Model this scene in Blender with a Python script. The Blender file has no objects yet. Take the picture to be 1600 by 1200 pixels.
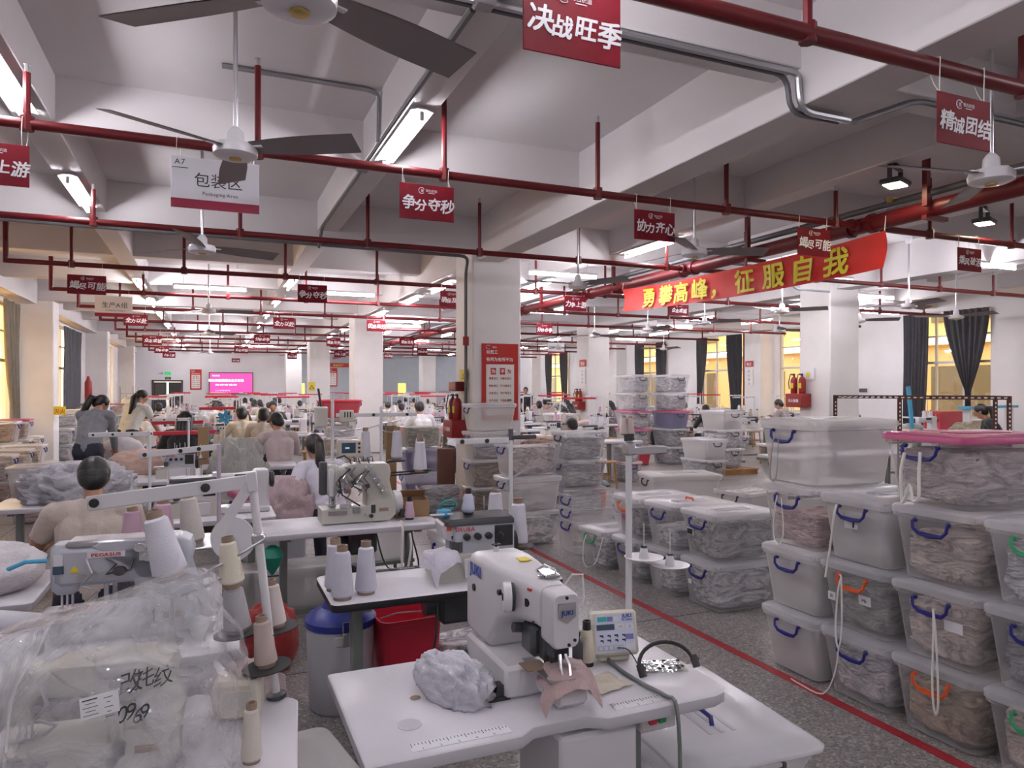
import bpy, bmesh, math, random
import numpy as np
from mathutils import Matrix, Vector, noise
R = math.radians
PI = math.pi
SC = bpy.context.scene
COL = SC.collection
random.seed(7)

# ------------------------------------------------------------------ camera, world, exposure
CH, YAW, FPX, HORIZ = 1.70, R(23.0), 1110.0, 607.0
cd = bpy.data.cameras.new('camera')
cd.sensor_width = 36.0
cd.lens = FPX / 1600 * 36.0
cd.shift_y = (HORIZ - 600) / 1600
cd.clip_start, cd.clip_end = 0.05, 200
cam = bpy.data.objects.new('camera', cd)
COL.objects.link(cam)
cam.location = (0, 0, CH)
cam.rotation_euler = (R(90), 0, -YAW)
SC.camera = cam

w = bpy.data.worlds.new('sky')
SC.world = w
w.use_nodes = True
bg = w.node_tree.nodes['Background']
bg.inputs[0].default_value = (1.0, 0.90, 0.74, 1)
bg.inputs[1].default_value = 5.0
TUBE_POWER = 165.0
sd = bpy.data.lights.new('sun', 'SUN'); sd.energy = 24.0; sd.angle = R(2); sd.color = (1.0, .84, .58)
sun = bpy.data.objects.new('sun', sd); COL.objects.link(sun); sun.rotation_euler = (0, R(45), 0)
SC.view_settings.view_transform = 'Standard'
SC.view_settings.look = 'None'
SC.view_settings.gamma = 1.0
SC.view_settings.use_curve_mapping = False
SC.view_settings.exposure = 0.0
cy = SC.cycles
cy.max_bounces = 8
cy.diffuse_bounces = 6
cy.glossy_bounces = 3
cy.transmission_bounces = 4
cy.transparent_max_bounces = 14
cy.caustics_reflective = False
cy.caustics_refractive = False
cy.sample_clamp_indirect = 6.0

CS, SN = math.cos(YAW), math.sin(YAW)
def ray(px, py):
    a, b = (px - 800) / FPX, (HORIZ - py) / FPX
    return Vector((a * CS + SN, -a * SN + CS, b))          # per unit of depth
def at_Z(px, py, Z):
    d = ray(px, py); t = (Z - CH) / d.z
    return Vector((d.x * t, d.y * t, Z))
def at_Y(px, py, Y):
    d = ray(px, py); t = Y / d.y
    return Vector((d.x * t, Y, CH + d.z * t))
def at_X(px, py, X):
    d = ray(px, py); t = X / d.x
    return Vector((X, d.y * t, CH + d.z * t))
def at_D(px, py, z):
    d = ray(px, py)
    return Vector((d.x * z, d.y * z, CH + d.z * z))

# ------------------------------------------------------------------ mesh building
_S = [(sx, sy, sz) for sx in (-1, 1) for sy in (-1, 1) for sz in (-1, 1)]
_I = {s: i * 3 for i, s in enumerate(_S)}
_CF = []
for sx in (-1, 1):
    _CF.append([_I[(sx, a, b)] for a, b in ((-1, -1), (1, -1), (1, 1), (-1, 1))])
    _CF.append([_I[(a, sx, b)] + 1 for a, b in ((-1, -1), (1, -1), (1, 1), (-1, 1))])
    _CF.append([_I[(a, b, sx)] + 2 for a, b in ((-1, -1), (1, -1), (1, 1), (-1, 1))])
for a in (-1, 1):
    for b in (-1, 1):
        _CF.append([_I[(a, b, -1)], _I[(a, b, 1)], _I[(a, b, 1)] + 1, _I[(a, b, -1)] + 1])
        _CF.append([_I[(a, -1, b)], _I[(a, 1, b)], _I[(a, 1, b)] + 2, _I[(a, -1, b)] + 2])
        _CF.append([_I[(-1, a, b)] + 1, _I[(1, a, b)] + 1, _I[(1, a, b)] + 2, _I[(-1, a, b)] + 2])
for s in _S:
    _CF.append([_I[s], _I[s] + 1, _I[s] + 2])
_BF = [(0, 1, 3, 2), (4, 6, 7, 5), (0, 4, 5, 1), (2, 3, 7, 6), (0, 2, 6, 4), (1, 5, 7, 3)]

def rrect(w, d, r, n=4):
    out = []
    for cx, cy_, a0 in ((1, 1, 0), (-1, 1, 90), (-1, -1, 180), (1, -1, 270)):
        for k in range(n + 1):
            a = R(a0 + 90 * k / n)
            out.append((cx * (w / 2 - r) + r * math.cos(a), cy_ * (d / 2 - r) + r * math.sin(a)))
    return out

class MB:
    def __init__(s):
        s.v, s.f, s.m, s.M = [], [], [], Matrix.Identity(4)
    def push(s, loc=(0, 0, 0), rot=(0, 0, 0)):
        from mathutils import Euler
        s.M = Matrix.Translation(loc) @ Euler([R(a) for a in rot]).to_matrix().to_4x4()
        return s
    def pop(s):
        s.M = Matrix.Identity(4); return s
    def add(s, vs, fs, m=0):
        b = len(s.v); M = s.M
        s.v.extend(tuple(M @ Vector(p)) for p in vs)
        s.f.extend([b + i for i in f] for f in fs)
        s.m.extend([m] * len(fs))
        return s
    def box(s, c, d, m=0, bev=0.0):
        x, y, z = d[0] / 2, d[1] / 2, d[2] / 2
        b = min(bev, x * .95, y * .95, z * .95)
        if b <= 0:
            vs = [(c[0] + a * x, c[1] + e * y, c[2] + g * z) for a, e, g in _S]
            return s.add(vs, _BF, m)
        vs = []
        for a, e, g in _S:
            vs += [(c[0] + a * x, c[1] + e * (y - b), c[2] + g * (z - b)),
                   (c[0] + a * (x - b), c[1] + e * y, c[2] + g * (z - b)),
                   (c[0] + a * (x - b), c[1] + e * (y - b), c[2] + g * z)]
        return s.add(vs, _CF, m)
    def loft(s, loops, m=0, cap0=True, cap1=True):
        n = len(loops[0]); vs = [p for l in loops for p in l]; fs = []
        for k in range(len(loops) - 1):
            for i in range(n):
                j = (i + 1) % n
                fs.append((k * n + i, k * n + j, (k + 1) * n + j, (k + 1) * n + i))
        if cap0: fs.append(tuple(range(n))[::-1])
        if cap1: fs.append(tuple((len(loops) - 1) * n + i for i in range(n)))
        return s.add(vs, fs, m)
    def lathe(s, prof, c=(0, 0, 0), n=16, m=0, cap=True, axis='z'):
        loops = []
        for r, h in prof:
            l = []
            for k in range(n):
                a = 2 * PI * k / n
                u, v = r * math.cos(a), r * math.sin(a)
                p = {'z': (u, v, h), 'x': (h, u, v), 'y': (u, h, v)}[axis]
                l.append((p[0] + c[0], p[1] + c[1], p[2] + c[2]))
            loops.append(l)
        return s.loft(loops, m, cap, cap)
    def cyl(s, p0, p1, r0, r1=None, n=10, m=0):
        r1 = r0 if r1 is None else r1
        p0, p1 = Vector(p0), Vector(p1); d = p1 - p0
        q = d.to_track_quat('Z', 'Y')
        loops = [[tuple(p + q @ Vector((r * math.cos(2 * PI * k / n), r * math.sin(2 * PI * k / n), 0))) for k in range(n)] for p, r in ((p0, r0), (p1, r1))]
        return s.loft(loops, m)
    def tube(s, pts, r, n=6, m=0, rs=None):
        pts = [Vector(p) for p in pts]; loops = []
        up = None
        for i, p in enumerate(pts):
            t = (pts[min(i + 1, len(pts) - 1)] - pts[max(i - 1, 0)])
            t = t.normalized() if t.length > 1e-9 else Vector((0, 0, 1))
            if up is None:
                up = t.orthogonal().normalized()
            up = (up - t * up.dot(t))
            up = up.normalized() if up.length > 1e-6 else t.orthogonal().normalized()
            w_ = t.cross(up); rr = rs[i] if rs else r
            loops.append([tuple(p + (up * math.cos(2 * PI * k / n) + w_ * math.sin(2 * PI * k / n)) * rr) for k in range(n)])
        return s.loft(loops, m)
    def prism(s, out, a, b, axis='y', m=0):
        f = {'y': lambda p, t: (p[0], t, p[1]), 'x': lambda p, t: (t, p[0], p[1]), 'z': lambda p, t: (p[0], p[1], t)}[axis]
        return s.loft([[f(p, a) for p in out], [f(p, b) for p in out]], m)
    def sphere(s, c, r, m=0, nu=12, nv=8):
        r = (r, r, r) if not hasattr(r, '__len__') else r
        loops = []
        for j in range(nv + 1):
            t = PI * (j / nv) ; t = min(max(t, .06), PI - .06)
            loops.append([(c[0] + r[0] * math.sin(t) * math.cos(2 * PI * k / nu), c[1] + r[1] * math.sin(t) * math.sin(2 * PI * k / nu), c[2] - r[2] * math.cos(t)) for k in range(nu)])
        return s.loft(loops, m)
    def grid(s, fn, nu, nv, m=0):
        vs = [fn(i / nu, j / nv) for j in range(nv + 1) for i in range(nu + 1)]
        fs = [(j * (nu + 1) + i, j * (nu + 1) + i + 1, (j + 1) * (nu + 1) + i + 1, (j + 1) * (nu + 1) + i) for j in range(nv) for i in range(nu)]
        return s.add(vs, fs, m)
    def text(s, body, size, x, z, y=0.0, m=0, bold=0.012, shear=0.0, align='c', jit=None):
        adv = []
        for ch in body:
            adv.append(glyph(ch, 0)[2] * size)
        tot = sum(adv); cx = x - (tot / 2 if align == 'c' else 0)
        for k, ch in enumerate(body):
            vs, fs, a = glyph(ch, 0)
            sc, dz = (jit[k % len(jit)] if jit else (1, 0))
            for q, (ox, oz) in enumerate(((-bold, -bold), (bold, -bold), (bold, bold), (-bold, bold)) if bold > .008 else ((0, 0),)):
                s.add([(cx + (p[0] * sc + shear * p[1] + ox) * size, y - .0003 * q, z + (p[1] * sc + dz + oz) * size) for p in vs], fs, m)
            cx += adv[k]
        return s
    def build(s, name, mats, parent=None, smooth=True, ang=38, recalc=True, loc=None, rot=None):
        me = bpy.data.meshes.new(name)
        me.from_pydata(s.v, [], s.f)
        mats = mats if isinstance(mats, (list, tuple)) else [mats]
        for k in mats: me.materials.append(MAT[k] if isinstance(k, str) else k)
        if len(mats) > 1:
            me.polygons.foreach_set('material_index', s.m)
        if recalc and len(s.f) < 60000:
            bm = bmesh.new(); bm.from_mesh(me)
            bmesh.ops.recalc_face_normals(bm, faces=bm.faces)
            bm.to_mesh(me); bm.free()
        if smooth:
            me.shade_smooth(); me.set_sharp_from_angle(angle=R(ang))
        me.update()
        o = link(name, me, parent)
        if loc is not None: o.location = loc
        if rot is not None: o.rotation_euler = [R(a) for a in rot]
        return o

KIDS = {}
def link(name, data, parent=None):
    o = bpy.data.objects.new(name, data)
    COL.objects.link(o)
    if parent is not None:
        o.parent = parent; KIDS.setdefault(parent, []).append(o)
    return o
def tag(o, label=None, cat=None, group=None, kind=None):
    if label: o['label'] = label
    if cat: o['category'] = cat
    if group: o['group'] = group
    if kind: o['kind'] = kind
    return o
def T(name, label, cat, loc=(0, 0, 0), rz=0, group=None, scale=1):
    o = link(name, None); o.location = loc; o.rotation_euler = (0, 0, R(rz))
    if scale != 1: o.scale = (scale,) * 3
    return tag(o, label, cat, group)
def dup(o, parent=None):
    c = o.copy(); COL.objects.link(c)
    if parent is not None:
        c.parent = parent; KIDS.setdefault(parent, []).append(c)
    for ch in KIDS.get(o, []): dup(ch, c)
    return c
def put(proto, loc, rz=0, label=None, group=None, scale=None):
    """first call places the prototype itself, later calls a copy of it and its parts"""
    if not proto.get('used'):
        proto['used'] = 1; o = proto
    else:
        o = dup(proto)
        if 'group' in o and group is None: del o['group']
    o.location = loc; o.rotation_euler = (0, 0, R(rz))
    o.scale = (1, 1, 1) if not scale else ((scale,) * 3 if not hasattr(scale, '__len__') else scale)
    if label: o['label'] = label
    if group: o['group'] = group
    return o
def setcol(o, col, deep=True):
    o.color = (*col, 1)
    if deep:
        for c in KIDS.get(o, []): setcol(c, col)
    return o

_GC = {}
_gcur = bpy.data.curves.new('glyph', 'FONT'); _gcur.resolution_u = 3; _gcur.fill_mode = 'FRONT'
_gob = bpy.data.objects.new('glyph', _gcur)
def glyph(ch, bold):
    k = (ch, bold)
    if k in _GC: return _GC[k]
    if ch == ' ': _GC[k] = ([], [], .3); return _GC[k]
    if _gob.name not in COL.objects: COL.objects.link(_gob)
    _gcur.body = ch; _gcur.offset = bold
    dg = bpy.context.evaluated_depsgraph_get(); dg.update()
    me = bpy.data.meshes.new_from_object(_gob.evaluated_get(dg))
    vs = [tuple(v.co) for v in me.vertices]; fs = [tuple(p.vertices) for p in me.polygons]
    bpy.data.meshes.remove(me)
    adv = 1.0 if ord(ch) > 0x2000 else ((max(p[0] for p in vs) if vs else .3) + .08)
    _GC[k] = (vs, fs, adv)
    return _GC[k]

# ------------------------------------------------------------------ materials
MAT = {}
def M(name, col=(.8, .8, .8), rough=.5, metal=0.0, spec=.5, var=0.0, vscale=3.0, bump=0.0, bscale=40.0, objcol=False, emit=0.0, alpha=None, coat=0.0, sheen=0.0, bw=None, two=None):
    m = bpy.data.materials.new(name); m.use_nodes = True
    nt = m.node_tree; N, L = nt.nodes, nt.links
    p = N['Principled BSDF']
    p.inputs['Base Color'].default_value = (*col, 1)
    p.inputs['Roughness'].default_value = rough
    p.inputs['Metallic'].default_value = metal
    p.inputs['Specular IOR Level'].default_value = spec
    if coat: p.inputs['Coat Weight'].default_value = coat
    if sheen: p.inputs['Sheen Weight'].default_value = sheen
    if emit:
        p.inputs['Emission Color'].default_value = (*col, 1); p.inputs['Emission Strength'].default_value = emit
    src = None
    if objcol:
        oi = N.new('ShaderNodeObjectInfo'); src = oi.outputs['Color']
    tc = None
    if var or bump:
        tc = N.new('ShaderNodeTexCoord')
    if var:
        nz = N.new('ShaderNodeTexNoise'); nz.inputs['Scale'].default_value = vscale; nz.inputs['Detail'].default_value = 5
        L.new(tc.outputs['Object'], nz.inputs['Vector'])
        mr = N.new('ShaderNodeMapRange'); mr.inputs[1].default_value = .3; mr.inputs[2].default_value = .7
        mr.inputs[3].default_value = 1 - var; mr.inputs[4].default_value = 1 + var * .35
        L.new(nz.outputs[0], mr.inputs[0])
        mx = N.new('ShaderNodeMix'); mx.data_type = 'RGBA'; mx.blend_type = 'MULTIPLY'; mx.inputs[0].default_value = 1
        if src: L.new(src, mx.inputs[6])
        else: mx.inputs[6].default_value = (*col, 1)
        L.new(mr.outputs[0], mx.inputs[7]); src = mx.outputs[2]
    if src: L.new(src, p.inputs['Base Color'])
    if bump:
        nb = N.new('ShaderNodeTexNoise'); nb.inputs['Scale'].default_value = bscale; nb.inputs['Detail'].default_value = 4
        L.new(tc.outputs['Object'], nb.inputs['Vector'])
        b = N.new('ShaderNodeBump'); b.inputs['Strength'].default_value = bump; b.inputs['Distance'].default_value = .02
        L.new(nb.outputs[0], b.inputs['Height']); L.new(b.outputs[0], p.inputs['Normal'])
    if alpha is not None:
        tr = N.new('ShaderNodeBsdfTransparent'); mix = N.new('ShaderNodeMixShader')
        if hasattr(alpha, '__len__'):                                   # frosted plastic: denser at a grazing angle
            lw = N.new('ShaderNodeLayerWeight'); lw.inputs[0].default_value = .35
            mr = N.new('ShaderNodeMapRange'); mr.inputs[3].default_value, mr.inputs[4].default_value = alpha
            L.new(lw.outputs['Facing'], mr.inputs[0]); L.new(mr.outputs[0], mix.inputs[0])
        else: mix.inputs[0].default_value = alpha
        L.new(tr.outputs[0], mix.inputs[1]); L.new(p.outputs[0], mix.inputs[2])
        L.new(mix.outputs[0], N['Material Output'].inputs['Surface'])
    MAT[name] = m
    return m

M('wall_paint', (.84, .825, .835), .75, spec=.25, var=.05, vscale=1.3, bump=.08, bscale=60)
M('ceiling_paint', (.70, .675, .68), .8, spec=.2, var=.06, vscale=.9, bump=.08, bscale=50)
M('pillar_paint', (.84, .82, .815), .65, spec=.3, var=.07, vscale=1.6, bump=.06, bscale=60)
M('grey_wall', (.48, .52, .56), .8, var=.06)
M('red_line', (.36, .02, .03), .5, var=.15, vscale=8)
M('red_pipe', (.12, .007, .010), .42, spec=.35, var=.12, vscale=5)
M('steel_conduit', (.42, .43, .45), .35, metal=.8)
M('dark_conduit', (.12, .12, .13), .5, metal=.3)
M('white_metal', (.80, .80, .82), .35, spec=.5)
M('white_plastic', (.80, .79, .82), .42, var=.04)
M('fan_blade', (.20, .17, .175), .5, metal=.2)
M('fan_white', (.78, .77, .80), .3)
M('brass', (.6, .45, .15), .35, metal=.9)
M('chrome', (.75, .75, .78), .18, metal=1.0)
M('steel', (.55, .55, .57), .32, metal=.9)
M('dark_steel', (.09, .09, .1), .45, metal=.5)
M('black', (.018, .018, .02), .45)
M('rubber', (.03, .03, .032), .7)
M('sign_red', (.20, .008, .018), .6, spec=.2, var=.45, vscale=5)
M('sign_white', (.82, .82, .88), .55)
M('sign_maroon', (.30, .015, .05), .4)
M('ink_white', (.88, .88, .9), .5)
M('ink_black', (.02, .02, .025), .5)
M('ink_red', (.55, .03, .03), .5)
M('ink_blue', (.02, .06, .35), .5)
M('ink_gold', (.75, .68, .04), .5)
M('poster_red', (.44, .022, .015), .45)
M('poster_cream', (.82, .80, .76), .4)
M('banner_red', (.60, .025, .02), .55, var=.12, vscale=2, bump=.15, bscale=8)
M('cord_white', (.82, .80, .76), .6)
M('table_white', (.74, .73, .78), .33, spec=.5, var=.07, vscale=4)
M('table_edge', (.66, .65, .70), .4)
M('table_black', (.02, .02, .022), .5)
M('leg_grey', (.19, .21, .20), .45, metal=.2)
M('machine_white', (.74, .725, .755), .32, spec=.5, var=.05, vscale=6)
M('machine_beige', (.62, .61, .55), .36, var=.06, vscale=6)
M('machine_grey', (.52, .54, .60), .36, var=.06, vscale=6)
M('machine_dark', (.05, .053, .058), .35)
M('cream_plastic', (.70, .66, .56), .4)
M('panel_print', (.70, .74, .90), .3)
M('teal', (.05, .42, .42), .4)
M('violet', (.2, .2, .5), .4)
M('yellow', (.75, .6, .04), .45)
M('thread_white', (.84, .84, .90), .7, bump=.25, bscale=220)
M('thread_any', (.8, .8, .8), .7, bump=.25, bscale=220, objcol=True)
M('card_tube', (.30, .22, .16), .7, var=.1)
M('cardboard', (.34, .22, .12), .8, var=.12, vscale=6)
M('cloth', (.7, .7, .7), .85, objcol=True, var=.14, vscale=9, bump=.35, bscale=45, sheen=.2)
M('cloth_knit', (.7, .7, .7), .9, objcol=True, var=.08, vscale=5, bump=.3, bscale=160, sheen=.3)
M('skin', (.46, .25, .165), .5, var=.06)
M('hair', (.010, .009, .010), .36, bump=.12, bscale=120)
M('shoe', (.03, .03, .035), .6)
M('wood', (.42, .22, .08), .5, var=.2, vscale=9)
M('curtain_dark', (.075, .075, .085), .8, var=.15, vscale=7)
M('curtain_tan', (.22, .19, .14), .8, var=.15, vscale=7)
M('window_frame', (.55, .57, .62), .4, metal=.3)
M('facade_tan', (.72, .52, .27), .85, var=.08)
M('facade_dark', (.16, .13, .09), .4)
M('rust', (.11, .04, .025), .7, var=.2, vscale=12)
M('plastic_any', (.5, .5, .5), .4, objcol=True)
M('blue_lid', (.02, .035, .26), .35)
M('blue_handle', (.012, .012, .17), .4)
M('orange_handle', (.75, .10, .02), .4)
M('green_handle', (.03, .33, .14), .4)
M('black_handle', (.03, .03, .035), .4)
M('red_plastic', (.62, .03, .06), .4)
M('pink_lid', (.46, .07, .19), .35, alpha=.94)
M('green_plastic', (.03, .32, .10), .4)
M('teal_plastic', (.01, .22, .15), .4)
M('skyblue', (.08, .42, .68), .4)
M('bin_clear', (.74, .735, .76), .30, spec=.4, alpha=(.15, .55))
M('bin_white', (.77, .76, .755), .35, spec=.4, alpha=(.42, .8))
M('bin_lid', (.78, .78, .83), .20, spec=.5, alpha=(.30, .78))
M('bin_red', (.60, .05, .08), .35, alpha=.8)
M('bin_lilac', (.36, .35, .56), .35, alpha=(.45, .8))
M('barrel', (.66, .68, .74), .4, alpha=.96)
M('sticker', (.82, .82, .86), .6)
M('lcd', (.03, .06, .10), .2)
M('lcd_light', (.5, .7, .75), .3, emit=.6)
M('extinguisher', (.26, .010, .010), .35)
M('green_sign', (.0, .30, .08), .4, emit=1.5)
M('tube_glow', (.96, .92, .98), .4, emit=TUBE_POWER)
M('flood_glow', (1.0, .84, .55), .4, emit=60.0)
M('screen_pink', (1.0, .06, .30), .4, emit=1.25)
M('screen_white', (1.0, .85, .9), .4, emit=1.3)
M('lit_yellow', (1.0, .80, .18), .4, emit=1.1)

def glass_mat(name, tint, fac):
    m = bpy.data.materials.new(name); m.use_nodes = True
    N, L = m.node_tree.nodes, m.node_tree.links
    N.remove(N['Principled BSDF'])
    t = N.new('ShaderNodeBsdfTransparent'); t.inputs[0].default_value = (*tint, 1)
    g = N.new('ShaderNodeBsdfGlossy'); g.inputs['Roughness'].default_value = .03
    x = N.new('ShaderNodeMixShader'); x.inputs[0].default_value = fac
    L.new(t.outputs[0], x.inputs[1]); L.new(g.outputs[0], x.inputs[2]); L.new(x.outputs[0], N['Material Output'].inputs[0])
    MAT[name] = m
glass_mat('glass', (.93, .95, .92), .10)

def poly_film():
    m = bpy.data.materials.new('poly_film'); m.use_nodes = True
    N, L = m.node_tree.nodes, m.node_tree.links
    p = N['Principled BSDF']; p.inputs['Base Color'].default_value = (.80, .79, .84, 1); p.inputs['Roughness'].default_value = .12
    p.inputs['Specular IOR Level'].default_value = 1.0
    tc = N.new('ShaderNodeTexCoord'); nz = N.new('ShaderNodeTexNoise'); nz.inputs['Scale'].default_value = 9; nz.inputs['Detail'].default_value = 6; nz.inputs['Distortion'].default_value = 1.2
    L.new(tc.outputs['Object'], nz.inputs['Vector'])
    b = N.new('ShaderNodeBump'); b.inputs['Strength'].default_value = 1.0; b.inputs['Distance'].default_value = .03
    L.new(nz.outputs[0], b.inputs['Height']); L.new(b.outputs[0], p.inputs['Normal'])
    mr = N.new('ShaderNodeMapRange'); mr.inputs[1].default_value = .3; mr.inputs[2].default_value = .75; mr.inputs[3].default_value = .20; mr.inputs[4].default_value = .50
    L.new(nz.outputs[0], mr.inputs[0])
    t = N.new('ShaderNodeBsdfTransparent'); x = N.new('ShaderNodeMixShader')
    L.new(mr.outputs[0], x.inputs[0]); L.new(t.outputs[0], x.inputs[1]); L.new(p.outputs[0], x.inputs[2]); L.new(x.outputs[0], N['Material Output'].inputs[0])
    MAT['poly_film'] = m
poly_film()

def packed():  # garment tones in a fold pattern, dark folds standing in for shade
    m = bpy.data.materials.new('packed_cloth'); m.use_nodes = True
    N, L = m.node_tree.nodes, m.node_tree.links
    p = N['Principled BSDF']; p.inputs['Roughness'].default_value = .9
    oi = N.new('ShaderNodeObjectInfo'); tc = N.new('ShaderNodeTexCoord'); mp = N.new('ShaderNodeMapping'); mp.inputs['Scale'].default_value = (1.7, 1.7, 2.9)
    ad = N.new('ShaderNodeVectorMath'); ad.operation = 'ADD'
    L.new(tc.outputs['Object'], mp.inputs['Vector']); L.new(mp.outputs[0], ad.inputs[0]); L.new(oi.outputs['Location'], ad.inputs[1])
    nz = N.new('ShaderNodeTexNoise'); nz.inputs['Scale'].default_value = 1.3; nz.inputs['Detail'].default_value = 4; nz.inputs['Distortion'].default_value = 2.2
    L.new(ad.outputs[0], nz.inputs['Vector'])
    r = N.new('ShaderNodeValToRGB'); e = r.color_ramp.elements
    e[0].position, e[0].color = .30, (.50, .50, .51, 1); e[1].position, e[1].color = .66, (1.36, 1.35, 1.32, 1)
    q = e.new(.44); q.color = (.80, .80, .82, 1); q = e.new(.52); q.color = (1.05, 1.03, 1.0, 1)
    L.new(nz.outputs[0], r.inputs[0])
    mx = N.new('ShaderNodeMix'); mx.data_type = 'RGBA'; mx.blend_type = 'MULTIPLY'; mx.inputs[0].default_value = 1
    L.new(oi.outputs['Color'], mx.inputs[6]); L.new(r.outputs[0], mx.inputs[7]); L.new(mx.outputs[2], p.inputs['Base Color'])
    b = N.new('ShaderNodeBump'); b.inputs['Strength'].default_value = 1.0; b.inputs['Distance'].default_value = .08
    L.new(nz.outputs[0], b.inputs['Height']); L.new(b.outputs[0], p.inputs['Normal'])
    MAT['packed_cloth'] = m
packed()

def terrazzo():
    m = bpy.data.materials.new('terrazzo'); m.use_nodes = True
    N, L = m.node_tree.nodes, m.node_tree.links
    p = N['Principled BSDF']; p.inputs['Roughness'].default_value = .34; p.inputs['Specular IOR Level'].default_value = .45
    tc = N.new('ShaderNodeTexCoord')
    def vor(scale, stops):
        v = N.new('ShaderNodeTexVoronoi'); v.inputs['Scale'].default_value = scale
        L.new(tc.outputs['Object'], v.inputs['Vector'])
        r = N.new('ShaderNodeValToRGB'); r.color_ramp.interpolation = 'CONSTANT'
        e = r.color_ramp.elements
        e[0].position, e[0].color = stops[0][0], (*stops[0][1], 1); e[1].position, e[1].color = stops[1][0], (*stops[1][1], 1)
        for q, c in stops[2:]:
            n_ = e.new(q); n_.color = (*c, 1)
        L.new(v.outputs['Color'], r.inputs[0]); return r.outputs[0]
    g = (.27, .25, .245)
    a = vor(75, [(0, g), (.30, (.13, .12, .12)), (.45, (.28, .26, .25)), (.66, (.50, .48, .46)), (.78, (.18, .17, .17)), (.9, (.38, .33, .30))])
    b = vor(170, [(0, (.22, .205, .20)), (.35, (.13, .12, .12)), (.55, (.32, .30, .29)), (.8, (.46, .44, .42))])
    mx = N.new('ShaderNodeMix'); mx.data_type = 'RGBA'; mx.inputs[0].default_value = .45
    L.new(a, mx.inputs[6]); L.new(b, mx.inputs[7])
    nz = N.new('ShaderNodeTexNoise'); nz.inputs['Scale'].default_value = .8; L.new(tc.outputs['Object'], nz.inputs['Vector'])
    mr = N.new('ShaderNodeMapRange'); mr.inputs[3].default_value = .85; mr.inputs[4].default_value = 1.25; L.new(nz.outputs[0], mr.inputs[0])
    m2 = N.new('ShaderNodeMix'); m2.data_type = 'RGBA'; m2.blend_type = 'MULTIPLY'; m2.inputs[0].default_value = 1
    L.new(mx.outputs[2], m2.inputs[6]); L.new(mr.outputs[0], m2.inputs[7])
    L.new(m2.outputs[2], p.inputs['Base Color'])
    MAT['terrazzo'] = m
terrazzo()
# ------------------------------------------------------------------ room shell
XL, XR, YB, YF, ZC = -3.9, 17.3, -5.0, 42.0, 4.16
ZSEC, ZMAIN, ZPIPE = 3.76, 3.52, 3.40
ROWS = [9.6 + 9.1 * k for k in range(4)]
def struct(name, mb, m, parent=None, **k):
    o = mb.build(name, m, parent, **k)
    if parent is None: tag(o, kind='structure')
    return o
mb = MB(); mb.box(((XL + XR) / 2, (YB + YF) / 2, -.05), (XR - XL + .8, YF - YB + .8, .1)); floor = struct('floor', mb, 'terrazzo')
mb = MB()
for k in range(-1, 14): mb.box(((XL + XR) / 2, 1.3 + 3.1 * k, .0006), (XR - XL, .008, .0012))
for k in range(7): mb.box((-2.2 + 3.1 * k, (YB + YF) / 2, .0006), (.008, YF - YB, .0012))
mb.build('joint_strip', 'dark_steel', floor)
mb = MB(); mb.box((3.12, 14, .0012), (.065, 30, .0024)); mb.build('red_line_marking', 'red_line', floor)
mb = MB(); mb.box((-2.75, 12, .0012), (.06, 26, .0024)); mb.build('red_line_marking', 'red_line', floor)
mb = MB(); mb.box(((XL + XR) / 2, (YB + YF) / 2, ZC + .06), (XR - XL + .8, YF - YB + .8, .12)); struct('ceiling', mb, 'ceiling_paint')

def wall_with_openings(name, X, side, ops, m='wall_paint'):
    mb = MB(); t = .24; xc = X + side * t / 2
    y = YB
    for ya, yb, za, zb in ops:
        mb.box((xc, (y + ya) / 2, ZC / 2), (t, ya - y, ZC))
        mb.box((xc, (ya + yb) / 2, za / 2), (t, yb - ya, za))
        mb.box((xc, (ya + yb) / 2, (zb + ZC) / 2), (t, yb - ya, ZC - zb))
        y = yb
    mb.box((xc, (y + YF) / 2, ZC / 2), (t, YF - y, ZC))
    return struct(name, mb, m)
WL = [(12.0, 18.35, 1.0, 3.48), (21.0, 26.2, 1.0, 3.48), (29.6, 35.2, 1.0, 3.48)]
WR = [(2.2, 4.6, .95, 3.68), (6.4, 8.6, .95, 3.68), (11.25, 13.45, .95, 3.68), (15.6, 18.2, .95, 3.68), (19.9, 22.2, .95, 3.68), (24.5, 26.5, .95, 3.68), (28.8, 31.2, .95, 3.68), (33.2, 35.8, .95, 3.68)]
wall_with_openings('wall_left', XL, -1, WL)
wall_with_openings('wall_right', XR, 1, WR)
DX0, DX1 = at_Y(237, 640, YF).x, at_Y(286, 640, YF).x
mb = MB()
mb.box(((XL - .24 + DX0) / 2, YF + .12, ZC / 2), (DX0 - XL + .24, .24, ZC)); mb.box(((XR + .24 + DX1) / 2, YF + .12, ZC / 2), (XR + .24 - DX1, .24, ZC))
mb.box(((DX0 + DX1) / 2, YF + .12, (2.15 + ZC) / 2), (DX1 - DX0, .24, ZC - 2.15))
struct('wall_far', mb, 'wall_paint')
mb = MB(); mb.box(((XL + XR) / 2, YB - .12, ZC / 2), (XR - XL, .24, ZC)); struct('wall_back', mb, 'wall_paint')
mb = MB(); mb.box((10.6, YF - .02, 1.9), (12.5, .03, 3.7)); struct('trim_1', mb, 'grey_wall')

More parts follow.
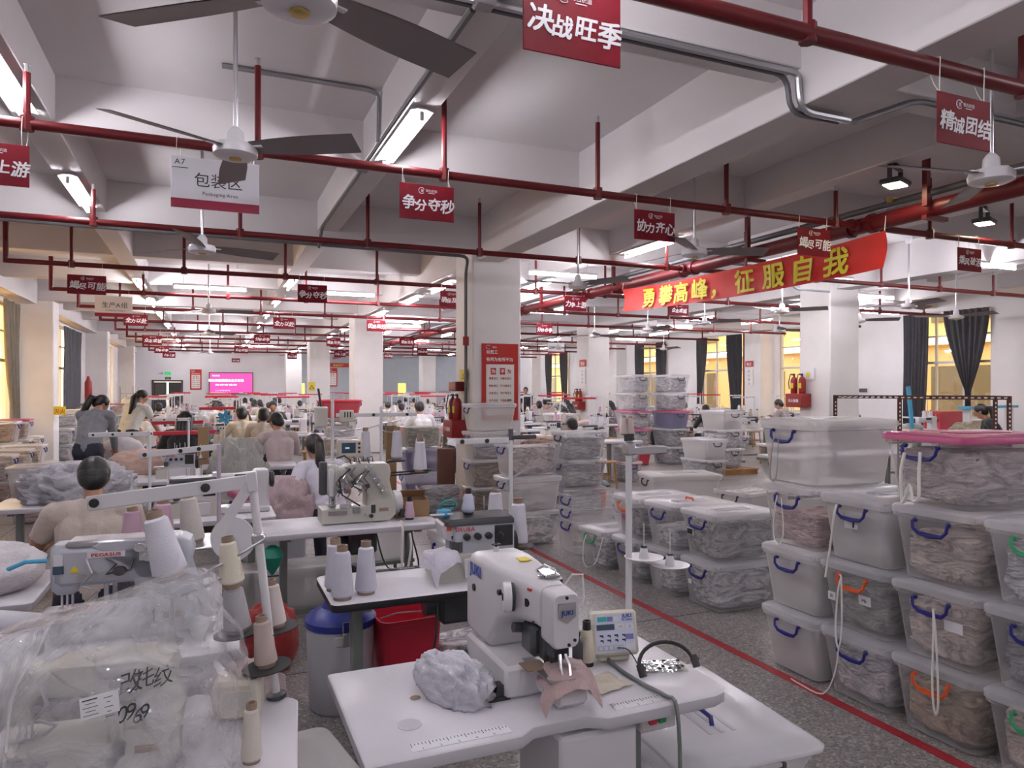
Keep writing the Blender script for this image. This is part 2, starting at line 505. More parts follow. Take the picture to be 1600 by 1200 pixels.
# pillars and beams
def pillar(x0, y0, w_, d=None, name='pillar'):
    d = d or w_
    mb = MB(); mb.box((x0 + w_ / 2, y0 + d / 2, ZC / 2), (w_, d, ZC), bev=.02)
    return struct(name, mb, 'pillar_paint')
for y in ROWS:
    pillar(3.46, y, .76); pillar(10.5, y + .15, .74)
    if y > 15: pillar(XL - .02, y, .68, .62)
    pillar(16.75, y - .3, .58, .8)
pillar(XL - .02, 9.9, .5, .5)
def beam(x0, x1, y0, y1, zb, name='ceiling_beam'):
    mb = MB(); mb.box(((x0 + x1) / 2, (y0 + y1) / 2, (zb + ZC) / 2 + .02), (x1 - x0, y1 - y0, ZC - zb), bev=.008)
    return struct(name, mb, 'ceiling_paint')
YBEAMS = [(-1.26, ZSEC, .27), (1.43, ZSEC, .27), (3.72, ZMAIN, .36), (5.85, ZSEC, .27), (8.15, ZSEC, .27), (10.85, ZMAIN, .36), (13.0, ZSEC, .27), (15.1, ZSEC, .27)]
for x, zb, wd in YBEAMS: beam(x - wd / 2, x + wd / 2, YB, YF, zb)
beam(XL, XL + .35, YB, YF, 3.56)
for k in range(-3, 12):
    y = 9.72 + 2.9 * k if k % 3 else 9.72 + 9.1 * (k // 3)
    if k % 3: y = 9.72 + 9.1 * (k // 3) + (k % 3) * 3.03
    beam(XL, XR, y - .13, y + .13, ZMAIN + .12 if k % 3 == 0 else ZSEC + .004)

# windows: frame, mullions and panes as parts
def window(n, X, side, ya, yb, za, zb, cols=3):
    o = link('window_%d' % n, None); o.location = (X + side * .12, (ya + yb) / 2, 0); tag(o, kind='structure')
    W_, f = yb - ya, .05
    mb = MB()
    for s in (-1, 1): mb.box((0, s * (W_ / 2 - f / 2), (za + zb) / 2), (.07, f, zb - za))
    for z in (za + f / 2, zb - f / 2): mb.box((0, 0, z), (.07, W_, f))
    mb.build('frame', 'window_frame', o)
    zt = za + (zb - za) * .52
    mb = MB(); mb.box((0, 0, zt), (.06, W_ - 2 * f, .06)); mb.build('transom', 'window_frame', o)
    mb = MB(); mb.box((0, 0, zt + (zb - zt) * .52), (.05, W_ - 2 * f, .035)); mb.build('transom', 'window_frame', o)
    for c in range(1, cols):
        y = -W_ / 2 + W_ * c / cols
        mb = MB(); mb.box((0, y, (za + zb) / 2), (.055, .045, zb - za - 2 * f)); mb.build('mullion', 'window_frame', o)
    for c in range(cols):
        for a, b in ((za, zt), (zt, zb)):
            y0, y1 = -W_ / 2 + W_ * c / cols, -W_ / 2 + W_ * (c + 1) / cols
            mb = MB(); mb.box((side * .012, (y0 + y1) / 2, (a + b) / 2), (.006, y1 - y0 - .03, b - a - .03)); mb.build('pane', 'glass', o)
    mb = MB(); mb.box((-side * .16, 0, za - .02), (.3, W_ + .1, .04), bev=.006); mb.build('sill', 'wall_paint', o)
n = 1
for a in WL: window(n, XL, -1, *a, cols=5); n += 1
for a in WR: window(n, XR, 1, *a, cols=3); n += 1

def curtain(X, y0, y1, z0, z1, m, label, tie=0.0, tiez=1.4, side=1, lean=0):
    """pleated cloth panel; tie = how far the hem is gathered towards one edge"""
    nu, nv = 56, 12
    def fn(u, v):
        z = z1 + (z0 - z1) * v
        g = 1 - tie * min(1, max(0, (v - .05) / .8)) ** 1.4
        y = (y0 + lean * (y1 - y0)) * (1 - g) + (y0 + (y1 - y0) * u) * g
        return (X + .045 * math.sin(u * 44) * (.6 + .4 * g) + .015 * math.sin(u * 17 + v * 5), y, z)
    mb = MB(); mb.grid(fn, nu, nv); mb.grid(lambda u, v: tuple(Vector(fn(u, v)) + Vector((.006, 0, 0))), nu, nv)
    o = mb.build('curtain', m, ang=80, recalc=False)
    return tag(o, label, 'curtain')
curtain(XL + .1, 17.0, 18.25, .95, 3.5, 'curtain_tan', 'tan curtain drawn beside the cream wall pillar with yellow extinguisher sign', .55, lean=.9)
curtain(XL + .1, 14.6, 15.9, .95, 3.5, 'curtain_tan', 'tan curtain bunched mid window on the windowed side wall', .2)
curtain(XL + .1, 23.3, 26.3, .6, 3.46, 'curtain_dark', 'dark charcoal curtain drawn full length between two side wall pillars', .12)
curtain(XL + .1, 30.2, 31.4, .9, 3.46, 'curtain_dark', 'dark curtain on the side window near the far door', .2)
RC = [(11.2, 12.05, .7, .2, 1), (12.75, 13.5, .35, .85, .2), (19.85, 20.6, .6, .3, 0), (21.75, 22.3, 1.1, .5, 1), (24.4, 25.0, .8, .1, 0), (26.0, 26.6, .8, .1, 0), (33.1, 33.9, .8, .3, 0), (35.0, 35.7, .8, .3, 0)]
RL = ['dark grey curtain gathered at the lower bottom of big window behind black tee worker', 'dark grey curtain hanging straight at the big window with blue plank',
      'dark curtain at window by red riser pipe, beside small red notice', 'tied up short dark curtain at window by red riser pipe',
      'dark curtain at narrow window behind tall bin tower, pipe side', 'dark curtain at narrow window behind tall bin tower, far edge', 'dark curtain at distant window, nearer edge', 'dark curtain at distant window, farther edge']
# big window: one straight curtain and one gathered to a point
curtain(XR - .12, 13.5, 12.75, .75, 3.66, 'curtain_dark', RL[1], .15)
curtain(XR - .12, 11.2, 12.35, 1.25, 3.66, 'curtain_dark', RL[0], .88, lean=.45)
for (a, b, z0, tie, ln), lb in list(zip(RC, RL))[2:]:
    curtain(XR - .12, a, b, z0, 3.62, 'curtain_dark', lb, tie, lean=ln)

# buildings across the lane on both sides
def facade(X, side, label):
    o = T('neighbouring_building', label, 'building', (X, 18, 0))
    mb = MB(); mb.box((side * 2, 0, 5), (4, 70, 12)); mb.build('wall', 'facade_tan', o)
    for k in range(16):
        for z in (1.6, 4.8):
            mb = MB(); mb.box((-side * .02, -33 + 4.4 * k, z), (.08, 2.0, 1.7)); mb.build('window', 'facade_dark', o)
    for z in (3.3, 6.6):
        mb = MB(); mb.box((-side * .12, 0, z), (.3, 70, .25)); mb.build('ledge', 'wall_paint', o)
facade(XR + 5.5, 1, 'tan building across the lane seen through the curtained windows')
facade(XL - 5.5, -1, 'tan building outside the yellow lit side windows')
mb = MB(); mb.box((XR + 3.0, 18, -.2), (5.2, 70, .1)); struct('ground', mb, 'facade_tan')
mb = MB(); mb.box((XL - 3.0, 18, -.2), (5.2, 70, .1)); struct('ground', mb, 'facade_tan')

# far door
dw = DX1 - DX0
o = link('door_1', None); o.location = ((DX0 + DX1) / 2, YF + .1, 0); tag(o, kind='structure')
mb = MB()
for s in (-1, 1): mb.box((s * (dw / 2 - .05), -.08, 1.07), (.1, .12, 2.14))
mb.box((0, -.08, 2.1), (dw, .12, .1)); mb.build('frame', 'dark_steel', o)
for s in (-1, 1):
    mb = MB(); mb.box((s * dw / 4, 0, 1.03), (dw / 2 - .09, .04, 2.02), 0, .004); mb.box((s * dw / 4, -.025, 1.65), (dw / 2 - .3, .01, .6), 1)
    lf = mb.build('door_leaf', ['machine_dark', 'glass'], o)
    mb = MB(); mb.cyl((s * .08, -.06, .95), (s * .08, -.06, 1.15), .012); mb.build('handle', 'steel', lf)
# grey side door leaf on the windowed wall far down
# ------------------------------------------------------------------ sprinkler pipes
PY = [2.58, 5.42, 8.34, 11.3, 14.2, 16.95, 20.1, 23.2, 26.2, 29.2, 32.2, 35.2]
XEND = -2.5
MAINX = 6.28
for i, y in enumerate(PY):
    o = T('sprinkler_pipe', ['red branch sprinkler pipe passing over the red slogan board with the largest characters', 'red sprinkler pipe carrying the white packaging area board',
        'red sprinkler pipe crossing just in front of the poster pillar', 'red sprinkler pipe holding the maroon boards past the poster pillar', 'red sprinkler pipe carrying the small white production group board'][i] if i < 5 else
        'thin red sprinkler pipe far down the hall under the ceiling', 'pipe', (0, y, ZPIPE), group=None if i < 5 else 'distant sprinkler pipes')
    x0 = XEND if i > 2 else XL + .3
    mb = MB(); mb.cyl((x0, 0, 0), (16.4, 0, 0), .042 if i == 0 else .034, n=12); mb.build('pipe', 'red_pipe', o)
    if i > 2:
        mb = MB(); mb.cyl((x0, 0, -.03), (x0, 0, .55), .034, n=10); mb.build('riser', 'red_pipe', o)
    step = 1.4
    xs = ([at_Y(42, 190, y).x + step * k for k in range(-2, 14)] if i == 1 else [at_Y(1262, 60, y).x + step * 1.15 * k for k in range(-4, 10)] if i == 0 else [(-1.75 if i % 2 else -1.1) + step * k for k in range(13)])
    for x in xs:
        if x < x0 + .2 or x > 16: continue
        if abs(x - 3.72) < .3 or abs(x - 10.85) < .3: top = .10
        else: top = .62 if min(abs(x - b[0]) for b in YBEAMS) > .2 else .33
        mb = MB(); mb.cyl((x, 0, .02), (x, 0, top), .022, n=8); mb.cyl((x, 0, -.045), (x, 0, .05), .042, n=8)
        sp = mb.build('sprig', 'red_pipe', o)
        if i < 6 and top > .3:
            mb = MB(); mb.cyl((x, 0, top), (x, 0, top + .05), .014, n=6); mb.lathe([(.02, top + .05), (.02, top + .055)], (x, 0, 0), 8); mb.build('sprinkler_head', 'steel', sp)
o = T('main_pipe', 'thick red sprinkler main pipe running along the hall above the banner', 'pipe', (MAINX, 0, 3.40))
mb = MB(); mb.cyl((0, -3, 0), (0, 40, 0), .082, n=16); mb.build('pipe', 'red_pipe', o)
for y in PY:
    mb = MB(); mb.cyl((0, y - .16, 0), (0, y - .11, 0), .1, n=16); mb.cyl((0, y + .11, 0), (0, y + .16, 0), .1, n=16); mb.cyl((-.13, y, 0), (.13, y, 0), .055, n=12); mb.build('clamp', 'red_pipe', o)
for y in (3.2, 4.6, 7.0, 10.2, 13.0, 16, 22):
    mb = MB(); mb.box((-.12, y, .38), (.05, .05, .75)); mb.box((0, y, -.1), (.3, .05, .04)); mb.build('hanger', 'red_pipe', o)
o = T('cable_duct', 'grey cable duct on top of the thick red main pipe', 'conduit', (MAINX + .06, 0, 3.55))
mb = MB(); mb.cyl((0, -3, .02), (0, 38, .02), .035, n=10); mb.cyl((.12, -3, -.12), (.12, 38, -.12), .025, n=8); mb.build('duct', 'dark_conduit', o)
for y in (4.2, 5.1, 8): 
    mb = MB(); mb.box((0, y, .05), (.1, .06, .05)); mb.build('clip', 'brass', o)
mb = MB(); mb.cyl((16.9, 19.3, 0), (16.9, 19.3, ZC), .09, n=14)
tag(mb.build('riser_pipe', 'red_pipe'), 'thick red vertical riser pipe against the window wall', 'pipe')

# ------------------------------------------------------------------ conduits
def conduit(pts, r, label, m='steel_conduit', boxes=()):
    o = T('conduit', label, 'conduit', pts[0]); p0 = Vector(pts[0])
    sm = [Vector(pts[0])]
    for k in range(1, len(pts) - 1):
        a, b, c = Vector(pts[k - 1]), Vector(pts[k]), Vector(pts[k + 1])
        ra = min(.12, (a - b).length / 2.2, (c - b).length / 2.2)
        q0, q1 = b + (a - b).normalized() * ra, b + (c - b).normalized() * ra
        for t in (0, .25, .5, .75, 1): sm.append(q0 * (1 - t) ** 2 + b * 2 * t * (1 - t) + q1 * t * t)
    sm.append(Vector(pts[-1]))
    mb = MB(); mb.tube([p - p0 for p in sm], r, 8); mb.build('tube', m, o)
    for b in boxes:
        mb = MB(); mb.box(tuple(Vector(b) - p0), (.11, .11, .06), bev=.012); mb.build('junction_box', m, o)
zb = ZSEC - .02
YB1 = 9.72 - 2 * 3.03 - .13
conduit([(-3.4, YB1 - .02, zb), (3.4, YB1 - .02, zb), (3.5, YB1 - .02, zb), (3.52, YB1 - .02, ZMAIN - .02), (3.95, YB1 - .02, ZMAIN - .02)], .022, 'double grey conduit fixed along a cross beam, bending down round the big beam', boxes=[(1.33, YB1 - .02, zb)])
conduit([(-3.4, YB1 + .03, zb), (3.46, YB1 + .03, zb), (3.48, YB1 + .03, ZMAIN - .02), (3.9, YB1 + .03, ZMAIN - .02)], .018, 'thinner grey conduit paired along the same cross beam', 'dark_conduit')
conduit([(1.30, 3.6, zb), (1.30, 9.2, zb), (1.30, 9.5, ZMAIN + .02)], .02, 'grey conduit following the lamp beam towards the poster pillar', 'dark_conduit', boxes=[(1.30, 6.6, zb)])
conduit([(.08, 5.8, ZC - .02), (1.2, 5.8, ZC - .02), (1.27, 5.8, ZC - .05), (1.27, 5.85, ZSEC - .02)], .02, 'grey looped conduit bracketed to the slab above the packaging board')
conduit([(-3.4, 9.55, 3.60), (3.38, 9.55, 3.58), (3.41, 9.75, 3.4), (3.41, 9.75, 1.2)], .024, 'long grey conduit turning down the side of the poster pillar', 'dark_conduit', boxes=[(1.3, 9.55, 3.6)])
conduit([(4.0, YB1 - .02, ZMAIN - .02), (4.6, YB1 - .02, ZSEC - .02), (9.5, YB1 - .02, ZSEC - .02)], .022, 'dark conduit run beyond the big beam behind the slogan board', 'dark_conduit')
conduit([(7.0, 9.3, 3.74), (9.0, 9.3, 3.74), (9.2, 9.3, 3.4), (10.0, 9.3, 3.4)], .02, 'thin dark conduit dropping near the second pillar', 'dark_conduit')

# ------------------------------------------------------------------ lamps
def lamp_proto(name, label, refl):
    o = T(name, label, 'lamp')
    mb = MB()
    if refl:
        mb.prism([(-.085, .026), (-.03, .048), (.03, .048), (.085, .026), (.083, .022), (.03, .036), (-.03, .036), (-.083, .022)], -.63, .63, 'y')
    else:
        mb.box((0, 0, .025), (.045, 1.24, .04), bev=.006)
        for s in (-1, 1): mb.cyl((0, s * .45, .04), (0, s * .45, ZC - 3.5), .006, n=6)
    mb.build('housing', 'white_metal', o)
    mb = MB()
    for s in (-1, 1): mb = MB(); mb.box((0, s * .615, -.01), (.032, .024, .07), bev=.006); mb.build('end_holder', 'white_plastic', o)
    mb = MB(); mb.cyl((0, -.6, -.03), (0, .6, -.03), .0145, n=10); mb.build('tube', 'tube_glow', o)
    return o
L1 = lamp_proto('tube_lamp', '', True)
L2 = lamp_proto('batten_lamp', '', False)
def ylamp(x, y, z=None, label=None, group=None):
    put(L1, (x, y, (z or ZSEC) - .05), 0, label, group)
ylamp(1.43, 5.68, label='lit tube lamp in reflector on the beam beside the looped conduit')
ylamp(-1.26, 5.6, label='lit tube lamp in reflector above the cut off red board by the frame edge')
ylamp(-1.26, 8.55, label='lit tube lamp in reflector just behind the hanging red sprig over the packaging board')
ylamp(1.43, 2.6, label='lit tube lamp in reflector above the camera side of the fan')
ylamp(-1.26, 2.6, label='lit tube lamp in reflector overhead near the entrance')
ylamp(5.77, 8.6, label='lit tube lamp showing behind the four character cooperation board')
for x, y in ((5.85, 1.0), (8.15, 2.0), (-1.26, -1.5), (1.43, -1.5), (5.85, -2.2), (1.43, -3.9), (8.15, -1.5), (13.0, 2.0), (13.0, 6.0)): ylamp(x, y, group='unseen tube lamps added for light', label='unseen tube lamp in reflector added to light the near hall')  # out of view, added to light the near end of the hall
G = 'lit tube lamps down the hall'  # rows run on to farthest lamps added to brighten the far end
GL = 'lit white tube lamp under a ceiling beam down the hall'
for x in (1.43, -1.26):
    for y in (14.3, 17.4, 20.5, 24, 28, 32, 36, 39.5): ylamp(x, y + (0 if x > 0 else 1.2), label=GL, group=G)
for y in (11.9, 14.0, 16.9, 21.5, 24.4, 30, 33, 36, 39): ylamp(3.72, y, ZMAIN, label=GL, group=G)
for x in (5.85, 8.15, 13.0, 15.1):
    for y in (12.5, 16, 21, 25.5, 30.5, 35, 39): ylamp(x, y + (.8 if x > 10 else 0), label=GL, group=G)
def xlamp(px, py, Z=3.55, lit=True, label=None, group=None):
    p = at_Z(px, py, Z)
    o = put(L2, p, 90, label, group)
    return o
for px, py in ((329, 449), (536, 458), (619, 501), (1065, 372), (880, 428), (1128, 397), (942, 464)):
    pass
HL = [((329, 449), 'lit batten lamp hung crosswise above the maroon boards'), ((536, 458), 'lit batten lamp hung crosswise behind the second maroon board'),
      ((619, 501), 'lit batten lamp crosswise past the white second pillar'), ((880, 428), 'lit batten lamp under the ceiling behind a fan by the poster pillar'),
      ((1290, 434), 'lit batten lamp right above the end of the banner'), ((1545, 413), 'lit batten lamp behind the sunlit slogan board'),
      ((1362, 462), 'lit batten lamp over the second pillar near window'), ((1180, 444), 'lit batten lamp under the banner tail')]
for (px, py), lb in HL: xlamp(px, py, 3.55, label=lb)
for p in [(-.2, 21), (-.2, 27), (1.8, 31), (5, 20), (7, 26), (9, 31), (7.2, 15), (12.3, 17), (14, 22), (12, 28), (14.5, 12), (13.3, 6.5)]:
    put(L2, (p[0], p[1], 3.5), 90, 'lit batten lamp hung crosswise far down the hall', 'distant batten lamps')
FP = T('flood_light', '', 'lamp')
mb = MB(); mb.box((0, 0, 0), (.26, .2, .05), bev=.012); mb.build('body', 'dark_steel', FP)
mb = MB(); mb.box((0, 0, -.027), (.2, .15, .006)); mb.build('lens', 'flood_glow', FP)
mb = MB(); mb.box((-.14, 0, .06), (.012, .04, .14)); mb.box((.14, 0, .06), (.012, .04, .14)); mb.box((0, 0, .14), (.29, .04, .012)); mb.box((0, 0, .158), (.08, .05, .03)); mb.build('bracket', 'dark_steel', FP)
put(FP, (5.85, 4.68, ZSEC - .15), 20, 'bright warm square flood light under the beam behind the slogan board')
put(FP, (8.15, 5.37, ZSEC - .15), 20, 'bright warm square flood light behind the large fan')

# ------------------------------------------------------------------ ceiling fans
def fan_proto():
    o = T('ceiling_fan', '', 'fan')
    mb = MB(); mb.lathe([(.02, .06), (.115, .055), (.125, .03), (.122, -.005), (.095, -.018), (.03, -.022)], n=28); mb.build('motor', 'fan_white', o)
    mb = MB(); mb.lathe([(.034, -.02), (.034, -.03), (.02, -.034)], n=14); mb.build('cap', 'brass', o)
    mb = MB(); mb.lathe([(.05, .06), (.045, .13), (.03, .15), (.02, .16)], n=16); mb.build('canopy', 'fan_white', o)
    mb = MB(); mb.cyl((0, 0, .12), (0, 0, ZC - 3.02), .013, n=10); mb.build('rod', 'steel', o)
    mb = MB(); mb.lathe([(.05, ZC - 3.02), (.055, ZC - 3.08), (.03, ZC - 3.13)], n=14); mb.build('ceiling_cup', 'fan_white', o)
    for k in range(3):
        mb = MB()
        a = 120 * k
        mb.push(rot=(0, 0, a))
        def fn(u, v):
            x = .10 + u * .63
            wdt = .055 + .03 * math.sin(min(1, u * 1.6) * PI / 2)
            y = (v - .5) * 2 * wdt
            return (x, y, .035 - .28 * y)
        top = [[fn(u / 8, 0) for u in range(9)]]
        mb.grid(fn, 8, 2); mb.grid(lambda u, v: tuple(Vector(fn(u, v)) + Vector((0, 0, .004))), 8, 2)
        b = mb.pop().build('blade', 'fan_blade', o, recalc=False)
        mb = MB(); mb.push(rot=(0, 0, a)); mb.box((.12, 0, .04), (.1, .05, .01)); mb.pop().build('blade_bracket', 'fan_white', b)
    return o
FAN = fan_proto()
ZF = 3.02
FANS = [((468, 8), 2.98, 23, 'large ceiling fan with brass cap at the top of the frame'), ((368, 242), 3.06, 90, 'ceiling fan in front of the white packaging area board'),
        ((316, 393), 3.02, 18, 'ceiling fan hung below the packaging area board'), ((1549, 282), 2.95, 50, 'ceiling fan beside the maroon unity slogan board'),
        ((1085, 398), 3.02, -20, 'ceiling fan in front of the red main pipe near the cooperation board'), ((903, 448), 3.02, 60, 'ceiling fan above the small maroon board by the poster pillar'),
        ((326, 488), 3.02, 10, 'ceiling fan fourth in the row along the windowed side'), ((327, 522), 3.02, 35, 'ceiling fan fifth in the row along the windowed side'),
        ((1420, 480), 3.02, 15, 'ceiling fan on long rod between pillar and big window'), ((1494, 497), 3.0, 30, 'ceiling fan before the big window with gathered curtain'),
        ((1342, 503), 3.02, 80, 'ceiling fan behind the second pillar towards the window'), ((1222, 488), 3.02, 70, 'ceiling fan just beside the second pillar'),
        ((1012, 516), 3.02, 40, 'ceiling fan below the small red board under the banner'), ((929, 526), 3.02, 5, 'ceiling fan by the distant pillar with red notice'),
        ((1101, 506), 3.02, 65, 'ceiling fan before the window with the tied curtain')]
for (px, py), z, a, lb in FANS:
    put(FAN, at_Z(px, py, z), a, lb)
for k, (px, py) in enumerate(((328, 552), (1037, 546), (1042, 562), (1218, 518), (575, 573), (640, 590), (872, 545), (462, 580))):
    put(FAN, at_Z(px, py, 2.98), 37 * k, 'small distant ceiling fan far down the hall', 'distant ceiling fans')

# ------------------------------------------------------------------ hanging boards
JIT = [(1.12, .04), (.92, -.06), (1.0, .03), (1.14, -.10)]
def sign(px0, px1, py0, py1, row, body, label, white=False, group=None, cord=None, tiny=False, sub=None, code=None):
    y = PY[row] - .045
    cx, cyp = (px0 + px1) / 2, (py0 + py1) / 2
    a, b = at_Y(px0, cyp, y), at_Y(px1, cyp, y)
    zt, zb_ = at_Y(cx, py0, y).z, at_Y(cx, py1, y).z
    w_, h = b.x - a.x, zt - zb_
    o = T('hanging_board', label, 'sign', ((a.x + b.x) / 2, y, zb_), group=group)
    mb = MB(); mb.box((0, 0, h / 2), (w_, .008, h), bev=.002)
    mb.build('board', 'sign_white' if white else 'sign_red', o)
    mb = MB()
    if white:
        mb.text(body, h * .30, .03 * w_, h * .46, -.006, bold=.0)
        if code: mb.text(code, h * .15, -w_ * .40, h * .84, -.006, bold=0); mb.box((-w_ * .40, -.005, h * .78), (w_ * .18, .002, h * .012))
        if sub: mb.text(sub, h * .095, .05 * w_, h * .28, -.006, bold=0)
        mb.build('lettering', 'ink_black', o, smooth=False, recalc=False)
        mb = MB(); mb.box((0, -.0055, h * .09), (w_, .003, h * .18)); mb.build('stripe', 'sign_maroon', o)
    else:
        s_ = min(h * .40, w_ * .235)
        mb.text(body, s_, 0, h * .30, -.006, bold=.022, shear=.14, jit=JIT)
        mb.build('lettering', 'ink_white', o, smooth=False, recalc=False)
        mb = MB(); r = h * .085
        pts = [(-w_ * .1 + r * math.cos(t), -.006, h * .82 + r * math.sin(t)) for t in [PI * .15 + k * 1.6 * PI / 14 for k in range(15)]]
        mb.tube(pts, h * .008, 4); mb.text('景', r * 1.1, -w_ * .1 + r * .2, h * .78, -.006, bold=.0)
        mb.text('锦古织造', h * .085, w_ * .08, h * .80, -.006, bold=.0)
        if not tiny: mb.box((w_ * .08, -.005, h * .765), (w_ * .12, .001, h * .012))
        mb.build('logo', 'ink_white', o, smooth=False, recalc=False)
    gap = ZPIPE - zt
    for s in (-1, 1):
        mb = MB(); x = s * w_ * .42
        mb.tube([(x - .01, .002, h - .02), (x - .012, .0, h + gap * .5), (x - .008, -.0, h + gap + .03), (x, .045, h + gap + .042), (x + .008, .088, h + gap + .02), (x + .012, .05, h + gap * .4), (x + .01, .006, h - .02)], .0028, 4)
        mb.build('cord', 'cord_white', o)
    return o
sign(817, 969, -22, 92, 0, '决战旺季', 'largest red slogan board hanging at the top of the frame')
sign(1464, 1546, 151, 230, 0, '精诚团结', 'maroon slogan board beside the fan rod near big beam')
sign(-70, 46, 222, 288, 1, '力争上游', 'red slogan board cut off by the frame edge under the tube lamp')
sign(267, 405, 250, 329, 1, '包装区', 'white packaging area board with maroon stripe behind a fan', True, sub='Packaging Area', code='A7')
sign(624, 709, 289, 344, 1, '争分夺秒', 'red slogan board hung under the lit tube of the lamp beam')
sign(991, 1054, 330, 376, 1, '协力齐心', 'maroon slogan board in front of a tube lamp past the big beam')
sign(1246, 1297, 357, 400, 1, '竭尽可能', 'red slogan board overlapping the yellow lettered banner')
sign(1496, 1533, 388, 424, 1, '乘风破浪', 'sunlit red slogan board hung over the window with curtain')
sign(105, 166, 430, 460, 3, '竭尽可能', 'dark maroon slogan board above the white production group board')
sign(148, 207, 463, 495, 4, '生产A组', 'small white production group board with maroon stripe', True, sub='Production Group A')
sign(193, 231, 491, 509, 5, '全力以赴', 'bright red slogan board just behind the white production board', tiny=True)
sign(465, 511, 445, 473, 3, '争分夺秒', 'maroon slogan board next to a crosswise lit batten lamp')
sign(427, 460, 496, 514, 5, '全力以赴', 'small red slogan board over the worker row with pink screen behind', tiny=True)
sign(573, 603, 500, 518, 5, '优质高效', 'red slogan board on the face of the white second pillar', tiny=True)
sign(688, 722, 455, 480, 3, '确保及时', 'red slogan board partly hidden by the poster pillar')
sign(882, 916, 463, 486, 3, '力争上游', 'small maroon slogan board hung below a fan past the poster pillar')
sign(838, 863, 506, 523, 5, '分秒必争', 'tiny maroon slogan board above distant pillar with extinguisher', tiny=True)
sign(1045, 1076, 476, 493, 3, '众志成城', 'small bright red board peeping out beneath the banner', tiny=True)
sign(856, 882, 536, 552, 7, '缝盘区', 'tiny white and red area board before a distant window', True)
for k, (a, b, c, d, r, s_) in enumerate(((224, 253, 524, 539, 7, '众志成城'), (241, 264, 541, 552, 8, '分秒必争'), (254, 274, 550, 559, 9, '力争上游'), (397, 422, 523, 536, 7, '分秒必争'), (510, 532, 528, 541, 7, '奋勇当先'),
        (366, 388, 541, 552, 8, '众志成城'), (522, 540, 548, 558, 9, '力争上游'), (624, 648, 528, 540, 7, '奋勇当先'), (652, 668, 544, 554, 9, '分秒必争'), (600, 613, 552, 560, 10, '众志成城'), (449, 464, 552, 561, 9, '全力以赴'), (362, 375, 560, 566, 11, '全力以赴'))):
    sign(a, b, c, d, r, s_, 'tiny red slogan board hanging far down the hall', group='distant slogan boards', tiny=True)

# ------------------------------------------------------------------ banner
o = T('banner', 'long red cloth banner with yellow characters hung along the main pipe', 'banner', (6.17, 0, 0))
Y0, Y1 = at_X(972, 470, 6.17).y, at_X(1383, 390, 6.17).y
za0, zb0 = at_X(972, 452, 6.17).z, at_X(972, 487, 6.17).z
za1, zb1 = at_X(1383, 360, 6.17).z, at_X(1383, 419, 6.17).z
def bn(u, v):
    zt, zb_ = za0 + (za1 - za0) * u, zb0 + (zb1 - zb0) * u
    sag = .06 * math.sin(u * PI) ** .8 * (1 - .25 * v)
    return (.018 * math.sin(u * 9 + v * 2) + .012 * math.sin(u * 31 + v * 5) * (abs(u - .5) * 1.6) + .03 * math.sin(v * PI), Y0 + (Y1 - Y0) * u, zt + (zb_ - zt) * v - sag)
mb = MB(); mb.grid(bn, 70, 8); mb.build('cloth', 'banner_red', o, ang=80, recalc=False)
mb = MB(); L_ = abs(Y1 - Y0)
for k, ch in enumerate('勇攀高峰，征服自我'):
    vs, fs, adv = glyph(ch, 0)
    us = (at_X((1013, 1040, 1065, 1094, 1124, 1163, 1207, 1253, 1305)[k], 440, 6.17).y - Y0) / (Y1 - Y0)
    for w_k, (ox, oz) in enumerate(((-.02, -.02), (.02, -.02), (.02, .02), (-.02, .02))):
        out = []
        for p in vs:
            u = us + (p[0] + ox - .5) * .36 / L_; v = .84 - (p[1] + oz) * .86
            q = bn(min(1, u), v); out.append((q[0] - .024 - .0006 * w_k, q[1], q[2]))
        mb.add(out, fs)
mb.build('lettering', 'ink_gold', o, smooth=False, recalc=False)
for u in (0.002, .998):
    q = bn(u, 0); mb = MB(); mb.tube([q, (.016, q[1], 3.36), (.02, q[1], 3.42)], .004, 4); mb.build('tie', 'cord_white', o)
# ------------------------------------------------------------------ cloth heaps
def ridge(p):
    return 1 - math.sqrt(noise.noise(p) ** 2 + .004) * 2
_BL = {}
def blob_mesh(key, e=2.2, seed=0, nu=44, nv=22, amp=.10, fx=3.0, fz=6.0, flat=.0, fy=None):
    """closed lumpy heap in the unit box (x,y in -.5...5, z 0..1)"""
    if key in _BL: return _BL[key]
    off = Vector((seed * 7.3, seed * 3.1, seed * 5.7))
    loops = []
    pw = lambda c, q: math.copysign(abs(c) ** q, c)
    for j in range(nv + 1):
        t = -PI / 2 + PI * min(max(j / nv, .02), .985)
        l = []
        for i in range(nu):
            a = 2 * PI * i / nu
            x = pw(math.cos(a), 2 / e) * pw(math.cos(t), 2 / e) * .5
            y = pw(math.sin(a), 2 / e) * pw(math.cos(t), 2 / e) * .5
            z = .5 + .5 * pw(math.sin(t), 2 / e)
            if flat: z = max(0, (z - flat) / (1 - flat))
            q = Vector((x * fx, y * (fy or fx), z * fz))
            wv = Vector((noise.noise(q * .8 + off), noise.noise(q * .8 + off * 2), 0))
            d = amp * (ridge(q + wv * 1.2 + off) * .6 + ridge(q * 2.3 + wv + off) * .4 - (.12 if e > 4 else .55))
            k = 1 + d * 1.6
            zz = z + (d * .8 if z > .05 else 0)
            l.append((min(.5, max(-.5, x * k)), min(.5, max(-.5, y * k)), min(1, max(0, zz))))
        loops.append(l)
    mb = MB(); mb.loft(loops)
    o = mb.build('tmp', 'cloth', ang=180)
    me = o.data; bpy.data.objects.remove(o); _BL[key] = me; me.name = 'heap'
    return me
